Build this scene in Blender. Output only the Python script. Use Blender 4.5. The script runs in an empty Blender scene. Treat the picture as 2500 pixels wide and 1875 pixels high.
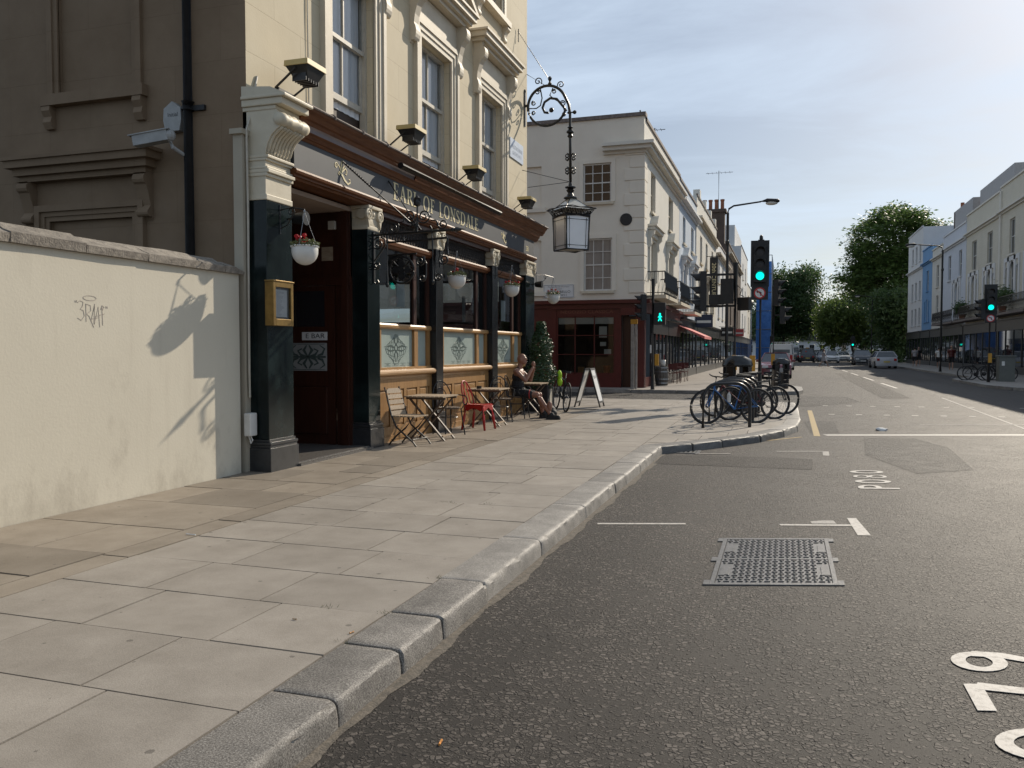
import bpy, bmesh, math, random
from math import sin, cos, pi, radians, sqrt, atan2
from mathutils import Vector, Matrix
random.seed(7)
SC = bpy.context.scene
COL = SC.collection

# ---------------------------------------------------------------- camera
CAMH = 1.55
cam = bpy.data.cameras.new('camera'); camo = bpy.data.objects.new('camera', cam); COL.objects.link(camo)
camo.location = (0, 0, CAMH)
camo.rotation_euler = (radians(90 - 2.326), 0, radians(18.25))
cam.sensor_width = 36; cam.lens = 29.05; cam.clip_start = .05; cam.clip_end = 3000
SC.camera = camo

# ---------------------------------------------------------------- sky, sun, exposure
SUN_EL, SUN_AZ = 30.8, 22.4          # azimuth from +Y towards +X
W = bpy.data.worlds.new('World'); SC.world = W; W.use_nodes = True
nt = W.node_tree; nt.nodes.clear()
def wn(t, **k):
    n = nt.nodes.new(t)
    for a, b in k.items(): setattr(n, a, b)
    return n
sky = wn('ShaderNodeTexSky', sky_type='NISHITA', sun_disc=False)
sky.sun_elevation = radians(SUN_EL); sky.sun_rotation = radians(SUN_AZ)
sky.air_density = 1.0; sky.dust_density = 1.1; sky.ozone_density = 2.0; sky.altitude = 30
tc = wn('ShaderNodeTexCoord'); sep = wn('ShaderNodeSeparateXYZ'); nt.links.new(tc.outputs['Generated'], sep.inputs[0])
mz = wn('ShaderNodeMath', operation='MAXIMUM'); mz.inputs[1].default_value = .03; nt.links.new(sep.outputs[2], mz.inputs[0])
zz = wn('ShaderNodeMath', operation='ADD'); zz.inputs[1].default_value = .12; nt.links.new(mz.outputs[0], zz.inputs[0])
dx = wn('ShaderNodeMath', operation='DIVIDE'); nt.links.new(sep.outputs[0], dx.inputs[0]); nt.links.new(zz.outputs[0], dx.inputs[1])
dy = wn('ShaderNodeMath', operation='DIVIDE'); nt.links.new(sep.outputs[1], dy.inputs[0]); nt.links.new(zz.outputs[0], dy.inputs[1])
cmb = wn('ShaderNodeCombineXYZ'); nt.links.new(dx.outputs[0], cmb.inputs[0]); nt.links.new(dy.outputs[0], cmb.inputs[1])
mp = wn('ShaderNodeMapping'); mp.inputs['Rotation'].default_value = (0, 0, radians(-38)); mp.inputs['Scale'].default_value = (.7, 1.35, 1)
nt.links.new(cmb.outputs[0], mp.inputs[0])
n1 = wn('ShaderNodeTexNoise'); n1.inputs['Scale'].default_value = 1.15; n1.inputs['Detail'].default_value = 9; n1.inputs['Roughness'].default_value = .6; n1.inputs['Distortion'].default_value = .5
nt.links.new(mp.outputs[0], n1.inputs['Vector'])
cr = wn('ShaderNodeValToRGB'); cr.color_ramp.elements[0].position = .38; cr.color_ramp.elements[1].position = .72; cr.color_ramp.elements[0].color = (.24, .24, .24, 1)
cr.color_ramp.elements[1].color = (.8, .8, .8, 1); nt.links.new(n1.outputs[0], cr.inputs[0])
mix = wn('ShaderNodeMixRGB'); mix.inputs[2].default_value = (10.9, 12.9, 15.4, 1)
nt.links.new(cr.outputs[0], mix.inputs[0]); nt.links.new(sky.outputs[0], mix.inputs[1])
bg = wn('ShaderNodeBackground'); bg.inputs[1].default_value = .073
nt.links.new(mix.outputs[0], bg.inputs[0])
wo = wn('ShaderNodeOutputWorld'); nt.links.new(bg.outputs[0], wo.inputs[0])

sd = bpy.data.lights.new('sun', 'SUN'); sd.energy = 5.0; sd.angle = radians(.53); sd.color = (1.0, .89, .73)
so = bpy.data.objects.new('sun', sd); COL.objects.link(so)
_d = Vector((-cos(radians(SUN_EL)) * sin(radians(SUN_AZ)), -cos(radians(SUN_EL)) * cos(radians(SUN_AZ)), -sin(radians(SUN_EL))))
so.rotation_euler = _d.to_track_quat('-Z', 'Y').to_euler(); so.location = (20, 40, 40)

vs = SC.view_settings; vs.view_transform = 'Standard'; vs.look = 'None'; vs.gamma = 1; vs.use_curve_mapping = False
vs.exposure = -0.12

# ---------------------------------------------------------------- mesh helpers
WL = {}                                  # world location of empties and parts whose children are given in world coordinates
def _cr(n): return (abs(n[0]) + abs(n[1])) and n
class M:
    def __init__(s): s.v = []; s.f = []
    def add(s, vs, fs):
        b = len(s.v); s.v += [tuple(v) for v in vs]; s.f += [tuple(i + b for i in f) for f in fs]; return s
    def box(s, x0, x1, y0, y1, z0, z1):
        v = [(x0,y0,z0),(x1,y0,z0),(x1,y1,z0),(x0,y1,z0),(x0,y0,z1),(x1,y0,z1),(x1,y1,z1),(x0,y1,z1)]
        return s.add(v, [(0,3,2,1),(4,5,6,7),(0,1,5,4),(1,2,6,5),(2,3,7,6),(3,0,4,7)])
    def bbox(s, x0, x1, y0, y1, z0, z1, b=.01):      # box with chamfered edges
        bm = bmesh.new(); bmesh.ops.create_cube(bm, size=1)
        for v in bm.verts: v.co = Vector(((x0+x1)/2+v.co.x*(x1-x0), (y0+y1)/2+v.co.y*(y1-y0), (z0+z1)/2+v.co.z*(z1-z0)))
        bmesh.ops.bevel(bm, geom=bm.edges[:], offset=b, segments=2, affect='EDGES', profile=.6)
        return s.bm(bm)
    def bm(s, bm):
        bm.verts.index_update(); s.add([v.co[:] for v in bm.verts], [[v.index for v in f.verts] for f in bm.faces]); bm.free(); return s
    def frame(s, d):
        d = Vector(d).normalized(); up = Vector((0,0,1)) if abs(d.z) < .95 else Vector((1,0,0))
        a = d.cross(up).normalized(); b = a.cross(d).normalized(); return d, a, b
    def bar(s, p, q, w, h, up=None):                  # rectangular bar from p to q
        p = Vector(p); q = Vector(q); d = (q-p).normalized()
        u = Vector(up) if up else (Vector((0,0,1)) if abs(d.z) < .95 else Vector((1,0,0)))
        a = d.cross(u).normalized()*w/2; b = a.cross(d).normalized()*h/2
        v = [p-a-b, p+a-b, p+a+b, p-a+b, q-a-b, q+a-b, q+a+b, q-a+b]
        return s.add(v, [(0,1,2,3),(7,6,5,4),(0,4,5,1),(1,5,6,2),(2,6,7,3),(3,7,4,0)])
    def tube(s, path, r, n=8, closed=False, sq=None):
        P = [Vector(p) for p in path]; m = len(P); R = r if isinstance(r, (list, tuple)) else [r]*m
        prev = None; rings = []
        for i in range(m):
            t = (P[(i+1) % m]-P[i-1]) if closed else (P[min(i+1,m-1)]-P[max(i-1,0)])
            if t.length < 1e-9: t = Vector((0,0,1))
            t.normalize()
            if prev is None: _, a, b = s.frame(t)
            else:
                a = prev - t*prev.dot(t)
                if a.length < 1e-6: _, a, b = s.frame(t)
                a.normalize(); b = t.cross(a).normalized()
            prev = a
            ring = []
            for k in range(n):
                an = 2*pi*k/n; ca, sa = cos(an), sin(an)
                if sq: ring.append(P[i]+a*ca*R[i]*sq[0]+b*sa*R[i]*sq[1])
                else: ring.append(P[i]+a*ca*R[i]+b*sa*R[i])
            rings.append(ring)
        v = [x for rg in rings for x in rg]; f = []
        for i in range(m if closed else m-1):
            j = (i+1) % m
            for k in range(n):
                l = (k+1) % n; f.append((i*n+k, i*n+l, j*n+l, j*n+k))
        if not closed: f.append(tuple(range(n-1,-1,-1))); f.append(tuple((m-1)*n+k for k in range(n)))
        return s.add(v, f)
    def lathe(s, prof, c=(0,0,0), n=16, axis='Z', sc=(1,1)):
        v = []; f = []
        for r, z in prof:
            for k in range(n):
                a = 2*pi*k/n; x, y = r*cos(a)*sc[0], r*sin(a)*sc[1]
                p = (x,y,z) if axis == 'Z' else ((z,x,y) if axis == 'X' else (y,z,x))
                v.append((c[0]+p[0], c[1]+p[1], c[2]+p[2]))
        m = len(prof)
        for i in range(m-1):
            for k in range(n):
                l = (k+1) % n; f.append((i*n+k, i*n+l, (i+1)*n+l, (i+1)*n+k))
        f.append(tuple(range(n-1,-1,-1))); f.append(tuple((m-1)*n+k for k in range(n)))
        return s.add(v, f)
    def ell(s, c, rx, ry, rz, n=12, m=8):
        v = []; f = []
        for i in range(m+1):
            t = pi*i/m
            for k in range(n):
                a = 2*pi*k/n; v.append((c[0]+rx*sin(t)*cos(a), c[1]+ry*sin(t)*sin(a), c[2]+rz*cos(t)))
        for i in range(m):
            for k in range(n):
                l = (k+1) % n; f.append((i*n+k, (i+1)*n+k, (i+1)*n+l, i*n+l))
        return s.add(v, f)
    def prism(s, poly, f3, d0, d1):                   # polygon (a,b) -> f3(a,b,d), extruded d0..d1
        n = len(poly); v = [f3(a,b,d0) for a,b in poly]+[f3(a,b,d1) for a,b in poly]
        f = [tuple(range(n-1,-1,-1)), tuple(range(n,2*n))]+[(i,(i+1)%n,(i+1)%n+n,i+n) for i in range(n)]
        return s.add(v, f)
    def ribbon(s, pts, wid, f3, d0, d1):              # flat stroke with thickness; pts 2D
        n = len(pts); Wd = wid if isinstance(wid, (list,tuple)) else [wid]*n
        L = []; R = []
        for i in range(n):
            a = pts[max(i-1,0)]; b = pts[min(i+1,n-1)]; t = Vector((b[0]-a[0], b[1]-a[1]))
            if t.length < 1e-9: t = Vector((1,0))
            t.normalize(); nx, ny = -t.y*Wd[i]/2, t.x*Wd[i]/2
            L.append((pts[i][0]+nx, pts[i][1]+ny)); R.append((pts[i][0]-nx, pts[i][1]-ny))
        for i in range(n-1): s.prism([L[i],R[i],R[i+1],L[i+1]], f3, d0, d1)
        return s
    def panel(s, o, U, V, u0, u1, v0, v1, holes=(), depth=.2):   # sheet with rectangular openings and reveals; normal UxV
        o = Vector(o); U = Vector(U); V = Vector(V); N = U.cross(V)
        us = sorted({u0,u1,*[h[0] for h in holes],*[h[1] for h in holes]}); vs_ = sorted({v0,v1,*[h[2] for h in holes],*[h[3] for h in holes]})
        for i in range(len(us)-1):
            for j in range(len(vs_)-1):
                cu, cv = (us[i]+us[i+1])/2, (vs_[j]+vs_[j+1])/2
                if any(h[0]<cu<h[1] and h[2]<cv<h[3] for h in holes): continue
                s.add([o+U*us[i]+V*vs_[j], o+U*us[i+1]+V*vs_[j], o+U*us[i+1]+V*vs_[j+1], o+U*us[i]+V*vs_[j+1]], [(0,1,2,3)])
        for h in holes:
            c = [(h[0],h[2]),(h[1],h[2]),(h[1],h[3]),(h[0],h[3])]
            for k in range(4):
                a, b = c[k], c[(k+1)%4]
                s.add([o+U*a[0]+V*a[1], o+U*b[0]+V*b[1], o+U*b[0]+V*b[1]-N*depth, o+U*a[0]+V*a[1]-N*depth], [(0,3,2,1)])
        return s
    def fbox(s, o, U, V, u0, u1, v0, v1, d0, d1):     # box in a facade frame, d along normal
        o = Vector(o); U = Vector(U); V = Vector(V); N = U.cross(V)
        f3 = lambda a,b,d: o+U*a+V*b+N*d
        return s.prism([(u0,v0),(u1,v0),(u1,v1),(u0,v1)], f3, d0, d1)
    def build(s, name, mat, parent=None, smooth=False, base=None, world=True, autosm=None):
        me = bpy.data.meshes.new(name); vv = s.v
        loc = (0,0,0)
        if parent is None:
            if base is None:
                xs = [v[0] for v in vv]; ys = [v[1] for v in vv]; zs = [v[2] for v in vv]
                loc = ((min(xs)+max(xs))/2, (min(ys)+max(ys))/2, min(zs))
            else: loc = base
            vv = [(v[0]-loc[0], v[1]-loc[1], v[2]-loc[2]) for v in vv]
        elif world and parent.name in WL:
            l = WL[parent.name]; vv = [(v[0]-l[0], v[1]-l[1], v[2]-l[2]) for v in vv]
        me.from_pydata(vv, [], s.f); me.update()
        if smooth:
            for p in me.polygons: p.use_smooth = True
            if autosm:
                try: me.set_sharp_from_angle(angle=radians(autosm))
                except Exception: pass
        if mat: me.materials.append(mat)
        o = bpy.data.objects.new(name, me); COL.objects.link(o); o.location = loc
        if parent: o.parent = parent
        WL[o.name] = loc if parent is None else WL.get(parent.name, (0,0,0))
        return o

    def build_split(s, name, mat, parent, **k):                # every connected piece becomes an object of its own
        par = list(range(len(s.v)))
        def find(i):
            while par[i] != i: par[i] = par[par[i]]; i = par[i]
            return i
        for f in s.f:
            for i in f[1:]: par[find(i)] = find(f[0])
        comp = {}
        for f in s.f: comp.setdefault(find(f[0]), []).append(f)
        out = []
        for fs in comp.values():
            ids = sorted({i for f in fs for i in f}); mp_ = {j: n for n, j in enumerate(ids)}
            out.append(M().add([s.v[i] for i in ids], [tuple(mp_[i] for i in f) for f in fs]).build(name, mat, parent, **k))
        return out

def tag(o, label=None, cat=None, group=None, kind=None):
    if label: o['label'] = label
    if cat: o['category'] = cat
    if group: o['group'] = group
    if kind: o['kind'] = kind
    return o
def thing(name, label, cat, loc=(0,0,0), rz=0, group=None):
    o = bpy.data.objects.new(name, None); COL.objects.link(o); o.location = loc; o.rotation_euler = (0,0,rz); o.empty_display_size = .2
    if rz == 0: WL[o.name] = tuple(loc)
    return tag(o, label, cat, group)
def dup(root, loc=None, rz=None, label=None, group=None):
    r = root.copy(); COL.objects.link(r)
    for k, val in (('label',label),('group',group)):
        if val: r[k] = val
    if loc is not None: r.location = loc
    if rz is not None: r.rotation_euler = (0,0,rz)
    for ch in list(root.children):
        c = ch.copy(); COL.objects.link(c); c.parent = r
        for g in list(ch.children):
            d = g.copy(); COL.objects.link(d); d.parent = c
    return r
def arc(c, r, a0, a1, n=12): return [(c[0]+r*cos(radians(a0+(a1-a0)*i/n)), c[1]+r*sin(radians(a0+(a1-a0)*i/n))) for i in range(n+1)]
def spiral(c, r0, r1, a0, a1, n=24):
    return [(c[0]+(r0+(r1-r0)*i/n)*cos(radians(a0+(a1-a0)*i/n)), c[1]+(r0+(r1-r0)*i/n)*sin(radians(a0+(a1-a0)*i/n))) for i in range(n+1)]
def textmesh(txt, size, f3, d=.003, align='CENTER', sx=1.0):
    cu = bpy.data.curves.new('t', 'FONT'); cu.body = txt; cu.size = size; cu.align_x = align; cu.align_y = 'CENTER'; cu.resolution_u = 3
    o = bpy.data.objects.new('t', cu); COL.objects.link(o)
    dg = bpy.context.evaluated_depsgraph_get(); me = bpy.data.meshes.new_from_object(o.evaluated_get(dg))
    m = M(); m.add([f3(v.co.x*sx, v.co.y, d) for v in me.vertices], [tuple(p.vertices) for p in me.polygons])
    bpy.data.objects.remove(o); bpy.data.curves.remove(cu); bpy.data.meshes.remove(me)
    return m
# ---------------------------------------------------------------- materials
def nodes(name):
    m = bpy.data.materials.new(name); m.use_nodes = True; t = m.node_tree
    return m, t, t.nodes['Principled BSDF']
def pm(name, c1, c2=None, rough=.6, scale=6, bump=0, bscale=None, metal=0, spec=.5, detail=6, var=0, coat=0, lo=.35, hi=.68, stretch=None, bdist=.01, obj=False):
    m, t, b = nodes(name); L = t.links.new
    b.inputs['Roughness'].default_value = rough; b.inputs['Metallic'].default_value = metal
    b.inputs['Specular IOR Level'].default_value = spec
    if coat: b.inputs['Coat Weight'].default_value = coat; b.inputs['Coat Roughness'].default_value = .08
    if c2 is None and not bump and not var:
        b.inputs['Base Color'].default_value = (*c1, 1)
        c2 = tuple(x*.88 for x in c1)
    elif c2 is None: c2 = tuple(x*.85 for x in c1)
    if obj: tcn = t.nodes.new('ShaderNodeTexCoord'); src = tcn.outputs['Object']
    else: g = t.nodes.new('ShaderNodeNewGeometry'); src = g.outputs['Position']
    if stretch:
        mpn = t.nodes.new('ShaderNodeMapping'); mpn.inputs['Scale'].default_value = stretch; L(src, mpn.inputs[0]); src = mpn.outputs[0]
    n = t.nodes.new('ShaderNodeTexNoise'); n.inputs['Scale'].default_value = scale; n.inputs['Detail'].default_value = detail; n.inputs['Roughness'].default_value = .62
    L(src, n.inputs['Vector'])
    r = t.nodes.new('ShaderNodeValToRGB'); r.color_ramp.elements[0].position = lo; r.color_ramp.elements[1].position = hi
    r.color_ramp.elements[0].color = (*c1, 1); r.color_ramp.elements[1].color = (*c2, 1); L(n.outputs[0], r.inputs[0])
    out = r.outputs[0]
    if var:
        oi = t.nodes.new('ShaderNodeObjectInfo'); mr = t.nodes.new('ShaderNodeMapRange'); mr.inputs[3].default_value = 1-var; mr.inputs[4].default_value = 1+var
        L(oi.outputs['Random'], mr.inputs[0]); mx = t.nodes.new('ShaderNodeVectorMath'); mx.operation = 'SCALE'; L(out, mx.inputs[0]); L(mr.outputs[0], mx.inputs['Scale']); out = mx.outputs[0]
    L(out, b.inputs['Base Color'])
    m['out'] = 0
    if bump:
        n2 = t.nodes.new('ShaderNodeTexNoise'); n2.inputs['Scale'].default_value = bscale or scale*4; n2.inputs['Detail'].default_value = 5
        L(src, n2.inputs['Vector']); bp = t.nodes.new('ShaderNodeBump'); bp.inputs['Strength'].default_value = bump; bp.inputs['Distance'].default_value = bdist
        L(n2.outputs[0], bp.inputs['Height']); L(bp.outputs[0], b.inputs['Normal'])
    return m
def emat(name, col, st):
    m, t, b = nodes(name); b.inputs['Base Color'].default_value = (*[c*.3 for c in col], 1)
    b.inputs['Emission Color'].default_value = (*col, 1); b.inputs['Emission Strength'].default_value = st; return m
def glass(name, tint, refl=1.0, rough=.02):              # see-through pane with fresnel reflection
    m, t, b = nodes(name); t.nodes.remove(b); L = t.links.new
    tr = t.nodes.new('ShaderNodeBsdfTransparent'); tr.inputs[0].default_value = (*tint, 1)
    gl = t.nodes.new('ShaderNodeBsdfGlossy'); gl.inputs['Roughness'].default_value = rough; gl.inputs[0].default_value = (refl,refl,refl,1)
    fr = t.nodes.new('ShaderNodeFresnel'); fr.inputs[0].default_value = 1.5
    mx = t.nodes.new('ShaderNodeMixShader'); L(fr.outputs[0], mx.inputs[0]); L(tr.outputs[0], mx.inputs[1]); L(gl.outputs[0], mx.inputs[2])
    L(mx.outputs[0], t.nodes['Material Output'].inputs[0]); return m

def asphalt(name, dark, light, chip=62., big=1.0, gloss=.5, cover=(.10,.62), lanes=True):
    m, t, b = nodes(name); L = t.links.new; N = t.nodes.new
    g = N('ShaderNodeNewGeometry'); pos = g.outputs['Position']
    def noise(sc, det=4, src=pos, rough=.55):
        n = N('ShaderNodeTexNoise'); n.inputs['Scale'].default_value = sc; n.inputs['Detail'].default_value = det; n.inputs['Roughness'].default_value = rough; L(src, n.inputs['Vector']); return n.outputs[0]
    def rng(x, a, b_, c, d): r = N('ShaderNodeMapRange'); r.inputs[1].default_value = a; r.inputs[2].default_value = b_; r.inputs[3].default_value = c; r.inputs[4].default_value = d; L(x, r.inputs[0]); return r.outputs[0]
    def mth(op, x, y): n = N('ShaderNodeMath'); n.operation = op; (L(x, n.inputs[0]) if not isinstance(x, float) else setattr(n.inputs[0], 'default_value', x)); (L(y, n.inputs[1]) if not isinstance(y, float) else setattr(n.inputs[1], 'default_value', y)); return n.outputs[0]
    nz = N('ShaderNodeTexNoise'); nz.inputs['Scale'].default_value = 80; nz.inputs['Detail'].default_value = 2; L(pos, nz.inputs['Vector'])
    ad = N('ShaderNodeVectorMath'); ad.operation = 'MULTIPLY_ADD'; ad.inputs[1].default_value = (.009,.009,.0); L(nz.outputs['Color'], ad.inputs[0]); L(pos, ad.inputs[2])
    def layer(sc, lo, hi):
        v = N('ShaderNodeTexVoronoi'); v.inputs['Scale'].default_value = sc; v.inputs['Randomness'].default_value = 1.; L(ad.outputs[0], v.inputs['Vector'])
        e = N('ShaderNodeTexVoronoi'); e.feature = 'DISTANCE_TO_EDGE'; e.inputs['Scale'].default_value = sc; L(ad.outputs[0], e.inputs['Vector'])
        sp = N('ShaderNodeSeparateColor'); L(v.outputs['Color'], sp.inputs[0])
        thr = rng(noise(1.6*big, 5), .32, .68, lo, hi); on = mth('GREATER_THAN', sp.outputs[0], thr)
        flat_ = rng(e.outputs['Distance'], .05, .16, 0., 1.)
        return mth('MULTIPLY', flat_, on), sp
    c1, s1 = layer(chip, *cover); c2, s2 = layer(chip*1.9, cover[0]+.15, min(.9,cover[1]+.15))
    h = mth('MAXIMUM', c1, mth('MULTIPLY', c2, .6)); 
    tone = mth('MULTIPLY', h, rng(s1.outputs[1], 0., 1., .25, 1.))
    cc = N('ShaderNodeMixRGB'); cc.inputs[1].default_value = (*dark,1); cc.inputs[2].default_value = (*light,1); L(tone, cc.inputs[0])
    k = rng(noise(.5, 7), .3, .7, .80, 1.2)
    if lanes:                                  # tyre-polished and oil-darkened runs along the street
        mpn = N('ShaderNodeMapping'); mpn.inputs['Scale'].default_value = (1.1,.06,1); L(pos, mpn.inputs[0]); k = mth('MULTIPLY', k, rng(noise(1., 4, mpn.outputs[0]), .35, .65, .84, 1.18))
        k = mth('MULTIPLY', k, rng(noise(3.2, 6), .62, .72, 1., .72))
    sc = N('ShaderNodeVectorMath'); sc.operation = 'SCALE'; L(cc.outputs[0], sc.inputs[0]); L(k, sc.inputs['Scale']); L(sc.outputs[0], b.inputs['Base Color'])
    hs = mth('ADD', h, mth('MULTIPLY', noise(330, 3), .35))
    bp = N('ShaderNodeBump'); bp.inputs['Strength'].default_value = .9; bp.inputs['Distance'].default_value = .0095; L(hs, bp.inputs['Height']); L(bp.outputs[0], b.inputs['Normal'])
    b.inputs['Roughness'].default_value = gloss; b.inputs['Specular IOR Level'].default_value = .28
    return m

def stucco(name, c1, c2, line=None, bw=.95, bh=.46, dirt=0., lines=.006, rough=.75, dz=(.1,1.2)):
    m, t, b = nodes(name); L = t.links.new; N = t.nodes.new
    g = N('ShaderNodeNewGeometry')
    n = N('ShaderNodeTexNoise'); n.inputs['Scale'].default_value = 1.1; n.inputs['Detail'].default_value = 8; n.inputs['Roughness'].default_value = .66; L(g.outputs['Position'], n.inputs['Vector'])
    r = N('ShaderNodeValToRGB'); r.color_ramp.elements[0].position = .3; r.color_ramp.elements[1].position = .72
    r.color_ramp.elements[0].color = (*c1,1); r.color_ramp.elements[1].color = (*c2,1); L(n.outputs[0], r.inputs[0]); out = r.outputs[0]
    hgt = None
    if line:
        s = N('ShaderNodeSeparateXYZ'); L(g.outputs['Position'], s.inputs[0]); a = N('ShaderNodeMath'); L(s.outputs[0], a.inputs[0]); L(s.outputs[1], a.inputs[1])
        c = N('ShaderNodeCombineXYZ'); L(a.outputs[0], c.inputs[0]); L(s.outputs[2], c.inputs[1])
        br = N('ShaderNodeTexBrick'); br.inputs['Color1'].default_value = (1,1,1,1); br.inputs['Color2'].default_value = (.965,.965,.965,1); br.inputs['Mortar'].default_value = (*line,1)
        br.inputs['Scale'].default_value = 1; br.inputs['Mortar Size'].default_value = lines; br.inputs['Mortar Smooth'].default_value = .3; br.inputs['Brick Width'].default_value = bw; br.inputs['Row Height'].default_value = bh
        L(c.outputs[0], br.inputs['Vector']); mu = N('ShaderNodeMixRGB'); mu.blend_type = 'MULTIPLY'; mu.inputs[0].default_value = 1; L(out, mu.inputs[1]); L(br.outputs[0], mu.inputs[2]); out = mu.outputs[0]
        hgt = br.outputs['Fac']
    if dirt:                                            # rubbed and splashed dirt, with a shape of its own
        d = N('ShaderNodeTexNoise'); d.inputs['Scale'].default_value = 2.3; d.inputs['Detail'].default_value = 10; d.inputs['Roughness'].default_value = .72
        mpn = N('ShaderNodeMapping'); mpn.inputs['Scale'].default_value = (1,1,.55); L(g.outputs['Position'], mpn.inputs[0]); L(mpn.outputs[0], d.inputs['Vector'])
        s2 = N('ShaderNodeSeparateXYZ'); L(g.outputs['Position'], s2.inputs[0])
        zr = N('ShaderNodeMapRange'); zr.inputs[1].default_value = dz[0]; zr.inputs[2].default_value = dz[1]; zr.inputs[3].default_value = .15; zr.inputs[4].default_value = -.08; L(s2.outputs[2], zr.inputs[0])
        ad = N('ShaderNodeMath'); L(d.outputs[0], ad.inputs[0]); L(zr.outputs[0], ad.inputs[1])
        dr = N('ShaderNodeMapRange'); dr.inputs[1].default_value = .56; dr.inputs[2].default_value = .78; dr.inputs[4].default_value = dirt; L(ad.outputs[0], dr.inputs[0])
        st = N('ShaderNodeTexNoise'); st.inputs['Scale'].default_value = 5.; st.inputs['Detail'].default_value = 6; mp2 = N('ShaderNodeMapping'); mp2.inputs['Scale'].default_value = (1,1,.10); L(g.outputs['Position'], mp2.inputs[0]); L(mp2.outputs[0], st.inputs['Vector'])
        sr = N('ShaderNodeMapRange'); sr.inputs[1].default_value = .56; sr.inputs[2].default_value = .75; sr.inputs[4].default_value = dirt*.45; L(st.outputs[0], sr.inputs[0])
        mx_ = N('ShaderNodeMath'); mx_.operation = 'MAXIMUM'; L(dr.outputs[0], mx_.inputs[0]); L(sr.outputs[0], mx_.inputs[1])
        mu = N('ShaderNodeMixRGB'); mu.inputs[2].default_value = (.17,.135,.10,1); L(mx_.outputs[0], mu.inputs[0]); L(out, mu.inputs[1]); out = mu.outputs[0]
    L(out, b.inputs['Base Color']); b.inputs['Roughness'].default_value = rough; b.inputs['Specular IOR Level'].default_value = .25
    n2 = N('ShaderNodeTexNoise'); n2.inputs['Scale'].default_value = 38; n2.inputs['Detail'].default_value = 6; L(g.outputs['Position'], n2.inputs['Vector'])
    n3 = N('ShaderNodeTexNoise'); n3.inputs['Scale'].default_value = 3.5; n3.inputs['Detail'].default_value = 3; L(g.outputs['Position'], n3.inputs['Vector'])
    h = N('ShaderNodeMath'); h.operation = 'MULTIPLY_ADD'; h.inputs[1].default_value = .8; L(n3.outputs[0], h.inputs[0]); L(n2.outputs[0], h.inputs[2]); ho = h.outputs[0]
    if hgt:
        h2 = N('ShaderNodeMath'); h2.operation = 'MULTIPLY_ADD'; h2.inputs[1].default_value = -2.5; L(hgt, h2.inputs[0]); L(ho, h2.inputs[2]); ho = h2.outputs[0]
    bp = N('ShaderNodeBump'); bp.inputs['Strength'].default_value = .35; bp.inputs['Distance'].default_value = .004; L(ho, bp.inputs['Height']); L(bp.outputs[0], b.inputs['Normal'])
    return m

def granite(name, base, dk, lt):
    m, t, b = nodes(name); L = t.links.new; N = t.nodes.new
    g = N('ShaderNodeNewGeometry'); oi = N('ShaderNodeObjectInfo')
    n = N('ShaderNodeTexNoise'); n.inputs['Scale'].default_value = 130; n.inputs['Detail'].default_value = 4; n.inputs['Roughness'].default_value = .8; L(g.outputs['Position'], n.inputs['Vector'])
    r = N('ShaderNodeValToRGB'); e = r.color_ramp.elements; e[0].position = .34; e[0].color = (*dk,1); e[1].position = .66; e[1].color = (*lt,1)
    x = e.new(.5); x.color = (*base,1); L(n.outputs[0], r.inputs[0])
    n2 = N('ShaderNodeTexNoise'); n2.inputs['Scale'].default_value = 5; n2.inputs['Detail'].default_value = 6; L(g.outputs['Position'], n2.inputs['Vector'])
    mr = N('ShaderNodeMapRange'); mr.inputs[1].default_value = .3; mr.inputs[2].default_value = .7; mr.inputs[3].default_value = .72; mr.inputs[4].default_value = 1.18; L(n2.outputs[0], mr.inputs[0])
    m2 = N('ShaderNodeMapRange'); m2.inputs[3].default_value = .84; m2.inputs[4].default_value = 1.14; L(oi.outputs['Random'], m2.inputs[0])
    mm = N('ShaderNodeMath'); mm.operation = 'MULTIPLY'; L(mr.outputs[0], mm.inputs[0]); L(m2.outputs[0], mm.inputs[1])
    sc = N('ShaderNodeVectorMath'); sc.operation = 'SCALE'; L(r.outputs[0], sc.inputs[0]); L(mm.outputs[0], sc.inputs['Scale']); L(sc.outputs[0], b.inputs['Base Color'])
    bp = N('ShaderNodeBump'); bp.inputs['Strength'].default_value = .5; bp.inputs['Distance'].default_value = .003; L(n.outputs[0], bp.inputs['Height']); L(bp.outputs[0], b.inputs['Normal'])
    b.inputs['Roughness'].default_value = .62; return m

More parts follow.
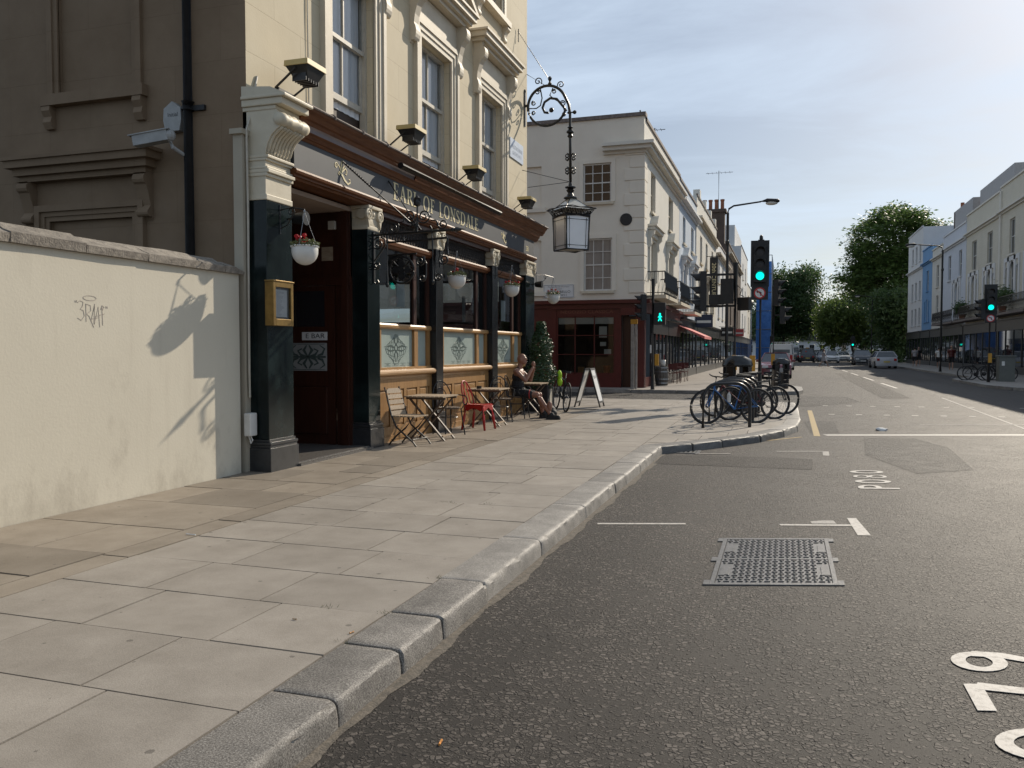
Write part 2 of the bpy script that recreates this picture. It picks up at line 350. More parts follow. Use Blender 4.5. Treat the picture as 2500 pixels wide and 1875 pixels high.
def paving(name, c1, c2, spots=True, var=.09):
    m, t, b = nodes(name); L = t.links.new; N = t.nodes.new
    g = N('ShaderNodeNewGeometry'); oi = N('ShaderNodeObjectInfo')
    n = N('ShaderNodeTexNoise'); n.inputs['Scale'].default_value = 3.1; n.inputs['Detail'].default_value = 9; n.inputs['Roughness'].default_value = .66; L(g.outputs['Position'], n.inputs['Vector'])
    r = N('ShaderNodeValToRGB'); r.color_ramp.elements[0].position = .3; r.color_ramp.elements[1].position = .72
    r.color_ramp.elements[0].color = (*c1,1); r.color_ramp.elements[1].color = (*c2,1); L(n.outputs[0], r.inputs[0])
    f = N('ShaderNodeTexNoise'); f.inputs['Scale'].default_value = 170; f.inputs['Detail'].default_value = 3; L(g.outputs['Position'], f.inputs['Vector'])
    fm = N('ShaderNodeMapRange'); fm.inputs[1].default_value = .3; fm.inputs[2].default_value = .7; fm.inputs[3].default_value = .86; fm.inputs[4].default_value = 1.12; L(f.outputs[0], fm.inputs[0])
    m2 = N('ShaderNodeMapRange'); m2.inputs[3].default_value = 1-var; m2.inputs[4].default_value = 1+var; L(oi.outputs['Random'], m2.inputs[0])
    mm = N('ShaderNodeMath'); mm.operation = 'MULTIPLY'; L(fm.outputs[0], mm.inputs[0]); L(m2.outputs[0], mm.inputs[1])
    sc = N('ShaderNodeVectorMath'); sc.operation = 'SCALE'; L(r.outputs[0], sc.inputs[0]); L(mm.outputs[0], sc.inputs['Scale']); out = sc.outputs[0]
    if spots:                                           # trodden chewing gum
        v = N('ShaderNodeTexVoronoi'); v.inputs['Scale'].default_value = 3.3; v.voronoi_dimensions = '2D'; L(g.outputs['Position'], v.inputs['Vector'])
        s = N('ShaderNodeSeparateColor'); L(v.outputs['Color'], s.inputs[0])
        lim = N('ShaderNodeMapRange'); lim.inputs[1].default_value = .22; lim.inputs[2].default_value = 1; lim.inputs[3].default_value = .0; lim.inputs[4].default_value = .085; L(s.outputs[0], lim.inputs[0])
        wob = N('ShaderNodeMath'); wob.operation = 'MULTIPLY_ADD'; wob.inputs[1].default_value = .05; L(f.outputs[0], wob.inputs[0]); L(v.outputs['Distance'], wob.inputs[2])
        lt = N('ShaderNodeMath'); lt.operation = 'LESS_THAN'; L(wob.outputs[0], lt.inputs[0]); L(lim.outputs[0], lt.inputs[1])
        mk = N('ShaderNodeMath'); mk.operation = 'MULTIPLY'; mk.inputs[1].default_value = .62; L(lt.outputs[0], mk.inputs[0])
        mu = N('ShaderNodeMixRGB'); mu.inputs[2].default_value = (.085,.075,.065,1); L(mk.outputs[0], mu.inputs[0]); L(out, mu.inputs[1]); out = mu.outputs[0]
    L(out, b.inputs['Base Color'])
    bp = N('ShaderNodeBump'); bp.inputs['Strength'].default_value = .4; bp.inputs['Distance'].default_value = .003; L(f.outputs[0], bp.inputs['Height']); L(bp.outputs[0], b.inputs['Normal'])
    b.inputs['Roughness'].default_value = .6; b.inputs['Specular IOR Level'].default_value = .35; return m

def leafmat(name, c1, c2, trans=.35):
    m, t, b = nodes(name); L = t.links.new; N = t.nodes.new
    g = N('ShaderNodeNewGeometry'); n = N('ShaderNodeTexNoise'); n.inputs['Scale'].default_value = .6; n.inputs['Detail'].default_value = 5; L(g.outputs['Position'], n.inputs['Vector'])
    r = N('ShaderNodeValToRGB'); r.color_ramp.elements[0].position = .3; r.color_ramp.elements[1].position = .7; r.color_ramp.elements[0].color = (*c1,1); r.color_ramp.elements[1].color = (*c2,1); L(n.outputs[0], r.inputs[0])
    L(r.outputs[0], b.inputs['Base Color']); b.inputs['Roughness'].default_value = .5
    tr = N('ShaderNodeBsdfTranslucent'); L(r.outputs[0], tr.inputs[0]); mx = N('ShaderNodeMixShader'); mx.inputs[0].default_value = trans
    L(b.outputs[0], mx.inputs[1]); L(tr.outputs[0], mx.inputs[2]); L(mx.outputs[0], t.nodes['Material Output'].inputs[0]); return m

m_asph = asphalt('asphalt', (.023,.0192,.0165), (.125,.107,.093), chip=40., gloss=.63, cover=(.26,.86))
m_patch = asphalt('asphalt_patch', (.034,.029,.026), (.125,.111,.099), gloss=.66, chip=120, big=2., lanes=False)
m_patch2 = asphalt('asphalt_smooth', (.036,.032,.029), (.118,.106,.096), gloss=.62, chip=160, big=2., lanes=False)
m_slab = paving('paving_concrete', (.245,.217,.184), (.34,.305,.264))
m_york = paving('york_stone', (.205,.172,.135), (.285,.245,.198), var=.17)
m_joint = pm('joint_sand', (.03,.026,.021), (.07,.058,.044), rough=.9, scale=9)
m_farpave = stucco('far_paving', (.24,.215,.19), (.31,.28,.25), line=(.5,.5,.5), bw=.8, bh=.6)
m_gran = granite('granite', (.175,.16,.143), (.032,.03,.028), (.39,.368,.335))
m_granb = granite('granite_pale', (.235,.217,.195), (.10,.093,.085), (.345,.33,.305))
m_mark = pm('white_marking', (.50,.47,.43), (.22,.20,.18), rough=.65, lo=.48, hi=.74, scale=26, bump=.4, bscale=120, bdist=.004)
m_markworn = pm('worn_marking', (.40,.375,.345), (.2,.185,.17), rough=.7, scale=40, bump=.4, bscale=120, bdist=.004)
m_yell = pm('yellow_marking', (.42,.29,.10), (.25,.18,.08), rough=.7, scale=30)
m_iron = pm('cast_iron_cover', (.15,.148,.148), (.09,.09,.092), rough=.48, scale=18, metal=.4, bump=.3)
m_wall = stucco('cream_wall_paint', (.56,.515,.42), (.60,.555,.455), dirt=.34, dz=(.1,1.5))
m_stuc = stucco('cream_stucco', (.56,.48,.335), (.64,.56,.41), line=(.80,.78,.75), bw=1.15, bh=.56, lines=.005)
m_stside = stucco('weathered_shaded_stucco', (.19,.130,.080), (.25,.178,.115), line=(.85,.83,.80), bw=1.3, bh=.62, lines=.004, dirt=.18, dz=(2,5))  # weathered brown, darkened further to put the side wall's shade into the colour
m_trim = pm('cream_trim', (.62,.55,.43), (.55,.48,.37), rough=.6, scale=4, bump=.15, bscale=30)
m_conso = pm('console_paint', (.52,.46,.345), (.58,.52,.40), rough=.55, scale=5, bump=.12, bscale=25)
m_coping = pm('coping_stone', (.30,.265,.22), (.15,.13,.11), rough=.85, scale=14, bump=.8, bscale=60, var=.12)
m_marb = pm('dark_green_marble', (.006,.010,.010), (.020,.031,.031), rough=.16, scale=2.2, detail=10, lo=.45, hi=.75, spec=.22)
m_blk = pm('black_gloss_paint', (.008,.008,.009), (.014,.014,.015), rough=.22, scale=6, spec=.5)
m_plinth = pm('black_plinth', (.022,.023,.025), (.04,.041,.043), rough=.3, scale=7)
m_wood = pm('varnished_mahogany', (.16,.062,.024), (.085,.030,.012), rough=.5, scale=3, stretch=(9,1,9), detail=8, spec=.2)
m_wooddk = pm('dark_door_wood', (.052,.016,.008), (.03,.010,.006), rough=.38, scale=3, stretch=(9,9,1), detail=8)
m_pine = pm('pine_panel', (.36,.20,.075), (.26,.135,.045), rough=.45, scale=3, stretch=(9,9,1.2), detail=9)
m_pine2 = pm('pine_rail', (.42,.245,.10), (.31,.165,.06), rough=.38, scale=3, stretch=(9,1,9), detail=9)
m_fascia = pm('slate_grey_fascia', (.042,.047,.055), (.052,.058,.067), rough=.6, scale=3)
m_gold = pm('gold_leaf', (.84,.74,.46), (.76,.64,.36), rough=.5, scale=14, metal=0)
m_lead = pm('lead_flashing', (.20,.165,.145), (.11,.085,.075), rough=.7, scale=9, bump=.4)
m_lilac = pm('awning_box_metal', (.20,.18,.19), (.25,.225,.235), rough=.35, metal=.3, scale=4)
m_sash = pm('sash_paint', (.52,.48,.40), (.42,.385,.32), rough=.5, scale=9)
m_dkglass = pm('dark_window_glass', (.012,.014,.017), (.02,.022,.026), rough=.03, scale=1, spec=.9)
m_curt = pm('lit_curtain_glass', (.16,.16,.16), (.24,.24,.235), rough=.05, scale=1.2, spec=.9, stretch=(3,3,.6))
m_glass = glass('shop_glass', (.62,.66,.66))
m_frost = pm('frosted_glass', (.30,.365,.335), (.36,.42,.39), rough=.3, scale=3)
m_etch = pm('etched_pattern', (.055,.08,.075), (.09,.12,.11), rough=.35, scale=20)
m_black = pm('black_iron', (.010,.010,.011), (.018,.018,.018), rough=.35, scale=20, spec=.5)
m_dull = pm('dull_black', (.012,.012,.013), (.02,.02,.02), rough=.55, scale=10)
m_rub = pm('rubber', (.012,.012,.012), (.022,.021,.02), rough=.7, scale=30)
m_white = pm('white_plastic', (.66,.65,.62), (.58,.57,.54), rough=.4, scale=8)
m_paper = pm('paper', (.72,.72,.71), (.66,.66,.65), rough=.8, scale=20)
m_ink = pm('ink', (.02,.02,.025), rough=.6)
m_brass = pm('brass', (.30,.19,.06), (.20,.125,.04), rough=.38, metal=.7, scale=9)
m_redm = pm('red_chair_paint', (.42,.012,.010), (.32,.010,.008), rough=.28, scale=6)
m_oak = pm('weathered_teak', (.40,.31,.215), (.27,.195,.125), rough=.6, scale=4, stretch=(2,9,9), var=.1, obj=True)
m_teakd = pm('teak_leg', (.10,.065,.04), (.065,.042,.028), rough=.6, scale=6, obj=True)
m_steel = pm('galvanised_steel', (.34,.34,.34), (.24,.24,.245), rough=.4, metal=.8, scale=8)
m_lampg = pm('lamp_glass', (.60,.57,.50), (.52,.50,.45), rough=.25, scale=3)
m_opal = pm('opal_glass', (.82,.82,.83), (.76,.76,.77), rough=.2, scale=3)
m_redbr = pm('red_shop_paint', (.085,.009,.007), (.065,.007,.006), rough=.4, scale=4)
m_cream = stucco('corner_cream', (.71,.65,.555), (.78,.72,.62))
m_cream2 = stucco('pale_cream', (.62,.59,.52), (.70,.67,.60))
m_blue0 = stucco('pale_blue', (.47,.53,.60), (.53,.59,.66))
m_white1 = stucco('white_stucco', (.62,.62,.61), (.70,.70,.69))
m_yel1 = stucco('primrose_stucco', (.58,.54,.44), (.64,.60,.50), line=(.86,.85,.82), bw=.5, bh=.16)
m_blue1 = stucco('sky_blue_stucco', (.16,.31,.52), (.18,.35,.57))
m_tarp = pm('blue_tarpaulin', (.03,.14,.45), (.045,.19,.55), rough=.45, scale=.8, bump=.8, bscale=1.2, bdist=.2)
m_brickdk = stucco('sooty_brick', (.075,.055,.045), (.11,.08,.065), line=(.7,.7,.7), bw=.3, bh=.1)
m_slate = pm('roof_slate', (.30,.29,.29), (.36,.35,.35), rough=.6, scale=6)
m_terr = pm('terracotta', (.32,.12,.06), (.24,.09,.05), rough=.8, scale=10)
m_shopdk = pm('dark_shopfront', (.018,.02,.022), (.03,.032,.034), rough=.35, scale=5)
m_pink = pm('red_awning', (.62,.16,.15), (.54,.13,.12), rough=.8, scale=6)
m_leafp = leafmat('planter_leaf', (.02,.045,.016), (.045,.085,.03), .2)
m_leafb = leafmat('basket_leaf', (.06,.09,.035), (.13,.14,.06), .3)
m_ger = leafmat('geranium_petal', (.42,.008,.014), (.52,.02,.025), .3)
m_gerp = leafmat('pink_petal', (.42,.10,.08), (.52,.17,.13), .3)
m_bark = pm('bark', (.075,.055,.04), (.04,.03,.022), rough=.9, scale=5, bump=.6)
m_leafA = leafmat('tree_leaf_a', (.07,.125,.035), (.15,.22,.065), .5)
m_leafB = leafmat('tree_leaf_b', (.045,.085,.03), (.095,.15,.05), .45)
m_leafC = leafmat('tree_leaf_c', (.075,.125,.03), (.15,.20,.05), .5)
m_green = emat('green_signal', (.0,.95,.72), 1.6)
m_off = pm('unlit_lens', (.02,.008,.006), rough=.3)
m_skin = pm('skin', (.30,.145,.095), (.25,.115,.075), rough=.5, scale=12)
m_skinl = pm('fair_skin', (.42,.26,.19), rough=.5)
m_cloth = pm('black_cloth', (.010,.010,.012), (.018,.018,.02), rough=.85, scale=40)
m_redcl = pm('red_cloth', (.42,.03,.03), rough=.8)
m_greycl = pm('grey_cloth', (.30,.28,.29), (.36,.34,.35), rough=.85, scale=20)
m_hair = pm('dark_hair', (.012,.009,.008), rough=.5)
m_hivis = pm('hivis_fabric', (.42,.72,.02), (.36,.62,.02), rough=.7, scale=10)
m_orange = pm('orange_bucket', (.62,.10,.015), rough=.4)
m_oakb = pm('barrel_stave', (.13,.115,.10), (.085,.075,.065), rough=.75, scale=6, stretch=(9,9,1))
m_grcab = pm('cabinet_green', (.11,.115,.10), (.09,.095,.085), rough=.5, scale=6)
m_signw = pm('sign_white', (.70,.70,.70), rough=.5)
m_signr = pm('sign_red', (.50,.02,.02), rough=.5)
m_amber = pm('push_button_yellow', (.52,.26,.02), (.46,.22,.015), rough=.5, scale=6)
m_bikeb = pm('blue_frame_paint', (.025,.14,.38), (.02,.11,.32), rough=.3, scale=6)
m_biker = pm('dark_red_frame', (.18,.02,.03), rough=.3)
m_chrome = pm('chrome', (.6,.6,.6), (.5,.5,.5), rough=.22, metal=.9)
m_tile = pm('entrance_tile', (.14,.13,.12), (.05,.045,.042), rough=.4, scale=30)
m_soff = pm('soffit_paint', (.40,.31,.25), (.34,.26,.21), rough=.6, scale=4)
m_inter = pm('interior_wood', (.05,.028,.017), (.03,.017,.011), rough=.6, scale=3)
m_grass = leafmat('weed', (.05,.07,.02), (.09,.10,.04), .2)
m_clear = glass('clear_glass', (.93,.94,.95))
m_net = pm('net_curtain', (.78,.80,.82), (.66,.68,.71), rough=.8, scale=2, stretch=(6,6,.3))
m_rimd = pm('dull_rim', (.10,.10,.105), (.06,.06,.065), rough=.4, metal=.5, scale=20)
m_kerbdk = granite('granite_shaded', (.11,.105,.10), (.04,.038,.036), (.22,.21,.20))  # same granite, with the shadow on the build-out kerb face painted in
m_strip = stucco('shaded_strip_paint', (.36,.32,.25), (.42,.375,.295))  # cream paint darkened so the colour carries the shade beside the pillar
m_greyw = pm('greyed_white', (.36,.36,.35), (.28,.28,.27), rough=.5, scale=8)  # white lowered to an even mid grey
# ================================================================ setting: ground, road, pavements
def structure(o): o['kind'] = 'structure'; return o
g_ = structure(M().add([(-900,-300,-.03),(900,-300,-.03),(900,1500,-.03),(-900,1500,-.03)], [(0,1,2,3)]).build('ground', m_patch2, base=(0,0,-.03)))
road = structure(M().add([(-60,-20,0),(60,-20,0),(60,330,0),(-60,330,0)], [(0,1,2,3)]).build('road', m_asph, base=(0,0,0)))
WL['road'] = (0,0,0)
flat = lambda z: (lambda a,b,d: (a,b,z+d))
def sheet(name, poly, mat, z, parent=road):
    return M().add([(x,y,z) for x,y in poly], [tuple(range(len(poly)))]).build(name, mat, parent)
sheet('asphalt_patch', [(-1.69,11.3),(.36,11.36),(.40,12.48),(-.1,12.5),(-1.0,12.42),(-1.69,12.2)], m_patch, .003)
sheet('asphalt_patch', [(.48,16.4),(1.0,16.66),(1.04,19.3),(.42,19.1)], m_patch2, .003)
sheet('asphalt_patch', [(1.6,11.4),(2.35,12.0),(2.5,14.6),(2.2,16.0),(1.35,15.8),(1.15,13.2)], m_patch2, .003)
sheet('asphalt_patch', [(-60,24.1),(.6,24.1),(2.2,26.5),(2.0,29.6),(-60,29.9)], m_patch2, .003)
sheet('asphalt_patch', [(3.0,29),(3.9,29.2),(4.4,60),(3.2,60)], m_patch, .003)
sheet('asphalt_patch', [(5.5,45),(7.4,46),(7.4,58),(5.4,57)], m_patch, .003)

rg_ = random.Random(21); gl_ = []; y = -4.
while y < 12.4: gl_.append((-1.70+.015+.035*sin(y*2.1)**2+.015*sin(y*7.3+1)**2+.008*rg_.random(), y)); y += .03
M().add([(-1.72,yy,.0028) for _,yy in gl_]+[(x,yy,.0028) for x,yy in gl_], [(i,len(gl_)+i,len(gl_)+i+1,i+1) for i in range(len(gl_)-1)]).build('gutter_grit', pm('gutter_silt',(.17,.145,.115),(.08,.07,.058),rough=.9,scale=24,bump=.6,bscale=90), road)
# paint: strips given by end points and width
def strip(name, p, q, w, mat, z=.004, skew=None):
    p = Vector((*p,0)); q = Vector((*q,0)); d = (q-p).normalized(); n = Vector((-d.y,d.x,0))*w/2
    return M().add([(p-n)[:2]+(z,), (q-n)[:2]+(z,), (q+n)[:2]+(z,), (p+n)[:2]+(z,)], [(0,1,2,3)]).build(name, mat, road)
strip('stop_line', (.72,16.1), (4.5,17.36), .22, m_mark)
strip('bay_line', (-1.57,7.20), (-.82,7.44), .055, m_mark)
strip('bay_line', (-.02,7.66), (.60,7.84), .06, m_mark)
M().add([(.565,8.16,.0045),(.645,8.18,.0045),(.705,7.45,.0045),(.60,7.42,.0045)], [(3,2,1,0)]).build('bay_line', m_mark, road)
M().add([(.25,7.80,.0042),(.46,7.86,.0042),(.44,8.0,.0042),(.36,7.98,.0042),(.24,7.9,.0042)], [(0,1,2,3,4)]).build('paint_splash', m_markworn, road)
strip('bay_line', (-1.25,12.52), (-.75,12.72), .05, m_markworn, .008)
strip('bay_line', (-.10,13.27), (.60,13.5), .07, m_markworn)
strip('bay_line', (.615,13.5), (.60,12.95), .09, m_markworn)
strip('yellow_line', (.575,15.85), (.63,22.6), .11, m_yell)
strip('yellow_line', (-1.3,13.35), (.3,15.6), .06, m_yell)
for i in range(9):
    strip('lane_dash', (4.38-.012*i,37+i*9.2), (4.36-.012*i,42.6+i*9.2), .12, m_mark)
for r_, y0 in ((0,21.3),(1,24.6)):
    for k in range(11):
        x = 1.1+k*.62; y = y0+x*.10
        M().add([(x-.07,y-.06,.004),(x+.07,y-.05,.004),(x+.07,y+.08,.004),(x-.07,y+.07,.004)], [(0,1,2,3)]).build('crossing_stud', m_mark, road)
strip('lane_line', (4.2,9.), (4.9,30.), .05, m_markworn)
strip('lane_line', (2.7,19.), (7.4,20.6), .06, m_markworn)

# painted bay numbers; reading direction is up the street, tops towards the kerb
def digit(ch):
    th = .13
    if ch == '0': return [([( .5+.40*cos(a*pi/14), .5+.44*sin(a*pi/14)) for a in range(29)], [.15+.0*a for a in range(29)])]
    if ch == '8': return [([(.5+.34*cos(a*pi/12), .74+.21*sin(a*pi/12)) for a in range(25)], [.095]*25), ([(.5+.38*cos(a*pi/12), .27+.23*sin(a*pi/12)) for a in range(25)], [.095]*25)]
    if ch == 'P': return [([(.12,-.12),(.12,1.0)], [.2,.2]), ([(.12,.95)]+[(.42+.42*cos(a*pi/12), .70+.25*sin(a*pi/12)) for a in range(6,-7,-1)]+[(.12,.45)], [.13]*15)]
    if ch == '7': return [([(.0,.93),(1.0,.93)], [.17,.17]), ([(.93,.9),(.78,.45),(.62,-.1)], [.22,.2,.18])]
    if ch == '9': return [([(.46+.36*cos(a*pi/12), .68+.26*sin(a*pi/12)) for a in range(25)], [.15]*25), ([(.82,.72),(.76,.36),(.52,0),(.3,-.08)], [.2,.19,.17,.13])]
def painted(txt, y0, step, x0, x1, w):
    for i, ch in enumerate(txt):
        def f3(a, b, d, i=i):
            X = x1-(x1-x0)*b; return (X, y0+i*step+a*w+(X-x0)*.27, .004+d)
        m = M()
        for k, (pts, wd) in enumerate(digit(ch)): m.ribbon(pts, [q*1.25 for q in wd], f3, k*.0004, .002+k*.0004)
        m.build('painted_digit', m_mark, road)
painted('P080', 9.95, .405, .82, 1.20, .28)
painted('P079', 3.02, .462, .82, 1.19, .30)

# ---- access cover in the carriageway
cv = thing('access_cover', 'rectangular two-part studded iron access cover set in the road', 'manhole cover', (-.05,6.37,.004))
sk = lambda x,y,z: (x, y+.31*(x+.05), z)
def skbox(m, x0,x1,y0,y1,z0,z1):
    m.prism([(x0,y0),(x1,y0),(x1,y1),(x0,y1)], lambda a,b,d: sk(a,b,d), z0, z1); return m
for y0, y1 in ((5.70,6.36),(6.385,7.03)):
    p = skbox(M(), -.42,.32,y0,y1,-.02,.006).build('plate', m_iron, cv)
    m = M(); ny = 13; nx = 17
    for j in range(ny):
        for i in range(nx):
            x = -.395+i*.0435; y = y0+.03+j*(y1-y0-.06)/(ny-1)
            if (i < 2 and 3 < j < 10) or (i > 14 and 3 < j < 10): continue
            if (i+j) % 2: skbox(m, x-.019,x+.019,y-.006,y+.006,.006,.0135)
            else:
                m.ell((x, y+.31*(x+.05), .008), .0095,.0095,.011, 6, 4)
    st = m.build('stud_pattern', m_iron, cv); st['kind'] = 'stuff'
    m = M()
    for a in (-.408, .262): skbox(m, a,a+.055,y0+.2,y0+.42,.006,.011)
    m.build_split('lifting_slot', m_iron, cv)
m = M()
skbox(m, -.455,-.425,5.66,7.07,-.02,.009); skbox(m, .325,.355,5.66,7.07,-.02,.009)
skbox(m, -.455,.355,5.655,5.695,-.02,.0085); skbox(m, -.455,.355,7.035,7.075,-.02,.0085); skbox(m, -.455,.355,6.3615,6.3835,-.02,.0082)
for yy in (5.655,6.30,6.955):
    skbox(m, .356,.395,yy,yy+.11,-.02,.0088); skbox(m, -.495,-.456,yy,yy+.11,-.02,.0088)
m.build('frame', m_iron, cv)
gd = thing('gully_grate', 'small iron drain grate at the kerb corner', 'drain', (-1.4,12.7,.004))
m = M(); m.box(-1.62,-1.2,12.56,12.62,.0,.012).box(-1.62,-1.2,12.92,12.98,.0,.012).box(-1.62,-1.57,12.62,12.92,0,.012).box(-1.25,-1.2,12.62,12.92,0,.012)
for k in range(5): m.box(-1.55+k*.065,-1.52+k*.065,12.62,12.92,0,.012)
m.build('grate', m_iron, gd)

# ---- pavements
def clip(poly, a, b):                     # keep the side left of a->b
    out = []
    for i in range(len(poly)):
        p, q = poly[i], poly[(i+1)%len(poly)]
        sp = (b[0]-a[0])*(p[1]-a[1])-(b[1]-a[1])*(p[0]-a[0]); sq = (b[0]-a[0])*(q[1]-a[1])-(b[1]-a[1])*(q[0]-a[0])
        if sp >= 0: out.append(p)
        if sp*sq < 0: t = sp/(sp-sq); out.append((p[0]+(q[0]-p[0])*t, p[1]+(q[1]-p[1])*t))
    return out
base_poly = [(-6.2,-8),(-1.9,-8),(-1.9,12.5),(-1.05,13.7),(-.15,15.3),(.1,16.6),(.18,18.3),(.18,24),(-45,24),(-45,19.2),(-6.2,19.2)]
pav = structure(M().prism(base_poly, lambda a,b,d: (a,b,d), -.02, .100).build('pavement', m_joint, base=(0,0,0)))
WL['pavement'] = (0,0,0)
inner_path = [(-2.035,12.42),(-1.56,13.06),(-1.17,13.68),(-.63,14.62),(-.27,15.6),(-.04,16.62),(.05,18.26),(.05,22),(.0,23.95)]
def slab(x0,x1,y0,y1,mat,lim=None,z=.12):
    g = .0055; poly = [(x0+g,y0+g),(x1-g,y0+g),(x1-g,y1-g),(x0+g,y1-g)]
    if lim:
        for a, b in zip(inner_path[:-1], inner_path[1:]):
            if len(poly) > 2: poly = clip(poly, a, b)
    if len(poly) < 3: return
    dz = random.uniform(-.0022,.0022); tx, ty = random.uniform(-.0028,.0028), random.uniform(-.0028,.0028)
    cx, cy = (x0+x1)/2, (y0+y1)/2
    n = len(poly); top = [(x,y,z+dz+(x-cx)*tx+(y-cy)*ty) for x,y in poly]
    bot = [(x,y,.085) for x,y in poly]; v = top+bot; f = [tuple(range(n))]+[(n+i,n+(i+1)%n,(i+1)%n,i) for i in range(n)]
    M().add(v,f).build('paving_slab', mat, pav)
for k in range(-9, 34):
    y0 = 2.72+.633*k; y1 = y0+.633
    cuts = [-4.29,-3.5,-2.69,-2.035] if k % 2 else [-4.29,-3.64,-2.83,-2.035]
    cuts = [cuts[0]]+[c+random.uniform(-.015,.015) for c in cuts[1:-1]]+[cuts[-1]]
    if y0 > 19.4: cuts = [-6.6,-5.8,-5.1]+cuts
    for a, b in zip(cuts[:-1], cuts[1:]): slab(a,b,y0,y1,m_slab)
    if y1 > 12.6:
        cs = [-2.035,-1.3,-.6,.12] if k % 2 else [-2.035,-1.62,-.9,.12]
        for a, b in zip(cs[:-1], cs[1:]): slab(a,b,max(y0,12.42),min(y1,23.95),m_slab,True)
y = -3.2
while y < 19.3:
    l = random.choice([1.0,1.25,1.25,1.5]); slab(-4.53,-4.295,y,min(y+l,19.4),m_york); y += l
y = -3.03
for l in [1.2,.95,1.25,.9,1.25,1.45,.0]+[random.choice([.62,.95,1.25,.8]) for _ in range(40)]:
    if l == 0: y = 3.97; l = .62
    y1 = min(y+l, 19.36)
    if y >= 19.3: break
    cx = -5.25+random.uniform(-.28,.28)
    if random.random() < .25: slab(-6.0,-4.535,y,y1,m_york)
    else: slab(-6.0,cx,y,y1,m_york); slab(cx,-4.535,y,y1,m_york)
    y = y1
# ---- granite kerb stones
kerb = structure(M().box(-2.0,-1.765,-8,12.4,-.05,.112).build('kerb', pm('joint_silt',(.15,.12,.085),(.06,.05,.04),rough=.9,scale=14), base=(0,0,0))); WL['kerb'] = (0,0,0)
KP = [(-.002,-.05),(-.002,.119),(.003,.123),(.10,.1245),(.262,.1235),(.290,.1195),(.303,.109),(.309,.092),(.313,.05),(.318,-.05)]
def kerbstone(p, q, wsc=1.0, mat=m_gran, n=None, p2=None, dz=0):
    p = Vector((*p,0)); q = Vector((*q,0)); L = (q-p).length; n = n or max(4,int(L/.05)); v = []; f = []
    rr = random.Random(int(p.y*997)); dzv = rr.uniform(-.004,.004)+dz; sh = rr.uniform(-.007,.007); j0 = [rr.uniform(-.012,.012) for _ in KP]; j1 = [rr.uniform(-.012,.012) for _ in KP]
    d = (q-p).normalized(); nrm = Vector((d.y,-d.x,0)); K = len(KP)
    ts = [.003, .012]+[i/n*L for i in range(1,n)]+[L-.012, L-.003]
    for t in ts:
        e = 1 if .008 < t < L-.008 else 0
        for i,(a,z) in enumerate(KP):
            o = 0; zz_ = z
            if 4 <= i <= 8: o = rr.uniform(-.005,.003)
            if i in (5,6,7) and rr.random() < .14: o -= rr.uniform(.005,.016); zz_ -= rr.uniform(.0,.007)
            if not e: o -= .004 if i > 1 else 0; zz_ -= .004 if 1 <= i <= 6 else 0
            w = p+d*t+nrm*((a+o)*wsc+sh)
            jt = (j0[i] if t < L/2 else j1[i])*(1 if e else .4)*(.0 if .1 < t < L-.1 else .35)
            v.append((w.x+d.x*jt, w.y+d.y*jt, zz_+dzv))
    R = len(ts)
    for r_ in range(R-1):
        for i in range(K-1): f.append((r_*K+i, r_*K+i+1, (r_+1)*K+i+1, (r_+1)*K+i))
    f.append(tuple(range(K-1,-1,-1))); f.append(tuple((R-1)*K+i for i in range(K)))
    return M().add(v,f).build('kerb_stone', mat, kerb, smooth=True, autosm=35)
ky = [-5.6,-4.3,-3.2,-2.0,-.7,.3,1.2,1.9,2.94,3.53,4.03,4.73,5.94,7.38,8.8,9.41,10.4,11.49,12.42]
for a, b in zip(ky[:-1], ky[1:]): kerbstone((-2.03,a+.004),(-2.03,b-.004), mat=m_gran if b < 5.5 else m_granb)
outer = [(-1.72,12.44),(-1.31,12.97),(-.93,13.58),(-.39,14.52),(-.02,15.49),(.24,16.54),(.33,18.24),(.33,20.1),(.33,22),(.26,23.9)]
inn = inner_path[:6]+[(.05,18.26),(.05,20.1),(.05,22),(.0,23.9)]
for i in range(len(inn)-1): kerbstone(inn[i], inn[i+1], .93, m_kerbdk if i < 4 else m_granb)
tp = M()   # tactile dropped-kerb edge towards the side road
for k in range(14): tp.bbox(-7.0+k*.5,-6.505+k*.5,23.96,24.12,-.02,.122,.012)
tp.build('kerb_edge', m_granb, kerb)
# far pavements
def far_pave(name, poly, kerb_pts, z=.12):
    o = structure(M().prism(poly, lambda a,b,d: (a,b,d), -.02, z).build(name, m_farpave, base=(0,0,0))); WL[name] = (0,0,0)
    for a, b in zip(kerb_pts[:-1], kerb_pts[1:]):
        L = sqrt((b[0]-a[0])**2+(b[1]-a[1])**2); n = max(1, min(14, int(L/1.6)))
        for i in range(n):
            p = (a[0]+(b[0]-a[0])*i/n, a[1]+(b[1]-a[1])*i/n, .052); q = (a[0]+(b[0]-a[0])*(i+.985)/n, a[1]+(b[1]-a[1])*(i+.985)/n, .052)
            M().bar(p, q, .3, .145).build('kerb_stone', m_granb, o)
    return o
far_pave('pavement_beyond', [(-45,30.1),(-.3,30.1),(.35,30.6),(.5,31.6),(.5,34.5),(-.4,36.2),(-1.7,37.2),(-1.75,170),(-5.3,170),(-5.3,31.75),(-45,31.75)],
    [(-12,30.1),(-.3,30.1),(.35,30.6),(.5,31.6),(.5,34.5),(-.4,36.2),(-1.7,37.2),(-1.7,60),(-1.72,90),(-1.75,170)])
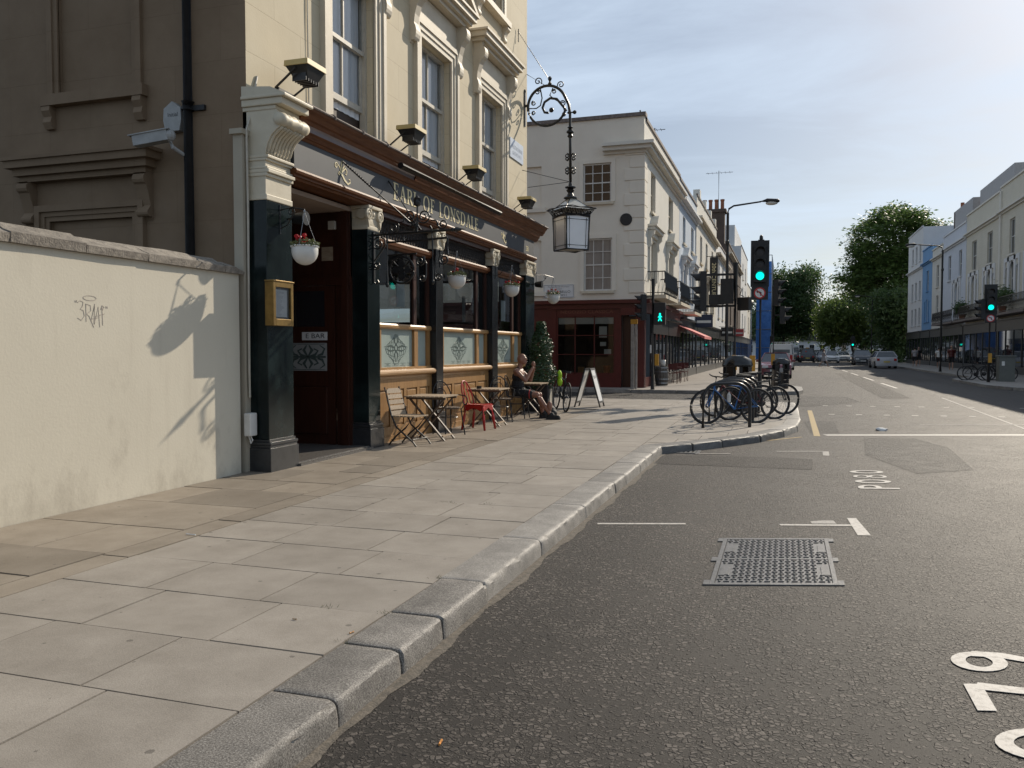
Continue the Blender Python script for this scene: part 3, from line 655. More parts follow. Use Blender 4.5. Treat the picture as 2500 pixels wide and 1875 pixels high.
far_pave('pavement_opposite', [(13.6,30),(13.6,180),(9.9,180),(9.8,50),(8.5,47.5),(8.15,46.3),(8.1,38.6),(8.5,36.5),(9.8,35),(9.8,30)],
    [(9.8,30),(9.8,35),(8.5,36.5),(8.1,38.6),(8.15,46.3),(8.5,47.5),(9.8,50),(9.83,75),(9.86,110),(9.9,180)])
far_pave('pavement_near_side', [(9.8,-8),(16,-8),(16,22),(9.8,22)], [(9.8,-8),(9.8,22)])

# ---- boundary wall with coping stones and a pen tag
bw = thing('boundary_wall', 'cream painted boundary wall with rough coping and a grey pen tag', 'wall', (-6.17,3.5,.12))
m = M().box(-6.36,-6.0,-7,8.115,.10,2.425); m.build('wall_body', m_wall, bw)
cy = [-7,-6.2,-5.4,-4.6,-3.8,-3.0,-2.2,-1.4,-.6,.2,1.0,1.75,2.55,3.4,4.25,5.11,5.88,6.64,7.4,7.82,8.16]
for i, (a, b) in enumerate(zip(cy[:-1], cy[1:])):
    h = .135 if b < 7.9 else .10
    rr = random.Random(i); t0 = rr.uniform(-.008,.008)
    prof = [(-6.40,2.427),(-5.955,2.427),(-5.945,2.50),(-6.03,2.53),(-6.13,2.427+h+.03),(-6.25,2.427+h+.025),(-6.38,2.49)]
    bm = bmesh.new(); pts = []
    for e, yy in enumerate((a+.004, (a+b)/2, b-.004)):
        zt = (0 if e < 2 or i < len(cy)-2 else -.05)
        pts.append([bm.verts.new((x+rr.uniform(-.006,.006), yy, z+t0*(z>2.45)+(rr.uniform(-.006,.006) if z > 2.43 else 0)+(zt if z > 2.45 else 0))) for x,z in prof])
    n = len(prof)
    for e in range(2):
        for k in range(n): bm.faces.new((pts[e][k], pts[e][(k+1)%n], pts[e+1][(k+1)%n], pts[e+1][k]))
    bm.faces.new(pts[0]); bm.faces.new(pts[2][::-1])
    bmesh.ops.recalc_face_normals(bm, faces=bm.faces[:])
    M().bm(bm).build('coping_stone', m_coping, bw)
m_tagink = pm('pen_ink', (.36,.31,.27), (.44,.39,.33), rough=.7, scale=30)
gm = M(); gf = lambda a,b,d: (-6.0+d, 5.79+a, 1.76+b)
for pts in [
    [(.02,.215),(.05,.235),(.085,.225),(.075,.185),(.05,.16),(.085,.15),(.095,.10),(.06,.06),(.02,.08)],
    [(.115,.21),(.115,.05)], [(.11,.21),(.165,.20),(.17,.15),(.12,.12),(.15,.10),(.20,.0)],
    [(.17,.06),(.215,.215),(.205,.03)], [(.165,.075),(.25,.09)], [(.205,.03),(.255,.19),(.27,.005)], [(.22,.10),(.33,.13)], [(.30,.20),(.305,.02)], [(.285,.165),(.30,.205),(.325,.19),(.30,.16)],
    [(.15+.075*cos(a*pi/9)+.01, .265+.022*sin(a*pi/9)) for a in range(0,19)], [(-.005,.235),(.0,.215)], [(.01,.24),(.015,.22)], [(.345,.20),(.35,.18)], [(.36,.2),(.365,.18)]]:
    gm.ribbon(pts, .006, gf, .001, .0025)
gm.build('pen_tag', m_tagink, bw)

# litter
def litter(name, label, x, y, z, mat, s, grp=None, kind='butt'):
    m = M(); rr = random.Random(int(x*100+y*31))
    if kind == 'butt':
        a = rr.uniform(0,pi); m.tube([(x-s*cos(a),y-s*sin(a),z+.006),(x+s*cos(a),y+s*sin(a),z+.006)], .005, 7)
    else:
        bm = bmesh.new(); bmesh.ops.create_icosphere(bm, subdivisions=2, radius=s)
        for v in bm.verts: k = 1+rr.uniform(-.35,.35); v.co = Vector((x+v.co.x*k*1.5, y+v.co.y*k, z+max(0,v.co.z*.5*k+s*.3)))
        m.bm(bm)
    return tag(m.build(name, mat), label, 'litter', grp)
litter('cigarette_butt', 'orange cigarette butt lying on the dark tarmac near the kerb', -1.27, 2.95, .0, pm('filter_tip',(.62,.26,.06),rough=.8), .02)
litter('cigarette_butt', 'pale cigarette butt on a paving slab away from the kerb', -2.45, 3.75, .121, m_oak, .012)
litter('cigarette_butt', 'cigarette butt by the kerb stone joint', -2.06, 3.66, .121, pm('filter_tip2',(.60,.34,.16),rough=.8), .014)
litter('paper_scrap', 'long white paper scrap on the brown strip of paving', -4.35, 5.25, .121, m_paper, .045)
litter('plastic_bag', 'crumpled white plastic bag lying on the road past the stop line', 1.80, 17.35, 0, m_paper, .075, kind='bag')

# cracks, weeds between joints
m = M(); rr = random.Random(3)
for (x,y) in [(-2.05,4.0),(-2.06,4.75),(-2.05,3.55),(-2.4,4.0),(-3.0,7.15),(-2.6,7.2),(-2.9,7.1)]:
    for k in range(16):
        a = rr.uniform(0,2*pi); l = rr.uniform(.008,.03); px, py = x+rr.uniform(-.05,.05), y+rr.uniform(-.03,.03)
        m.add([(px,py,.112),(px+.004,py,.112),(px+l*cos(a),py+l*sin(a),.124+l*.5)], [(0,1,2)])
w_ = m.build('joint_weeds', m_grass); tag(w_, 'tiny weeds and moss in the paving joints by the kerb', 'weeds', kind='stuff')
# ================================================================ the corner pub
pub = thing('corner_pub', 'cream stuccoed corner pub with black pillars and a slate-grey name fascia', 'pub', (-9,13.8,.12))
YA = (0,1,0); ZA = (0,0,1)
def strokes_glyph(ch):
    T, t = .15, .055      # thick and thin pen
    def el(cx, cy, rx, ry, a0, a1, n=18, thick=T, thin=t):
        P = []; Wd = []
        for i in range(n+1):
            a = radians(a0+(a1-a0)*i/n); P.append((cx+rx*cos(a), cy+ry*sin(a))); Wd.append(thin+(thick-thin)*abs(cos(a))**1.4)
        return (P, Wd)
    sr = lambda x, y, w=.16: ([(x-w,y),(x+w,y)], [t*.8,t*.8])
    g = {
     'E': (.62, [([(.17,0),(.17,1)],[T,T]), sr(.17,.025,.17), sr(.17,.975,.17), ([(.17,.97),(.56,.97),(.6,.8)],[t,t,.02]), ([(.17,.52),(.46,.52)],[t,t]), ([(.46,.62),(.46,.42)],[.03,.03]), ([(.17,.03),(.56,.03),(.62,.24)],[t,t,.02])]),
     'F': (.58, [([(.17,0),(.17,1)],[T,T]), sr(.17,.025,.17), sr(.17,.975,.17), ([(.17,.97),(.54,.97),(.58,.8)],[t,t,.02]), ([(.17,.52),(.44,.52)],[t,t]), ([(.44,.62),(.44,.42)],[.03,.03])]),
     'L': (.60, [([(.17,0),(.17,1)],[T,T]), sr(.17,.025,.17), sr(.17,.975,.17), ([(.17,.03),(.54,.03),(.62,.26)],[t,t,.02])]),
     'A': (.82, [([(.12,0),(.42,1.0)],[t,t]), ([(.42,1.0),(.72,0)],[T,T]), sr(.12,.02,.12), sr(.72,.02,.14), ([(.22,.36),(.60,.36)],[t,t])]),
     'R': (.74, [([(.17,0),(.17,1)],[T,T]), sr(.17,.025,.17), sr(.17,.975,.17), ([(.17,.97),(.32,.97)],[t,t]), el(.32,.735,.26,.235,90,-90), ([(.32,.50),(.17,.50)],[t,t]), ([(.34,.5),(.68,.02)],[.08,T]), sr(.70,.02,.08)]),
     'O': (.92, [el(.46,.5,.37,.47,0,360,30)]),
     'N': (.86, [([(.14,0),(.14,1)],[t,t]), ([(.12,.98),(.72,.02)],[T,T]), ([(.74,0),(.74,1)],[t,t]), sr(.14,.02,.12), sr(.74,.98,.12), sr(.1,.98,.1)]),
     'S': (.62, [([(.5,.82),(.42,.94),(.29,.97),(.14,.9),(.1,.75),(.2,.6),(.38,.47),(.5,.34),(.5,.17),(.40,.05),(.26,.02),(.14,.06),(.08,.2)],[.03,t,t,.07,.11,.14,T,.14,.11,.07,t,t,.03]), ([(.52,.72),(.5,.98)],[.03,.03]), ([(.07,.28),(.09,.02)],[.03,.03])]),
     'D': (.86, [([(.17,0),(.17,1)],[T,T]), sr(.17,.025,.16), sr(.17,.975,.16), ([(.17,.97),(.36,.97)],[t,t]), el(.36,.5,.40,.47,90,-90), ([(.36,.03),(.17,.03)],[t,t])]),
    }
    return g[ch]

# --- shell
W1 = [(10.2,11.47,4.5,6.92),(13.15,14.5,4.5,6.92),(16.11,17.43,4.5,6.92)]
W2 = [(10.2,11.47,8.8,10.9),(13.15,14.5,8.8,10.9),(16.11,17.43,8.8,10.9)]
m = M().panel((-6.0,0,0), YA, ZA, 8.3, 19.35, 4.42, 12.6, W1+W2, .24); m.build('front_wall', m_stuc, pub)
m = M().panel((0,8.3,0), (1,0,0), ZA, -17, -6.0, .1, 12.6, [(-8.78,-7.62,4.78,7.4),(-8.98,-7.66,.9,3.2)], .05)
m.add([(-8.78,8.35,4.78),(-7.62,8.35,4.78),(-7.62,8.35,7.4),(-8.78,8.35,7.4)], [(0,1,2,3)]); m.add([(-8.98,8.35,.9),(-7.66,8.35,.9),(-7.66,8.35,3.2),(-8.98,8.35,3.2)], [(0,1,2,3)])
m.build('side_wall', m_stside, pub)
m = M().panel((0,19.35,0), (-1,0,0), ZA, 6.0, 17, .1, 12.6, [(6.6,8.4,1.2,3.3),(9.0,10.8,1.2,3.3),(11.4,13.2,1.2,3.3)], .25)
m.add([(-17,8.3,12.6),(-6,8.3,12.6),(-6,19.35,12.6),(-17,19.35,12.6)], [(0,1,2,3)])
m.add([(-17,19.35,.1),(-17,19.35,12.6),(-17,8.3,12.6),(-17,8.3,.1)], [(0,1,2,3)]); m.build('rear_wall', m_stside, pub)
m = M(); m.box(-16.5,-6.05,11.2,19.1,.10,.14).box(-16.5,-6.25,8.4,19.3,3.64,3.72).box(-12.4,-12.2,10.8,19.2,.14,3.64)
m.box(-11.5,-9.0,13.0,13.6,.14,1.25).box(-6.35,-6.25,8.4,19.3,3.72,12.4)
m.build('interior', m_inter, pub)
# glazed north windows, seen through the bar
for u0,u1 in ((6.6,8.4),(9.0,10.8),(11.4,13.2)):
    m = M(); 
    for a,b,c,d in ((u0,u0+.07,1.2,3.3),(u1-.07,u1,1.2,3.3),(u0,u1,1.2,1.27),(u0,u1,3.23,3.3),(u0,u1,2.2,2.27)): m.fbox((0,19.2,0),(-1,0,0),ZA,a,b,c,d,0,.06)
    wf = m.build('window', m_wooddk, pub); M().add([(-u0,19.22,1.2),(-u1,19.22,1.2),(-u1,19.22,3.3),(-u0,19.22,3.3)], [(0,1,2,3)]).build('pane', m_glass, wf)

# --- upper sash windows
def sash(parent, o, U, u0,u1,v0,v1, dep, gap=.0, pane=m_dkglass, fw=.05, mat=m_sash, muntins=1, curtain=0):
    N = Vector(U).cross(Vector(ZA)); m = M(); mid = (v0+gap+v1)/2+.02; fb = lambda a,b,c,d,e,f: m.fbox(o,U,ZA,a,b,c,d,e,f)
    fb(u0+.002,u0+fw,v0,v1,-dep,-dep+.10); fb(u1-fw,u1-.002,v0,v1,-dep,-dep+.10); fb(u0+fw,u1-fw,v1-fw,v1-.002,-dep,-dep+.10); fb(u0+fw,u1-fw,v0+.002,v0+.04,-dep,-dep+.11)
    fb(u0+fw,u1-fw,mid-.03,mid+.03,-dep+.02,-dep+.085)
    for k in range(1,muntins+1):
        c = u0+(u1-u0)*k/(muntins+1); fb(c-.014,c+.014,mid+.03,v1-fw,-dep+.03,-dep+.07); fb(c-.014,c+.014,v0+.12+gap,mid-.03,-dep+.005,-dep+.045)
    fb(u0+fw,u1-fw,v0+.04+gap,v0+.13+gap,-dep-.005,-dep+.05)
    fb(u0+fw,u0+fw+.045,v0+.13+gap,mid-.03,-dep,-dep+.045); fb(u1-fw-.045,u1-fw,v0+.13+gap,mid-.03,-dep,-dep+.045)
    w = m.build('window', mat, parent)
    p = Vector(o)-N*(dep-.045); U_ = Vector(U); Z_ = Vector(ZA)
    M().add([p+U_*(u0+fw)+Z_*(mid+.03), p+U_*(u1-fw)+Z_*(mid+.03), p+U_*(u1-fw)+Z_*(v1-fw), p+U_*(u0+fw)+Z_*(v1-fw)], [(0,1,2,3)]).build('pane', pane, w)
    p = Vector(o)-N*(dep-.02)
    M().add([p+U_*(u0+fw)+Z_*(v0+.13+gap), p+U_*(u1-fw)+Z_*(v0+.13+gap), p+U_*(u1-fw)+Z_*(mid-.03), p+U_*(u0+fw)+Z_*(mid-.03)], [(0,1,2,3)]).build('pane', pane, w)
    if curtain:
        p = Vector(o)-N*(dep+.014); c_ = u0+(u1-u0)*curtain; a_ = u0+fw
        V = []; n_ = 24
        for i in range(n_+1):
            q = p+U_*(a_+(c_-a_)*i/n_)+N*.008*sin(i*1.9); V += [q+Z_*(v0+gap*.9), q+Z_*v1]
        M().add(V, [(2*i,2*i+2,2*i+3,2*i+1) for i in range(n_)]).build('net_curtain', m_net, w)
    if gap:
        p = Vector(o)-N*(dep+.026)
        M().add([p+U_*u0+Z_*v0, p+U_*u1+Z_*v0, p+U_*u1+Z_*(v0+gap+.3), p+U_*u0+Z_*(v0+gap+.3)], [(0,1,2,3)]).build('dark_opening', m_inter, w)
    return w
FO = (-6.0,0,0)
for i, (a,b,c,d) in enumerate(W1): sash(pub, FO, YA, a,b,c,d, .22, gap=(.62,.5,.42)[i], pane=m_clear, curtain=.95)
for i, (a,b,c,d) in enumerate(W2): sash(pub, FO, YA, a,b,c,d, .22)
# architraves, hoods, consoles
def architrave(m, a,b,c,d, w=.27, fb=None):
    for k, (o_, p_) in enumerate(((.0,.035),(.09,.06),(.19,.085))):
        x = w-o_ if k else w
        i = o_
        s0, s1 = a-w+o_*.0, a-i
    steps = [(0,.09,.04),(.09,.18,.06),(.18,w,.085)]
    for s0, s1, pr in steps:
        m.fbox(FO,YA,ZA,a-s1,a-s0,c,d+s1,-.01,pr); m.fbox(FO,YA,ZA,b+s0,b+s1,c,d+s1,-.01,pr); m.fbox(FO,YA,ZA,a-s0,b+s0,d+s0,d+s1,-.01,pr)
    return m
def scroll_bracket(m, y0, y1, ztop, h, dep, X=-6.0):          # S-shaped console, profile in (x, z)
    pr = [(0,0),(dep,0)]
    pr += [(dep*(.72+.28*cos(radians(a))), -h*.14+h*.14*sin(radians(a))) for a in range(80,-100,-20)]
    pr += [(dep*.55,-h*.36),(dep*.38,-h*.52),(dep*.32,-h*.66)]
    pr += [(dep*(.22+.24*cos(radians(a))), -h*.82+h*.15*sin(radians(a))) for a in range(60,-130,-25)]
    pr += [(dep*.06,-h*1.0),(0,-h)]
    m.prism(pr, lambda a,b,d: (X+a, d, ztop+b), y0, y1); return m
for i, (a,b,c,d) in enumerate(W1):
    m = architrave(M(), a,b,c,d); m.build('architrave', m_trim, pub)
    m = M()
    for y0 in (a-.40, b+.22): scroll_bracket(m, y0, y0+.18, d+.72, .95, .26)
    m.build_split('bracket', m_trim, pub)
    m = M(); m.fbox(FO,YA,ZA,a-.22,b+.22,d+.28,d+.70,-.01,.045)
    e = .40
    for z0,z1,pr in ((d+.72,d+.79,.20),(d+.79,d+.86,.27),(d+.86,d+.96,.34),(d+.96,d+1.0,.38)): m.fbox(FO,YA,ZA,a-e-(pr-.2),b+e+(pr-.2),z0,z1,-.01,pr)
    if i == 1:
        cx = (a+b)/2; hw = (b-a)/2+e+.16; z0 = d+1.0
        for q, (ins, pr) in enumerate(((0,.38),(.10,.30))):
            m.prism([(cx-hw+ins*2,z0+.002),(cx-hw+ins*2+.16,z0+.002),(cx,z0+.58-ins*.9),(cx+hw-ins*2-.16,z0+.002),(cx+hw-ins*2,z0+.002),(cx,z0+.72-ins*.8)], lambda u,v,dd: (-6.0+dd,u,v), -.01, pr-.001*q)
        m.prism([(cx-hw+.3,z0+.001),(cx+hw-.3,z0+.001),(cx,z0+.6)], lambda u,v,dd: (-6.0+dd,u,v), -.01, .1)
    m.build('hood', m_trim, pub)
for (a,b,c,d) in W2:
    m = M()
    for s0,s1,pr in ((0,.08,.03),(.08,.2,.06)):
        m.fbox(FO,YA,ZA,a-s1,a-s0,c,d+s1,-.01,pr); m.fbox(FO,YA,ZA,b+s0,b+s1,c,d+s1,-.01,pr); m.fbox(FO,YA,ZA,a-s0,b+s0,d+s0,d+s1,-.01,pr)
    m.fbox(FO,YA,ZA,a-.27,b+.27,c-.12,c-.002,-.01,.16)
    for y0 in (a-.24,b+.08): scroll_bracket(m, y0, y0+.16, c-.122, .34, .14)
    m.build('window_surround', m_trim, pub)
m = M().box(-6.3,-5.75,8.1,19.6,11.9,12.1).box(-6.3,-5.6,7.95,19.7,12.1,12.35); m.build('cornice', m_trim, pub)
# blind windows of the side wall
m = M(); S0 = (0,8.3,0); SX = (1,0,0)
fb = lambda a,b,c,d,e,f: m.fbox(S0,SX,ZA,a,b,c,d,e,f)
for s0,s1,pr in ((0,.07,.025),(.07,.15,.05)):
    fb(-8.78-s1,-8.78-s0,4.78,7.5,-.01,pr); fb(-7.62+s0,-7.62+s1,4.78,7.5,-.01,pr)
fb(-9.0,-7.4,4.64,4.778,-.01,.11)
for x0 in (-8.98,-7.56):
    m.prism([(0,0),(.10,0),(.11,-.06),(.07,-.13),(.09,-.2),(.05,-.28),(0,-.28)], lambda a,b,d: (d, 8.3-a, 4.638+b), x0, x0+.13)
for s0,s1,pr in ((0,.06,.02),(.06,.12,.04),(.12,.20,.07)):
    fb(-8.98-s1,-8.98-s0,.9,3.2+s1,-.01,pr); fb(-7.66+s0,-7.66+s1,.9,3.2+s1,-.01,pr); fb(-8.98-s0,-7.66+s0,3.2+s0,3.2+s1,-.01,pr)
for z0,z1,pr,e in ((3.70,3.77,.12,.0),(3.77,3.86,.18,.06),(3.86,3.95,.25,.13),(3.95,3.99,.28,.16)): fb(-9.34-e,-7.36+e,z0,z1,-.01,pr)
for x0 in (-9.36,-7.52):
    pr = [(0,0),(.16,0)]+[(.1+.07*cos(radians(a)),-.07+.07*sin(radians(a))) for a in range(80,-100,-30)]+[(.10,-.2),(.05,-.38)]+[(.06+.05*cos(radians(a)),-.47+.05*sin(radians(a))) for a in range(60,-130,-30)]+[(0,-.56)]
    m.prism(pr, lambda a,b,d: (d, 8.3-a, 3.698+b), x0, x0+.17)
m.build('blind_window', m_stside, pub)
m = M().tube([(-6.77,8.235,.1),(-6.77,8.235,12.3)], .062, 12); m.tube([(-6.77,8.235,4.40),(-6.77,8.235,4.50)], .078, 12); m.tube([(-6.77,8.235,1.4),(-6.77,8.235,1.5)], .078, 12)
m.box(-6.90,-6.56,8.26,8.30,4.40,4.46); m.build('drainpipe', m_dull, pub, smooth=True, autosm=40)
# strip pilaster and conduit left of the first pillar
m = M().box(-6.11,-5.985,8.19,8.298,.1,4.05).box(-6.13,-5.96,8.15,8.296,4.05,4.11); m.build('pilaster', m_strip, pub)
m = M().tube([(-5.96,8.24,1.0),(-5.955,8.23,1.3),(-5.96,8.24,1.8),(-5.955,8.245,3.2),(-5.96,8.24,4.1),(-5.96,8.30,4.25),(-5.99,8.5,4.8)], .014, 6); m.build('cable', m_sash, pub)

# --- pillars
PL = [(8.29,8.82),(10.75,11.12),(13.23,13.53),(16.14,16.46),(18.45,19.13)]
for i, (a,b) in enumerate(PL):
    m = M().bbox(-6.06,-5.74,a,b,.5,3.30,.008); pc = m.build('pillar', m_marb if i in (0,1,4) else m_blk, pub)
    m = M().bbox(-6.08,-5.695,a-.03,b+.03,.10,.40,.008); m.bbox(-6.08,-5.71,a-.018,b+.018,.401,.43,.008); m.bbox(-6.08,-5.70,a-.025,b+.025,.431,.47,.012); m.bbox(-6.08,-5.725,a-.01,b+.01,.471,.499,.008)
    m.build('plinth', m_plinth, pub)
    if i == 0: continue
    m = M(); c = (a+b)/2
    m.bbox(-6.06,-5.735,a-.004,b+.004,3.302,3.36,.008); m.bbox(-6.05,-5.75,a+.01,b-.01,3.36,3.47,.006); m.bbox(-6.05,-5.70,a-.03,b+.03,3.60,3.645,.008)
    m.bbox(-6.05,-5.74,a+.0,b-.0,3.471,3.60,.01)
    for yy in (a+.01, b-.01):
        m.lathe([(.03,-.012),(.085,-.012),(.09,.0),(.085,.03),(.06,.035),(.055,.02),(.02,.03),(.015,.045)], (-5.74,yy,3.525), 14, 'X')
        m.lathe([(.075,-.05),(.085,-.02),(.085,.02),(.075,.05)], (-5.82,yy,3.525), 12, 'Y')
        m.prism([(-.06,0),(.06,0),(.0,-.13)], lambda u,v,d: (d,yy+u*.7,3.46+v), -5.76, -5.715)
    m.ell((-5.74,c,3.535), .02,.035,.035, 8, 6)
    m.build('capital', m_conso, pub, smooth=True, autosm=35)
# --- fluted console on the first pillar
m = M(); a, b = 8.29, 8.82
m.bbox(-6.05,-5.73,a-.004,b+.004,3.302,3.37,.01); m.box(-6.05,-5.745,a+.004,b-.004,3.37,3.576)
for z0,z1,pr in ((3.575,3.615,-5.72),(3.615,3.66,-5.695),(3.66,3.69,-5.715),(3.755,3.785,-5.72),(3.785,3.82,-5.70)): m.bbox(-6.05,pr,a-.01,b+.01,z0,z1-.001,.008)
m.box(-6.05,-5.745,a+.004,b-.004,3.689,3.756)
pr = [(-6.05,3.82),(-5.75,3.82),(-5.74,3.88),(-5.715,3.96),(-5.67,4.04),(-5.60,4.10),(-5.55,4.13),(-5.53,4.20),(-5.56,4.28),(-5.60,4.33),(-6.05,4.33)]
m.prism(pr, lambda u,v,d: (u,d,v), a+.01, b-.01)
for z0,z1,x1,e in ((4.331,4.38,-5.60,.0),(4.38,4.46,-5.50,.02),(4.46,4.50,-5.45,.04)): m.bbox(-6.05,x1,a-e,b+e,z0,z1-.001,.012)
m.prism([(-6.05,4.501),(-5.47,4.501),(-5.66,4.585),(-6.05,4.62)], lambda u,v,d: (u,d,v), a-.015, b+.015)
m.build('console', m_conso, pub)
m = M()
for k in range(8):
    y = a+.05+k*(b-a-.10)/7
    m.tube([(-5.742,y,3.83),(-5.732,y,3.89),(-5.705,y,3.97),(-5.66,y,4.045),(-5.59,y,4.105),(-5.54,y,4.135)], .022, 7)
m.lathe([(.02,a-.03),(.07,a-.015),(.085,a+.06),(.068,a+.13),(.085,a+.16),(.065,a+.19),(.09,a+.265),(.065,a+.34),(.085,a+.37),(.068,a+.40),(.085,b-.06),(.07,b+.015),(.02,b+.03)], (-5.555,0,4.215), 16, 'Y')
m.build_split('console_flute', m_conso, pub, smooth=True)

# --- fascia, mouldings, cornice
def run(name, prof, y0, y1, mat, parent=pub): return M().prism(prof, lambda u,v,d: (u,d,v), y0, y1).build(name, mat, parent)
fas = M().box(-5.98,-5.70,8.82,18.96,3.77,4.14).build('fascia', m_fascia, pub)
run('lower_moulding', [(-6.2,3.646),(-5.735,3.646),(-5.725,3.67),(-5.69,3.675),(-5.69,3.70),(-5.66,3.71),(-5.65,3.74),(-5.665,3.768),(-5.70,3.769),(-6.2,3.769)], 8.80, 19.06, m_wood)
run('upper_moulding', [(-6.0,4.142),(-5.69,4.142),(-5.67,4.17),(-5.65,4.175),(-5.63,4.22),(-5.60,4.24),(-6.0,4.24)], 8.80, 19.12, m_wood)
run('awning_box', [(-6.0,4.241),(-5.635,4.241),(-5.62,4.30),(-5.60,4.318),(-6.0,4.318)], 8.80, 12.1, m_lilac)
run('upper_moulding', [(-6.0,4.241),(-5.62,4.241),(-5.60,4.30),(-5.585,4.318),(-6.0,4.318)], 12.101, 19.15, m_wood)
run('cornice_moulding', [(-6.0,4.3185),(-5.59,4.3185),(-5.575,4.36),(-5.55,4.375),(-5.525,4.43),(-5.49,4.46),(-5.48,4.49),(-6.0,4.49)], 8.78, 19.36, m_wood)
run('lead_flashing', [(-6.0,4.4905),(-5.47,4.4905),(-5.462,4.505),(-5.48,4.525),(-6.0,4.60)], 8.76, 19.42, m_lead)
rr = random.Random(5)
for k in range(14):
    y = 9.4+k*.74; M().tube([(-5.99,y,4.602),(-5.7,y,4.566),(-5.49,y,4.535),(-5.462,y,4.51),(-5.47,y,4.48)], .016, 6).build('lead_roll', m_lead, pub)
M().tube([(-5.5,11.35,4.32),(-5.5,15.9,4.32)], .048, 14).build('trough_light', m_black, pub, smooth=True, autosm=40)
m = M()
for y in (11.9,13.0,14.2,15.4): m.bar((-5.62,y,4.40),(-5.5,y,4.345),.03,.012)
m.build_split('trough_bracket', m_black, pub)
# sign lettering
ff = lambda a,b,d: (-5.70+d, a, b)
x = 11.50; hgt = .235; ws = {'E':.92}
word = 'EARL OF LONSDALE'
tot = sum((strokes_glyph(c)[0]+.13) if c != ' ' else .62 for c in word); scl = (15.19-11.49)/(tot*hgt)*1.0
for i, ch in enumerate(word):
    if ch == ' ': x += .62*hgt*scl; continue
    w, sts = strokes_glyph(ch); m = M(); big = 1.16 if (i in (0,5,8)) else 1.0
    for k, (pts, wd) in enumerate(sts):
        m.ribbon([(x+p[0]*hgt*scl, 3.865+p[1]*hgt*(big if big==1 else 1.12)-(.012 if big>1 else 0)) for p in pts], [q*hgt*min(scl,1.25) for q in wd], ff, .001, .006+.0003*k)
    m.build('letter', m_gold, fas); x += (w+.13)*hgt*scl
def ornament(y0, sgn, s):
    m = M(); q = lambda pts: [(y0+sgn*p[0]*s, 3.955+p[1]*s) for p in pts]
    m.ribbon(q([(.0,.0),(-.05,.08),(-.14,.13)]+spiral((-.19,.09),.07,.02,30,420,14)), .012*s/.6, ff, .001, .005)
    m.ribbon(q([(.0,-.02),(.02,.12),(.05,.24)]), [.008,.03,.004], ff, .001, .0053)
    m.ribbon(q([(.03,-.04),(.08,.08),(.17,.16)]), [.008,.026,.004], ff, .001, .0056)
    m.ribbon(q([(.02,-.05),(.08,.02),(.20,.10),(.26,.05),(.24,-.03),(.18,-.02)]), [.02,.018,.018,.016,.014,.01], ff, .001, .0059)
    m.ribbon(q([(-.04,-.04),(.06,-.07),(.16,-.16),(.3,-.22),(.40,-.17),(.38,-.10),(.33,-.12)]), [.01,.03,.03,.024,.02,.014,.01], ff, .001, .0062)
    m.ribbon(q([(-.02,-.03),(-.08,-.02),(-.1,-.07),(-.06,-.09)]), .012, ff, .001, .0065)
    m.build('ornament', m_gold, fas)
ornament(9.93, 1, .62); ornament(16.68, 1, .5)
textmesh('281', .17, lambda a,b,d: (-5.70+d, 18.42+a, 3.90+b), .004).build('street_number', m_gold, fas)

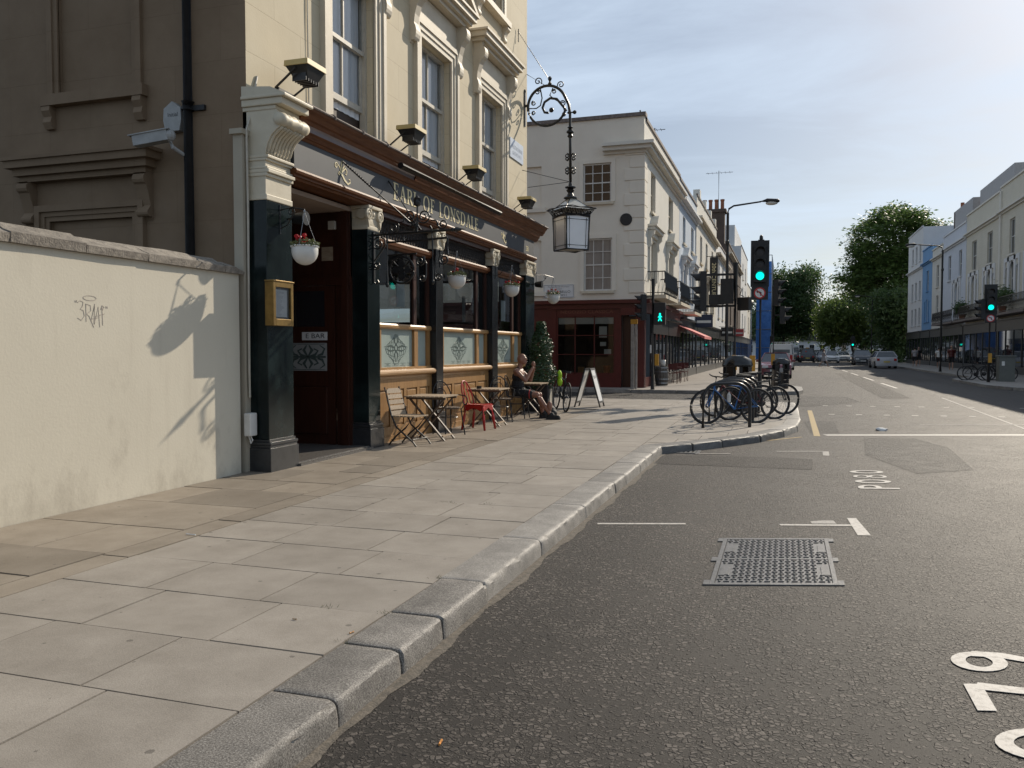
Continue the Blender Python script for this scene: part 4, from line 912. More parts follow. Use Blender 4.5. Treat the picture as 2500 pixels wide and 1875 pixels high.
# --- shopfront bays
bays = [(11.12,13.23),(13.53,16.14),(16.46,18.45)]
for (y0,y1) in bays:
    L = y1-y0
    m = M().box(-5.95,-5.86,y0,y1,.10,1.10); m.build('stall_riser', m_pine, pub)
    n = 4; w = (L-.10)/n
    m = M(); m.box(-5.87,-5.832,y0,y1,.101,.36).box(-5.87,-5.834,y0,y1,.94,1.101)
    for k in range(n+1): m.box(-5.87,-5.836,y0+k*w,y0+k*w+.10,.36,.94)
    m.box(-5.86,-5.815,y0,y1,.102,.22); m.build_split('riser_frame', m_pine, pub)
    for k in range(n):
        a, b = y0+k*w+.10, y0+(k+1)*w
        M().bbox(-5.88,-5.842,a+.03,b-.03,.39,.91,.012).build('riser_panel', m_pine, pub)
    run('window_sill', [(-6.0,1.102),(-5.84,1.102),(-5.835,1.14),(-5.80,1.15)]+[(-5.80+.055*sin(radians(t)),1.20-.05*cos(radians(t))) for t in range(0,181,30)]+[(-5.84,1.251),(-5.84,1.285),(-6.0,1.285)], y0, y1, m_pine2)
    run('mid_rail', [(-5.95,1.89),(-5.85,1.89),(-5.835,1.91),(-5.835,1.945),(-5.85,1.97),(-5.95,1.97)], y0, y1, m_pine2)
    run('transom', [(-5.95,3.14),(-5.845,3.14),(-5.83,3.17),(-5.80,3.18),(-5.79,3.23),(-5.81,3.26),(-5.95,3.26)], y0, y1, m_wood)
    posts = [y0, y0+.22, y1-.62, y1-.10] if L > 2.3 else [y0, y0+.18, y1-.64, y1-.10]
    wd = [.08,.10,.14,.10]
    m = M(); m2 = M()
    for p, w_ in zip(posts, wd): m.box(-5.94,-5.865,p,p+w_,1.286,1.889); m2.box(-5.94,-5.875,p if p in (y0,posts[3]) else p+.02,(p+w_) if p in (y0,posts[3]) else p+.02,1.971,3.139)
    m.build_split('mullion', m_pine, pub); m2.box(-5.94,-5.875,posts[2]+.0,posts[2]+.11,1.971,3.139); m2.build_split('mullion', m_wooddk, pub)
    m = M()
    pa, pb = posts[1]+wd[1], posts[2]
    for a, b in ((pa,pb),(posts[0]+wd[0],posts[1]),(posts[2]+wd[2],posts[3])):
        m.add([(-5.91,a,1.286),(-5.91,b,1.286),(-5.91,b,1.889),(-5.91,a,1.889)], [(0,1,2,3)])
    pn = m.build('frosted_pane', m_frost, pub)
    M().add([(-5.905,y0,1.97),(-5.905,y1,1.97),(-5.905,y1,3.14),(-5.905,y0,3.14)], [(0,1,2,3)]).build('pane', m_glass, pub)
    # etched flower ornament
    m = M(); c = (pa+pb)/2; ef = lambda a,b,d: (-5.91+d, c+a, 1.59+b)
    for s in (1,-1):
        for q, (r_, h_) in enumerate(((.12,.30),(.2,.27),(.29,.22),(.37,.15))):
            m.ribbon([(s*.06,-h_*.95),(s*r_*.85,-h_*.62),(s*r_,-.02),(s*r_*.8,h_*.42),(s*.05,h_*.72)], [.004,.010,.014,.011,.004], ef, .001, .0022+.0002*q)
        m.ribbon([(s*.04,0),(s*.2,.035),(s*.42,.015)], [.03,.035,.004], ef, .001, .0033); m.ribbon([(s*.04,-.03),(s*.2,-.05),(s*.36,-.01)], [.02,.025,.004], ef, .001, .0035)
        for b_, t_ in ((.10,.22),(-.10,-.22)): m.ribbon([(0,b_*.4),(s*.055,b_),(s*.02,t_)], [.02,.04,.01], ef, .001, .0037)
    m.ribbon(arc((0,0),.05,0,360,12), .02, ef, .001, .004)
    for k in range(4):
        yy = -.40+k*.27; m.ribbon([(yy,-.245),(yy+.2,-.245)], .004, ef, .001, .0022); m.ribbon([(yy,-.285),(yy+.2,-.285)], .004, ef, .001, .0022)
        textmesh('WINES SPIRITS ALES STOUT'.split()[k], .03, lambda a,b,d: (-5.91+.0024, c+yy+.1+a, 1.325+b)).build('etched_word', m_etch, pn)
    m.build('etching', m_etch, pn)
    # lattice above the transom
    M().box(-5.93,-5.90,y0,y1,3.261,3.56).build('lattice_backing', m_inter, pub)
    m = M(); k = y0+.04
    while k < y1-.12:
        m.tube([(-5.885,k+.045+.042*cos(t*pi/6),3.33+.05*sin(t*pi/6)) for t in range(12)], .008, 4, True)
        m.tube([(-5.885,k+.09+.042*cos(t*pi/6),3.415+.05*sin(t*pi/6)) for t in range(12)], .008, 4, True)
        m.tube([(-5.885,k+.045+.03*cos(t*pi/6),3.50+.035*sin(t*pi/6)) for t in range(12)], .008, 4, True); k += .095
    m.box(-5.89,-5.875,y0,y1,3.545,3.57); o = m.build('lattice', m_dull, pub); o['kind'] = 'stuff'
    run('soffit_board', [(-5.95,3.571),(-5.78,3.571),(-5.78,3.645),(-5.95,3.645)], y0, y1, m_wooddk)
# --- recessed entrance
m = M().box(-7.3,-5.72,8.84,10.74,.10,.165).box(-5.72,-5.66,8.84,10.74,.10,.15); m.build('threshold', m_tile, pub)
M().box(-7.32,-5.99,8.4,10.74,3.56,3.62).build('entrance_ceiling', m_soff, pub)
M().box(-7.4,-7.3,8.4,10.9,.1,3.6).box(-7.4,-6.07,8.36,8.46,.1,3.6).build('entrance_wall', m_wooddk, pub)
m = M().box(-7.3,-5.99,10.70,10.74,2.62,3.56).box(-6.22,-5.99,10.68,10.745,.165,3.56).box(-7.3,-7.16,10.68,10.74,.165,3.56).box(-7.3,-6.0,10.66,10.745,2.50,2.62)
m.box(-6.12,-6.02,10.64,10.68,.165,3.56); m.build('door_frame', m_wooddk, pub)
for y in (9.15,9.75,10.3): M().bbox(-7.31,-7.27,y-.24,y+.24,.3,1.1,.02).build('wall_panel', m_wooddk, pub)
dr = M().box(-7.16,-6.24,10.655,10.70,.17,2.49).build('door', m_wooddk, pub)
M().bbox(-7.02,-6.36,10.635,10.656,.32,1.02,.02).build('door_panel', m_wooddk, dr)
M().add([(-6.99,10.645,1.25),(-6.36,10.645,1.25),(-6.36,10.645,1.66),(-6.99,10.645,1.66)], [(0,1,2,3)]).build('etched_glass', pm('etched_milk_glass',(.30,.31,.30),(.36,.37,.36),rough=.3,scale=4), dr)
m = M(); ef = lambda a,b,d: (-6.68+a, 10.644-d, 1.455+b)
for s in (1,-1):
    for s2 in (1,-1):
        m.ribbon([(0,0),(s*.07,s2*.10),(s*.02,s2*.17)], [.02,.05,.02], ef, .0005, .002); m.ribbon([(0,0),(s*.12,s2*.03),(s*.17,s2*.09),(s*.10,s2*.12)], [.02,.04,.03,.02], ef, .0005, .0024)
        m.ribbon([(s*.16,s2*.02),(s*.24,s2*.04),(s*.28,s2*.12),(s*.2,s2*.17)], [.02,.04,.025,.012], ef, .0005, .0028)
    m.ribbon([(s*.02,0),(s*.3,0)], [.02,.03], ef, .0005, .003); m.ribbon([(-.28,s*.188),(.28,s*.188)], .008, ef, .0005, .002)
m.build('etching', m_etch, dr)
M().box(-6.78,-6.36,10.646,10.656,1.70,1.82).build('door_plate', m_paper, dr)
textmesh('E BAR', .10, lambda a,b,d: (-6.56+a, 10.6455-.0005, 1.76+b), sx=1.25).build('door_lettering', m_ink, dr)
M().add([(-6.98,10.65,1.90),(-6.40,10.65,1.90),(-6.40,10.65,2.42),(-6.98,10.65,2.42)], [(0,1,2,3)]).build('door_glass', m_dkglass, dr)
M().tube([(-6.92,10.60,1.9),(-6.92,10.60,2.35)], .016, 8).build('handle', m_brass, dr)
M().box(-6.46,-6.28,10.685,10.699,2.86,3.06).build('notice', m_oak, pub)
M().box(-6.3,-6.2,10.6,10.66,3.3,3.42).build('alarm_sensor', m_sash, pub)
M().tube([(-5.985,9.62,4.6),(-5.985,9.60,6.0),(-5.985,9.63,7.5),(-5.985,9.62,12)], .009, 5).build('cable', m_sash, pub)
for y,z,w,h in ((12.05,2.25,.30,.42),(14.9,2.1,.16,.5),(15.45,2.3,.2,.3),(17.2,2.2,.3,.45)): M().box(-5.93,-5.925,y,y+w,z,z+h).build('window_notice', m_paper if w > .25 else m_curt, pub)
# ================================================================ things fixed to the pub
def floodlight(loc, label):
    t = thing('floodlight', label, 'floodlight', loc, group='floodlights above the pub cornice')
    m = M(); hx, hy = .15, .20
    def fr(x0,x1,y0,y1,z0,xx0,xx1,yy0,yy1,z1):
        m.add([(x0,y0,z0),(x1,y0,z0),(x1,y1,z0),(x0,y1,z0),(xx0,yy0,z1),(xx1,yy0,z1),(xx1,yy1,z1),(xx0,yy1,z1)], [(0,3,2,1),(4,5,6,7),(0,1,5,4),(1,2,6,5),(2,3,7,6),(3,0,4,7)])
    fr(-.07,.09,-.10,.10,-.14, -hx,hx,-hy,hy,.02)
    for k in range(6): m.box(-.09,.10,-.15+k*.055,-.135+k*.055,-.15,.0)
    m.build('housing', m_black, t, world=False)
    m = M(); fr(-hx-.015,hx+.015,-hy-.015,hy+.015,.021, -hx-.01,hx+.01,-hy-.01,hy+.01,.085)
    m.build('cover', pm('yellowed_lid', (.55,.42,.17), (.48,.36,.15), rough=.5, scale=8) if 'yellowed_lid' not in bpy.data.materials else bpy.data.materials['yellowed_lid'], t, world=False)
    m = M(); m.bar((-.30,-.17,-.22),(-.30,.17,-.22),.05,.03); m.bar((-.30,-.19,-.22),(.0,-.215,-.02),.03,.012); m.bar((-.30,.19,-.22),(.0,.215,-.02),.03,.012); m.bar((-.42,0,-.22),(-.30,0,-.22),.06,.03)
    m.tube([(-.3,.05,-.2),(-.33,.08,-.34),(-.40,.06,-.36)], .008, 5); m.build('bracket', m_dull, t, world=False)
    return t
floodlight((-5.60,8.93,4.95), 'black floodlight with yellowed cover above the fluted console')
floodlight((-5.60,11.95,4.95), 'black floodlight between the first and second upper windows')
floodlight((-5.60,14.72,4.91), 'black floodlight between the second and third upper windows')
floodlight((-5.60,18.05,4.92), 'black floodlight farthest along the cornice, under the street name plate')

def basket(loc, wallx, label, petals=m_ger, npet=5, seed=0, rx=.155, toward=(-1,0)):
    rr = random.Random(seed); x,y,z = loc
    t = thing('hanging_basket', label, 'hanging basket', (x,y,z-.2), group='hanging baskets on the pub pillars')
    pr = [(rx*sin(radians(a)), -rx*1.05*cos(radians(a))) for a in range(4,91,8)]
    m = M().lathe(pr+[(rx*1.0,.03),(rx*.97,.055),(rx*.93,.055),(rx*.93,.0)], (x,y,z), 28); m.build('bowl', m_white, t, smooth=True, autosm=50)
    m = M()
    for k in range(28):
        a = 2*pi*k/28; m.ell((x+rx*.985*cos(a),y+rx*.985*sin(a),z+.055), .017,.017,.012, 6, 4)
    m.build('rim', m_white, t)
    top = (x,y,z+.46)
    m = M()
    for k in range(3):
        a = 2*pi*k/3+.6; m.tube([(x+rx*.93*cos(a),y+rx*.93*sin(a),z+.05), top], .0045, 5)
    m.ell((x,y,z+.47), .014,.014,.02, 6, 5); m.build('chain', m_steel, t)
    m = M()
    for k in range(260):
        a = rr.uniform(0,2*pi); r_ = rx*1.1*sqrt(rr.random()); h = rr.uniform(.03,.12)*(1.2-r_/rx*.5); px,py,pz = x+r_*cos(a), y+r_*sin(a), z+.03+h
        s = rr.uniform(.012,.026); q = Vector((rr.uniform(-1,1),rr.uniform(-1,1),rr.uniform(.1,1))).normalized(); _,u,v = m.frame(q)
        p = Vector((px,py,pz)); m.add([p-u*s,p-v*s*.7,p+u*s,p+v*s*.7], [(0,1,2,3)])
    m.build('foliage', m_leafb, t)
    m = M()
    for k in range(npet):
        a = rr.uniform(0,2*pi); r_ = rx*rr.uniform(.1,.95); px,py,pz = x+r_*cos(a), y+r_*sin(a), z+rr.uniform(.11,.2)
        for j in range(26):
            q = Vector((rr.uniform(-1,1),rr.uniform(-1,1),rr.uniform(-.3,1))).normalized(); _,u,v = m.frame(q); p = Vector((px,py,pz))+q*.028; s = .012
            m.add([p-u*s,p-v*s,p+u*s,p+v*s], [(0,1,2,3)])
        m.tube([(px,py,pz-.1),(px,py,pz)], .003, 4)
    m.build('flowers', petals, t)
    bx, by, bz = wallx[0], wallx[1], z+.50
    d = Vector((x-bx, y-by, 0)); L = d.length; d.normalize(); f3 = lambda u,w: (bx+d.x*u, by+d.y*u, bz+w)
    m = M().tube([f3(0,-.28),f3(0,.06)], .010, 6); m.tube([f3(0,.0),f3(L*.5,.025),f3(L,-.01),f3(L,-.03)], .009, 6)
    m.tube([f3(.0,-.22),f3(L*.3,-.18),f3(L*.55,-.06)]+[f3(L*.55+.05*cos(radians(a))*(1-a/600)-.03, -.03+.05*sin(radians(a))*(1-a/600)) for a in range(0,400,40)], .007, 5)
    m.build('bracket', m_black, t)
    return t
basket((-5.40,8.56,2.72), (-5.735,8.56), 'white hanging basket of red flowers on the nearest pillar', seed=1, npet=6)
basket((-5.42,13.38,2.78), (-5.735,13.38), 'white hanging basket in front of the second bay, partly behind the iron sign', seed=2, npet=3)
basket((-5.38,16.3,2.82), (-5.735,16.3), 'white hanging basket with two clumps of bright red geraniums', seed=3, npet=6)
basket((-5.44,19.75,2.86), (-5.70,19.14), 'white hanging basket with dull pink flowers at the pub corner', m_gerp, 7, 4)

# ---- brass menu case
t = thing('menu_case', 'brass framed menu case on the nearest black pillar', 'menu case', (-5.68,8.44,1.84))
m = M(); x0,x1 = -5.738,-5.62
m.bbox(x0,x1,8.24,8.29,1.84,2.35,.006).bbox(x0,x1,8.60,8.65,1.84,2.35,.006).bbox(x0,x1,8.291,8.599,1.84,1.92,.006).bbox(x0,x1,8.291,8.599,2.29,2.35,.006).bbox(x0-.0,x1+.008,8.23,8.66,2.351,2.37,.006)
m.build('case', m_brass, t); M().box(x0,-5.66,8.291,8.599,1.921,2.289).build('backing', m_steel, t)
pg = M().box(-5.659,-5.655,8.335,8.565,1.945,2.265).build('menu_page', m_paper, t)
m = M(); rr = random.Random(2)
for k in range(24):
    w = rr.uniform(.05,.15); z = 2.235-k*.0118
    m.box(-5.6549,-5.6545,8.355,8.355+w,z,z+.004)
m.build('print', pm('grey_print',(.42,.42,.43),rough=.8), pg)
M().add([(-5.635,8.29,1.92),(-5.635,8.60,1.92),(-5.635,8.60,2.29),(-5.635,8.29,2.29)], [(0,1,2,3)]).build('pane', glass('case_glass',(.92,.92,.92)), t)

# ---- wrought iron bracket sign (frame without board)
sg = thing('bracket_sign', 'black wrought iron sign bracket with scrolls, ring and arrow-tipped arm', 'sign bracket', (-5.74,10.93,2.5))
SY = 10.93; q3 = lambda pts, dy=0: [(x,SY+dy,z) for x,z in pts]
m = M().bar((-5.735,SY,2.55),(-5.735,SY,3.28),.05,.025,up=(1,0,0)); m.tube(q3([(-5.735,2.55),(-5.70,2.52),(-5.66,2.55),(-5.68,2.58)]), .012, 6); m.build('back_plate', m_black, sg)
m = M().tube(q3([(-5.73,3.236),(-5.272,3.243),(-4.9,3.252),(-4.50,3.26)]), .02, 8); m.lathe([(.02,0),(.035,.02),(.02,.05),(.04,.07),(.012,.16),(.002,.22)], (-4.51,SY,3.26), 8, 'X'); m.build('arm', m_black, sg)
m = M(); m.tube(q3([(-5.519,3.12),(-5.03,3.13),(-4.57,3.152)]), .018, 6); m.tube(q3([(-5.519,3.22),(-5.519,2.53)]), .017, 6); m.tube(q3([(-4.568,3.15),(-4.566,2.92)]), .02, 6)
m.tube(q3([(-5.248,3.25),(-5.249,3.13)]), .012, 6); m.tube(q3([(-5.247,3.29),(-5.20,3.33),(-5.06,3.36)]), .01, 6); m.tube(q3([(-4.805,3.15),(-4.812,3.29),(-4.84,3.33)]), .012, 6); m.tube(q3([(-5.507,2.935),(-5.05,2.944)]), .015, 6); m.tube(q3([(-4.80,3.14),(-4.797,2.56)]), .017, 6)
m.ell((-5.519,SY,2.50), .028,.028,.035, 8, 6); m.ell((-4.797,SY,2.53), .028,.028,.04, 8, 6); m.build('frame', m_black, sg)
m = M(); rg = (-5.289,2.715)
m.tube([(rg[0]+.192*cos(a*pi/18),SY,rg[1]+.192*sin(a*pi/18)) for a in range(36)], .016, 7, True)
for k in range(18):
    a = 2*pi*k/18; m.ell((rg[0]+.155*cos(a),SY-.01,rg[1]+.155*sin(a)), .014,.014,.014, 6, 4)
for a in (0,90,180,270): m.lathe([(.05,-.012),(.058,0),(.05,.012)], (rg[0]+.092*cos(radians(a)),SY,rg[1]+.092*sin(radians(a))), 10, 'Y')
m.lathe([(.045,-.02),(.05,0),(.045,.02)], (rg[0],SY,rg[1]), 10, 'Y')
for a in (45,135,225,315): m.tube(q3([(rg[0]+.05*cos(radians(a)),rg[1]+.05*sin(radians(a))),(rg[0]+.19*cos(radians(a)),rg[1]+.19*sin(radians(a)))]), .012, 5)
m.build('ring', m_black, sg)
m = M()
def scr(c, r0, a0, turns, lead=None, r=.011, end=.02):
    sp = spiral(c, r0, end, a0, a0+360*turns, 26); m.tube(q3((lead or [])+sp), r, 6)
scr((-5.665,3.105), .10, 60, 1.6, [(-5.74,2.80),(-5.733,2.857),(-5.60,3.016),(-5.56,3.10)][::-1] and None)
m.tube(q3([(-5.70,2.77),(-5.733,2.85),(-5.60,3.01),(-5.545,3.09),(-5.56,3.17),(-5.62,3.20)]), .012, 6)
scr((-5.69,2.79), .058, 200, 1.4)
for c, r0, a0, s in (((-5.404,3.325),.07,30,-1.4),((-5.148,3.483),.105,-20,-1.7),((-4.934,3.472),.108,200,1.7),((-4.64,3.348),.078,150,1.5)): scr(c, r0, a0, s)
m.tube(q3([(-5.335,3.36),(-5.335,3.40),(-5.25,3.41),(-5.25,3.50)]), .011, 6); m.tube(q3([(-4.827,3.47),(-4.82,3.41),(-4.75,3.405),(-4.73,3.38),(-4.72,3.33)]), .011, 6)
m.tube(q3([(-5.04,3.26),(-5.036,3.62)]), .014, 6); m.tube(q3([(-5.06,3.45),(-5.05,3.35),(-5.10,3.28)]), .01, 6); m.tube(q3([(-5.02,3.45),(-5.03,3.35),(-4.98,3.28)]), .01, 6)
for c, r0, a0, s in (((-5.0,2.835),.075,60,-1.5),((-4.624,2.845),.082,120,1.6),((-4.966,2.594),.058,40,-1.4),((-4.707,2.604),.064,130,1.5)): scr(c, r0, a0, s, r=.012)
m.tube(q3([(-4.93,2.90),(-4.90,2.80),(-4.90,2.62)]), .011, 6); m.tube(q3([(-4.75,2.90),(-4.77,2.75),(-4.765,2.62)]), .011, 6)
m.build_split('scroll', m_black, sg)
m = M().lathe([(.01,3.61),(.05,3.635),(.055,3.67),(.035,3.71),(.045,3.735),(.012,3.77)], (-5.036,SY,0), 8); 
for s in (1,-1): m.ell((-5.036+s*.04,SY,3.70), .02,.015,.04, 6, 5)
m.build('tulip_finial', m_black, sg)
m = M(); m.tube([(-5.70,9.97,4.10),(-5.06,SY,3.32)], .014, 6); m.tube([(-5.70,11.35,4.10),(-5.03,SY,3.32)], .012, 6)
for k in range(12):
    a = .15+k*.03; p = Vector((-5.70,9.97,4.10)).lerp(Vector((-5.06,SY,3.32)), .05+k*.028); m.ell(p, .018,.018,.018, 5, 4)
m.build('stay_rod', m_black, sg)

# ---- big corner lantern
LY = 19.15; lt = thing('corner_lantern', 'large square glass lantern hung from a curled black iron bracket at the pub corner', 'lantern', (-4.86,LY,3.85))
m = M().bar((-5.99,LY,6.92),(-5.99,LY,7.72),.07,.03,up=(1,0,0)); m.bar((-5.98,LY,7.40),(-5.88,LY,7.40),.05,.05); m.ell((-5.99,LY,7.75), .03,.03,.05, 8, 6); m.build('wall_plate', m_black, lt)
m = M(); rc = (-5.44,7.36)
m.tube([(rc[0]+.47*cos(radians(a)),LY,rc[1]+.47*sin(radians(a))) for a in range(200,29,-10)]+[(-4.985,LY,7.50),(-4.91,LY,7.34),(-4.875,LY,7.13),(-4.87,LY,6.5),(-4.86,LY,5.5)], .034, 8)
sp = spiral((-5.37,7.30), .235, .06, -60, 300, 24); 
m.tube([(rc[0]+.47*cos(radians(-250)),LY,rc[1]+.47*sin(radians(-250)))]+[(x_,LY,z_) for x_,z_ in sp][:0]+[(-5.60,LY,7.78)], .034, 8) if False else None
m.tube([(rc[0]+.47*cos(radians(a)),LY,rc[1]+.47*sin(radians(a))) for a in range(-160,-19,10)]+[(-5.02,LY,7.28),(-5.10,LY,7.38),(-5.20,LY,7.50),(-5.36,LY,7.53),(-5.50,LY,7.45),(-5.55,LY,7.32),(-5.50,LY,7.21),(-5.40,LY,7.19)], .03, 7)
m.ell((-5.33,LY,7.25), .06,.05,.06, 8, 6); m.build('bracket', m_black, lt, smooth=True)
m = M()
def scl(c, r0, a0, turns, r=.014, end=.02): m.tube([(x_,LY,z_) for x_,z_ in spiral(c, r0, end, a0, a0+360*turns, 20)], r, 5)
for c, r0, a0, s in (((-5.66,7.95),.10,-40,1.3),((-5.10,7.82),.09,210,-1.3),((-5.67,7.70),.06,0,1.4),((-5.27,7.68),.06,180,-1.4),((-5.77,7.45),.06,90,1.4),((-5.77,7.22),.05,270,-1.4),((-5.05,7.38),.07,150,-1.4),((-5.02,7.12),.05,60,1.4)): scl(c, r0, a0, s)
m.tube([(-5.87,LY,7.33),(-5.7,LY,7.32),(-5.6,LY,7.38),(-5.56,LY,7.55),(-5.6,LY,7.76)], .016, 5); m.tube([(-5.3,LY,7.76),(-5.37,LY,7.6),(-5.3,LY,7.53),(-5.1,LY,7.40),(-4.95,LY,7.2)], .016, 5)
m.lathe([(.02,7.83),(.05,7.87),(.02,7.92),(.045,7.97),(.05,8.0),(.02,8.04)], (-5.37,LY,0), 8); m.lathe([(.015,-.02),(.03,.0),(.015,.10),(.045,.14),(.05,.17),(.02,.2)], (-4.92,LY,7.15), 8, 'X')
for z_ in (6.12,5.80):
    for s in (1,-1): scl((-4.862+s*.085,z_+.03), .055, 90 if s > 0 else 90, 1.2*s); scl((-4.862+s*.085,z_-.05), .045, 270, -1.2*s)
m.build_split('scroll', m_black, lt)
m = M().lathe([(.03,6.84),(.07,6.80),(.035,6.77),(.09,6.71),(.09,6.68),(.04,6.66),(.07,6.60),(.03,6.55)], (-4.87,LY,0), 12)
m.lathe([(.035,5.52),(.05,5.44),(.13,5.41),(.13,5.39),(.06,5.37),(.10,5.33),(.06,5.27),(.09,5.2),(.16,5.165),(.16,5.14),(.05,5.13)], (-4.86,LY,0), 16); m.build_split('collar', m_black, lt, smooth=True, autosm=35)
C0 = (-4.84,LY); R2_ = sqrt(2)
def sq(r, z, tw=0): return [(C0[0]+r*cos(radians(tw+a)), C0[1]+r*sin(radians(tw+a)), z) for a in (0,90,180,270)]
def frust(m, r0, z0, r1, z1):
    a = sq(r0,z0); b = sq(r1,z1); m.add(a+b, [(0,1,5,4),(1,2,6,5),(2,3,7,6),(3,0,4,7)])
ht, hb = .445, .415
m = M(); frust(m, ht-.01, 4.70, hb-.01, 3.93); gl = m.build('opal_panes', m_opal, lt)
m = M(); frust(m, .50, 4.86, .10, 5.13); m.build('roof_panes', m_lampg, lt)
m = M(); T_, B_ = sq(ht,4.70), sq(hb,3.92)
for k in range(4):
    m.tube([B_[k],T_[k]], .022, 6); m.tube([B_[k],B_[(k+1)%4]], .02, 6); m.tube([T_[k],T_[(k+1)%4]], .03, 6)
    m.tube([sq(.50,4.86)[k], sq(.10,5.13)[k]], .012, 5)
    # inset line on each pane
    bl,br,tr,tl = [Vector(v) for v in (B_[k],B_[(k+1)%4],T_[(k+1)%4],T_[k])]
    pt = lambda u,v: bl.lerp(br,u).lerp(tl.lerp(tr,u),v)
    for (u0,v0,u1,v1) in ((.13,.05,.13,.95),(.87,.05,.87,.95),(.05,.12,.95,.12),(.05,.89,.95,.89)): m.tube([pt(u0,v0),pt(u1,v1)], .007, 4)
m.build('frame', m_black, lt)
# greek key gallery: slanting frieze of fret bars
m = M(); lo, hi = sq(.46,4.73), sq(.60,4.88)
for k in range(4):
    bl,br,tr,tl = [Vector(v) for v in (lo[k],lo[(k+1)%4],hi[(k+1)%4],hi[k])]
    pt = lambda u,v: bl.lerp(br,u).lerp(tl.lerp(tr,u),v)
    m.tube([pt(0,0),pt(1,0)], .016, 5); m.tube([pt(0,1),pt(1,1)], .016, 5)
    for j in range(5):
        u = .05+j*.185
        m.tube([pt(u,0),pt(u,.8),pt(u+.13,.8),pt(u+.13,.3),pt(u+.06,.3),pt(u+.06,.55)], .012, 4); m.tube([pt(u+.13,.3),pt(u+.185,0)], .01, 4)
    m.tube([pt(0,1)]+[pt(v_/8, 1+.18*sin(pi*v_/4)**2) for v_ in range(9)], .008, 4)
m.build('gallery', m_black, lt)
m = M().add(sq(hb-.03,3.935), [(0,1,2,3)]); m.build('base_glass', m_lampg, lt)
m = M(); m.tube([(-5.97,18.55,8.95),(-5.42,LY,8.02)], .009, 5); m.tube([(-5.99,19.3,8.2),(-5.5,LY,7.85)], .008, 5)
m.tube([(-5.97,18.86,5.82),(-4.90,LY,5.54)], .008, 5); m.tube([(-5.97,19.33,5.50),(-4.90,LY,5.53)], .008, 5); m.tube([(-5.96,18.55,8.7),(-5.96,18.55,9.0)], .012, 5); m.build_split('stay_wire', m_black, lt)

# ---- cctv camera, alarm box, cable box, street name plates
t = thing('security_camera', 'white security camera on the shaded side wall', 'camera', (-7.05,8.15,3.85))
m = M(); d = Vector((-.95,-.25,-.16)).normalized(); p = Vector((-6.86,8.02,4.06)); m.bar(p, p+d*.42, .13, .12); m.bar(p+d*-.02+Vector((0,0,.065)), p+d*.47+Vector((0,0,.065)), .16, .012); m.build('housing', m_greyw, t)
m = M(); m.ell(p, .07,.07,.075, 10, 8); m.tube([p+Vector((0,0,-.05)),(-6.84,8.05,3.93),(-6.80,8.18,3.87),(-6.80,8.29,3.86)], .024, 8); m.build('mount', m_greyw, t)
t = thing('alarm_box', 'white burglar alarm box beside the black drainpipe', 'alarm box', (-6.97,8.27,4.25))
m = M().prism([(-7.11,4.30),(-7.08,4.17),(-6.88,4.17),(-6.85,4.30),(-6.86,4.44),(-6.98,4.52),(-7.10,4.44)], lambda a,b,d: (a,8.3-d,b), .0, .09); m.build('case', m_greyw, t)
textmesh('Initial', .07, lambda a,b,d: (-6.97+a,8.3-.0915,4.36+b)).build_split('letter', m_ink, t)
t = thing('cable_box', 'small white cable junction box low beside the nearest pillar', 'junction box', (-5.95,8.18,.5))
M().bbox(-5.97,-5.88,8.13,8.27,.55,.82,.015).build('case', m_white, t); M().tube([(-5.92,8.2,.55),(-5.90,8.2,.50),(-5.92,8.2,.46),(-5.95,8.2,.55)], .01, 6).build('cable', m_white, t)
t = thing('street_name_plate', 'pale street name plate high on the sunlit pub wall', 'street sign', (-5.99,18.48,5.95))
M().box(-5.999,-5.975,18.0,18.98,5.96,6.40).build('plate', pm('pale_plate',(.50,.56,.66),(.56,.62,.70),rough=.4,scale=6), t)
for i, (s, w) in enumerate((('WESTBOURNE', .125),('GROVE W11', .125))): textmesh(s, w, lambda a,b,d: (-5.975+.002, 18.49+a, 6.22-i*.14+b)).build_split('letter', pm('plate_grey',(.30,.36,.46),rough=.5), t)

for x,y,z,lab in ((-5.6,8.74,3.14,'black wall spotlight behind the nearest hanging basket'),(-5.6,18.95,3.12,'black wall spotlight on the last pillar at the pub corner')):
    t = thing('wall_spotlight', lab, 'spotlight', (x,y,z), group='spotlights on the pillars'); M().tube([(x-.14,y,z),(x-.04,y,z+.03)], .014, 6).build('bracket', m_black, t)
    M().lathe([(.02,-.10),(.06,-.08),(.075,.0),(.085,.09),(.07,.09)], (x+.02,y,z), 14, 'X').build('housing', m_black, t, smooth=True, autosm=50)
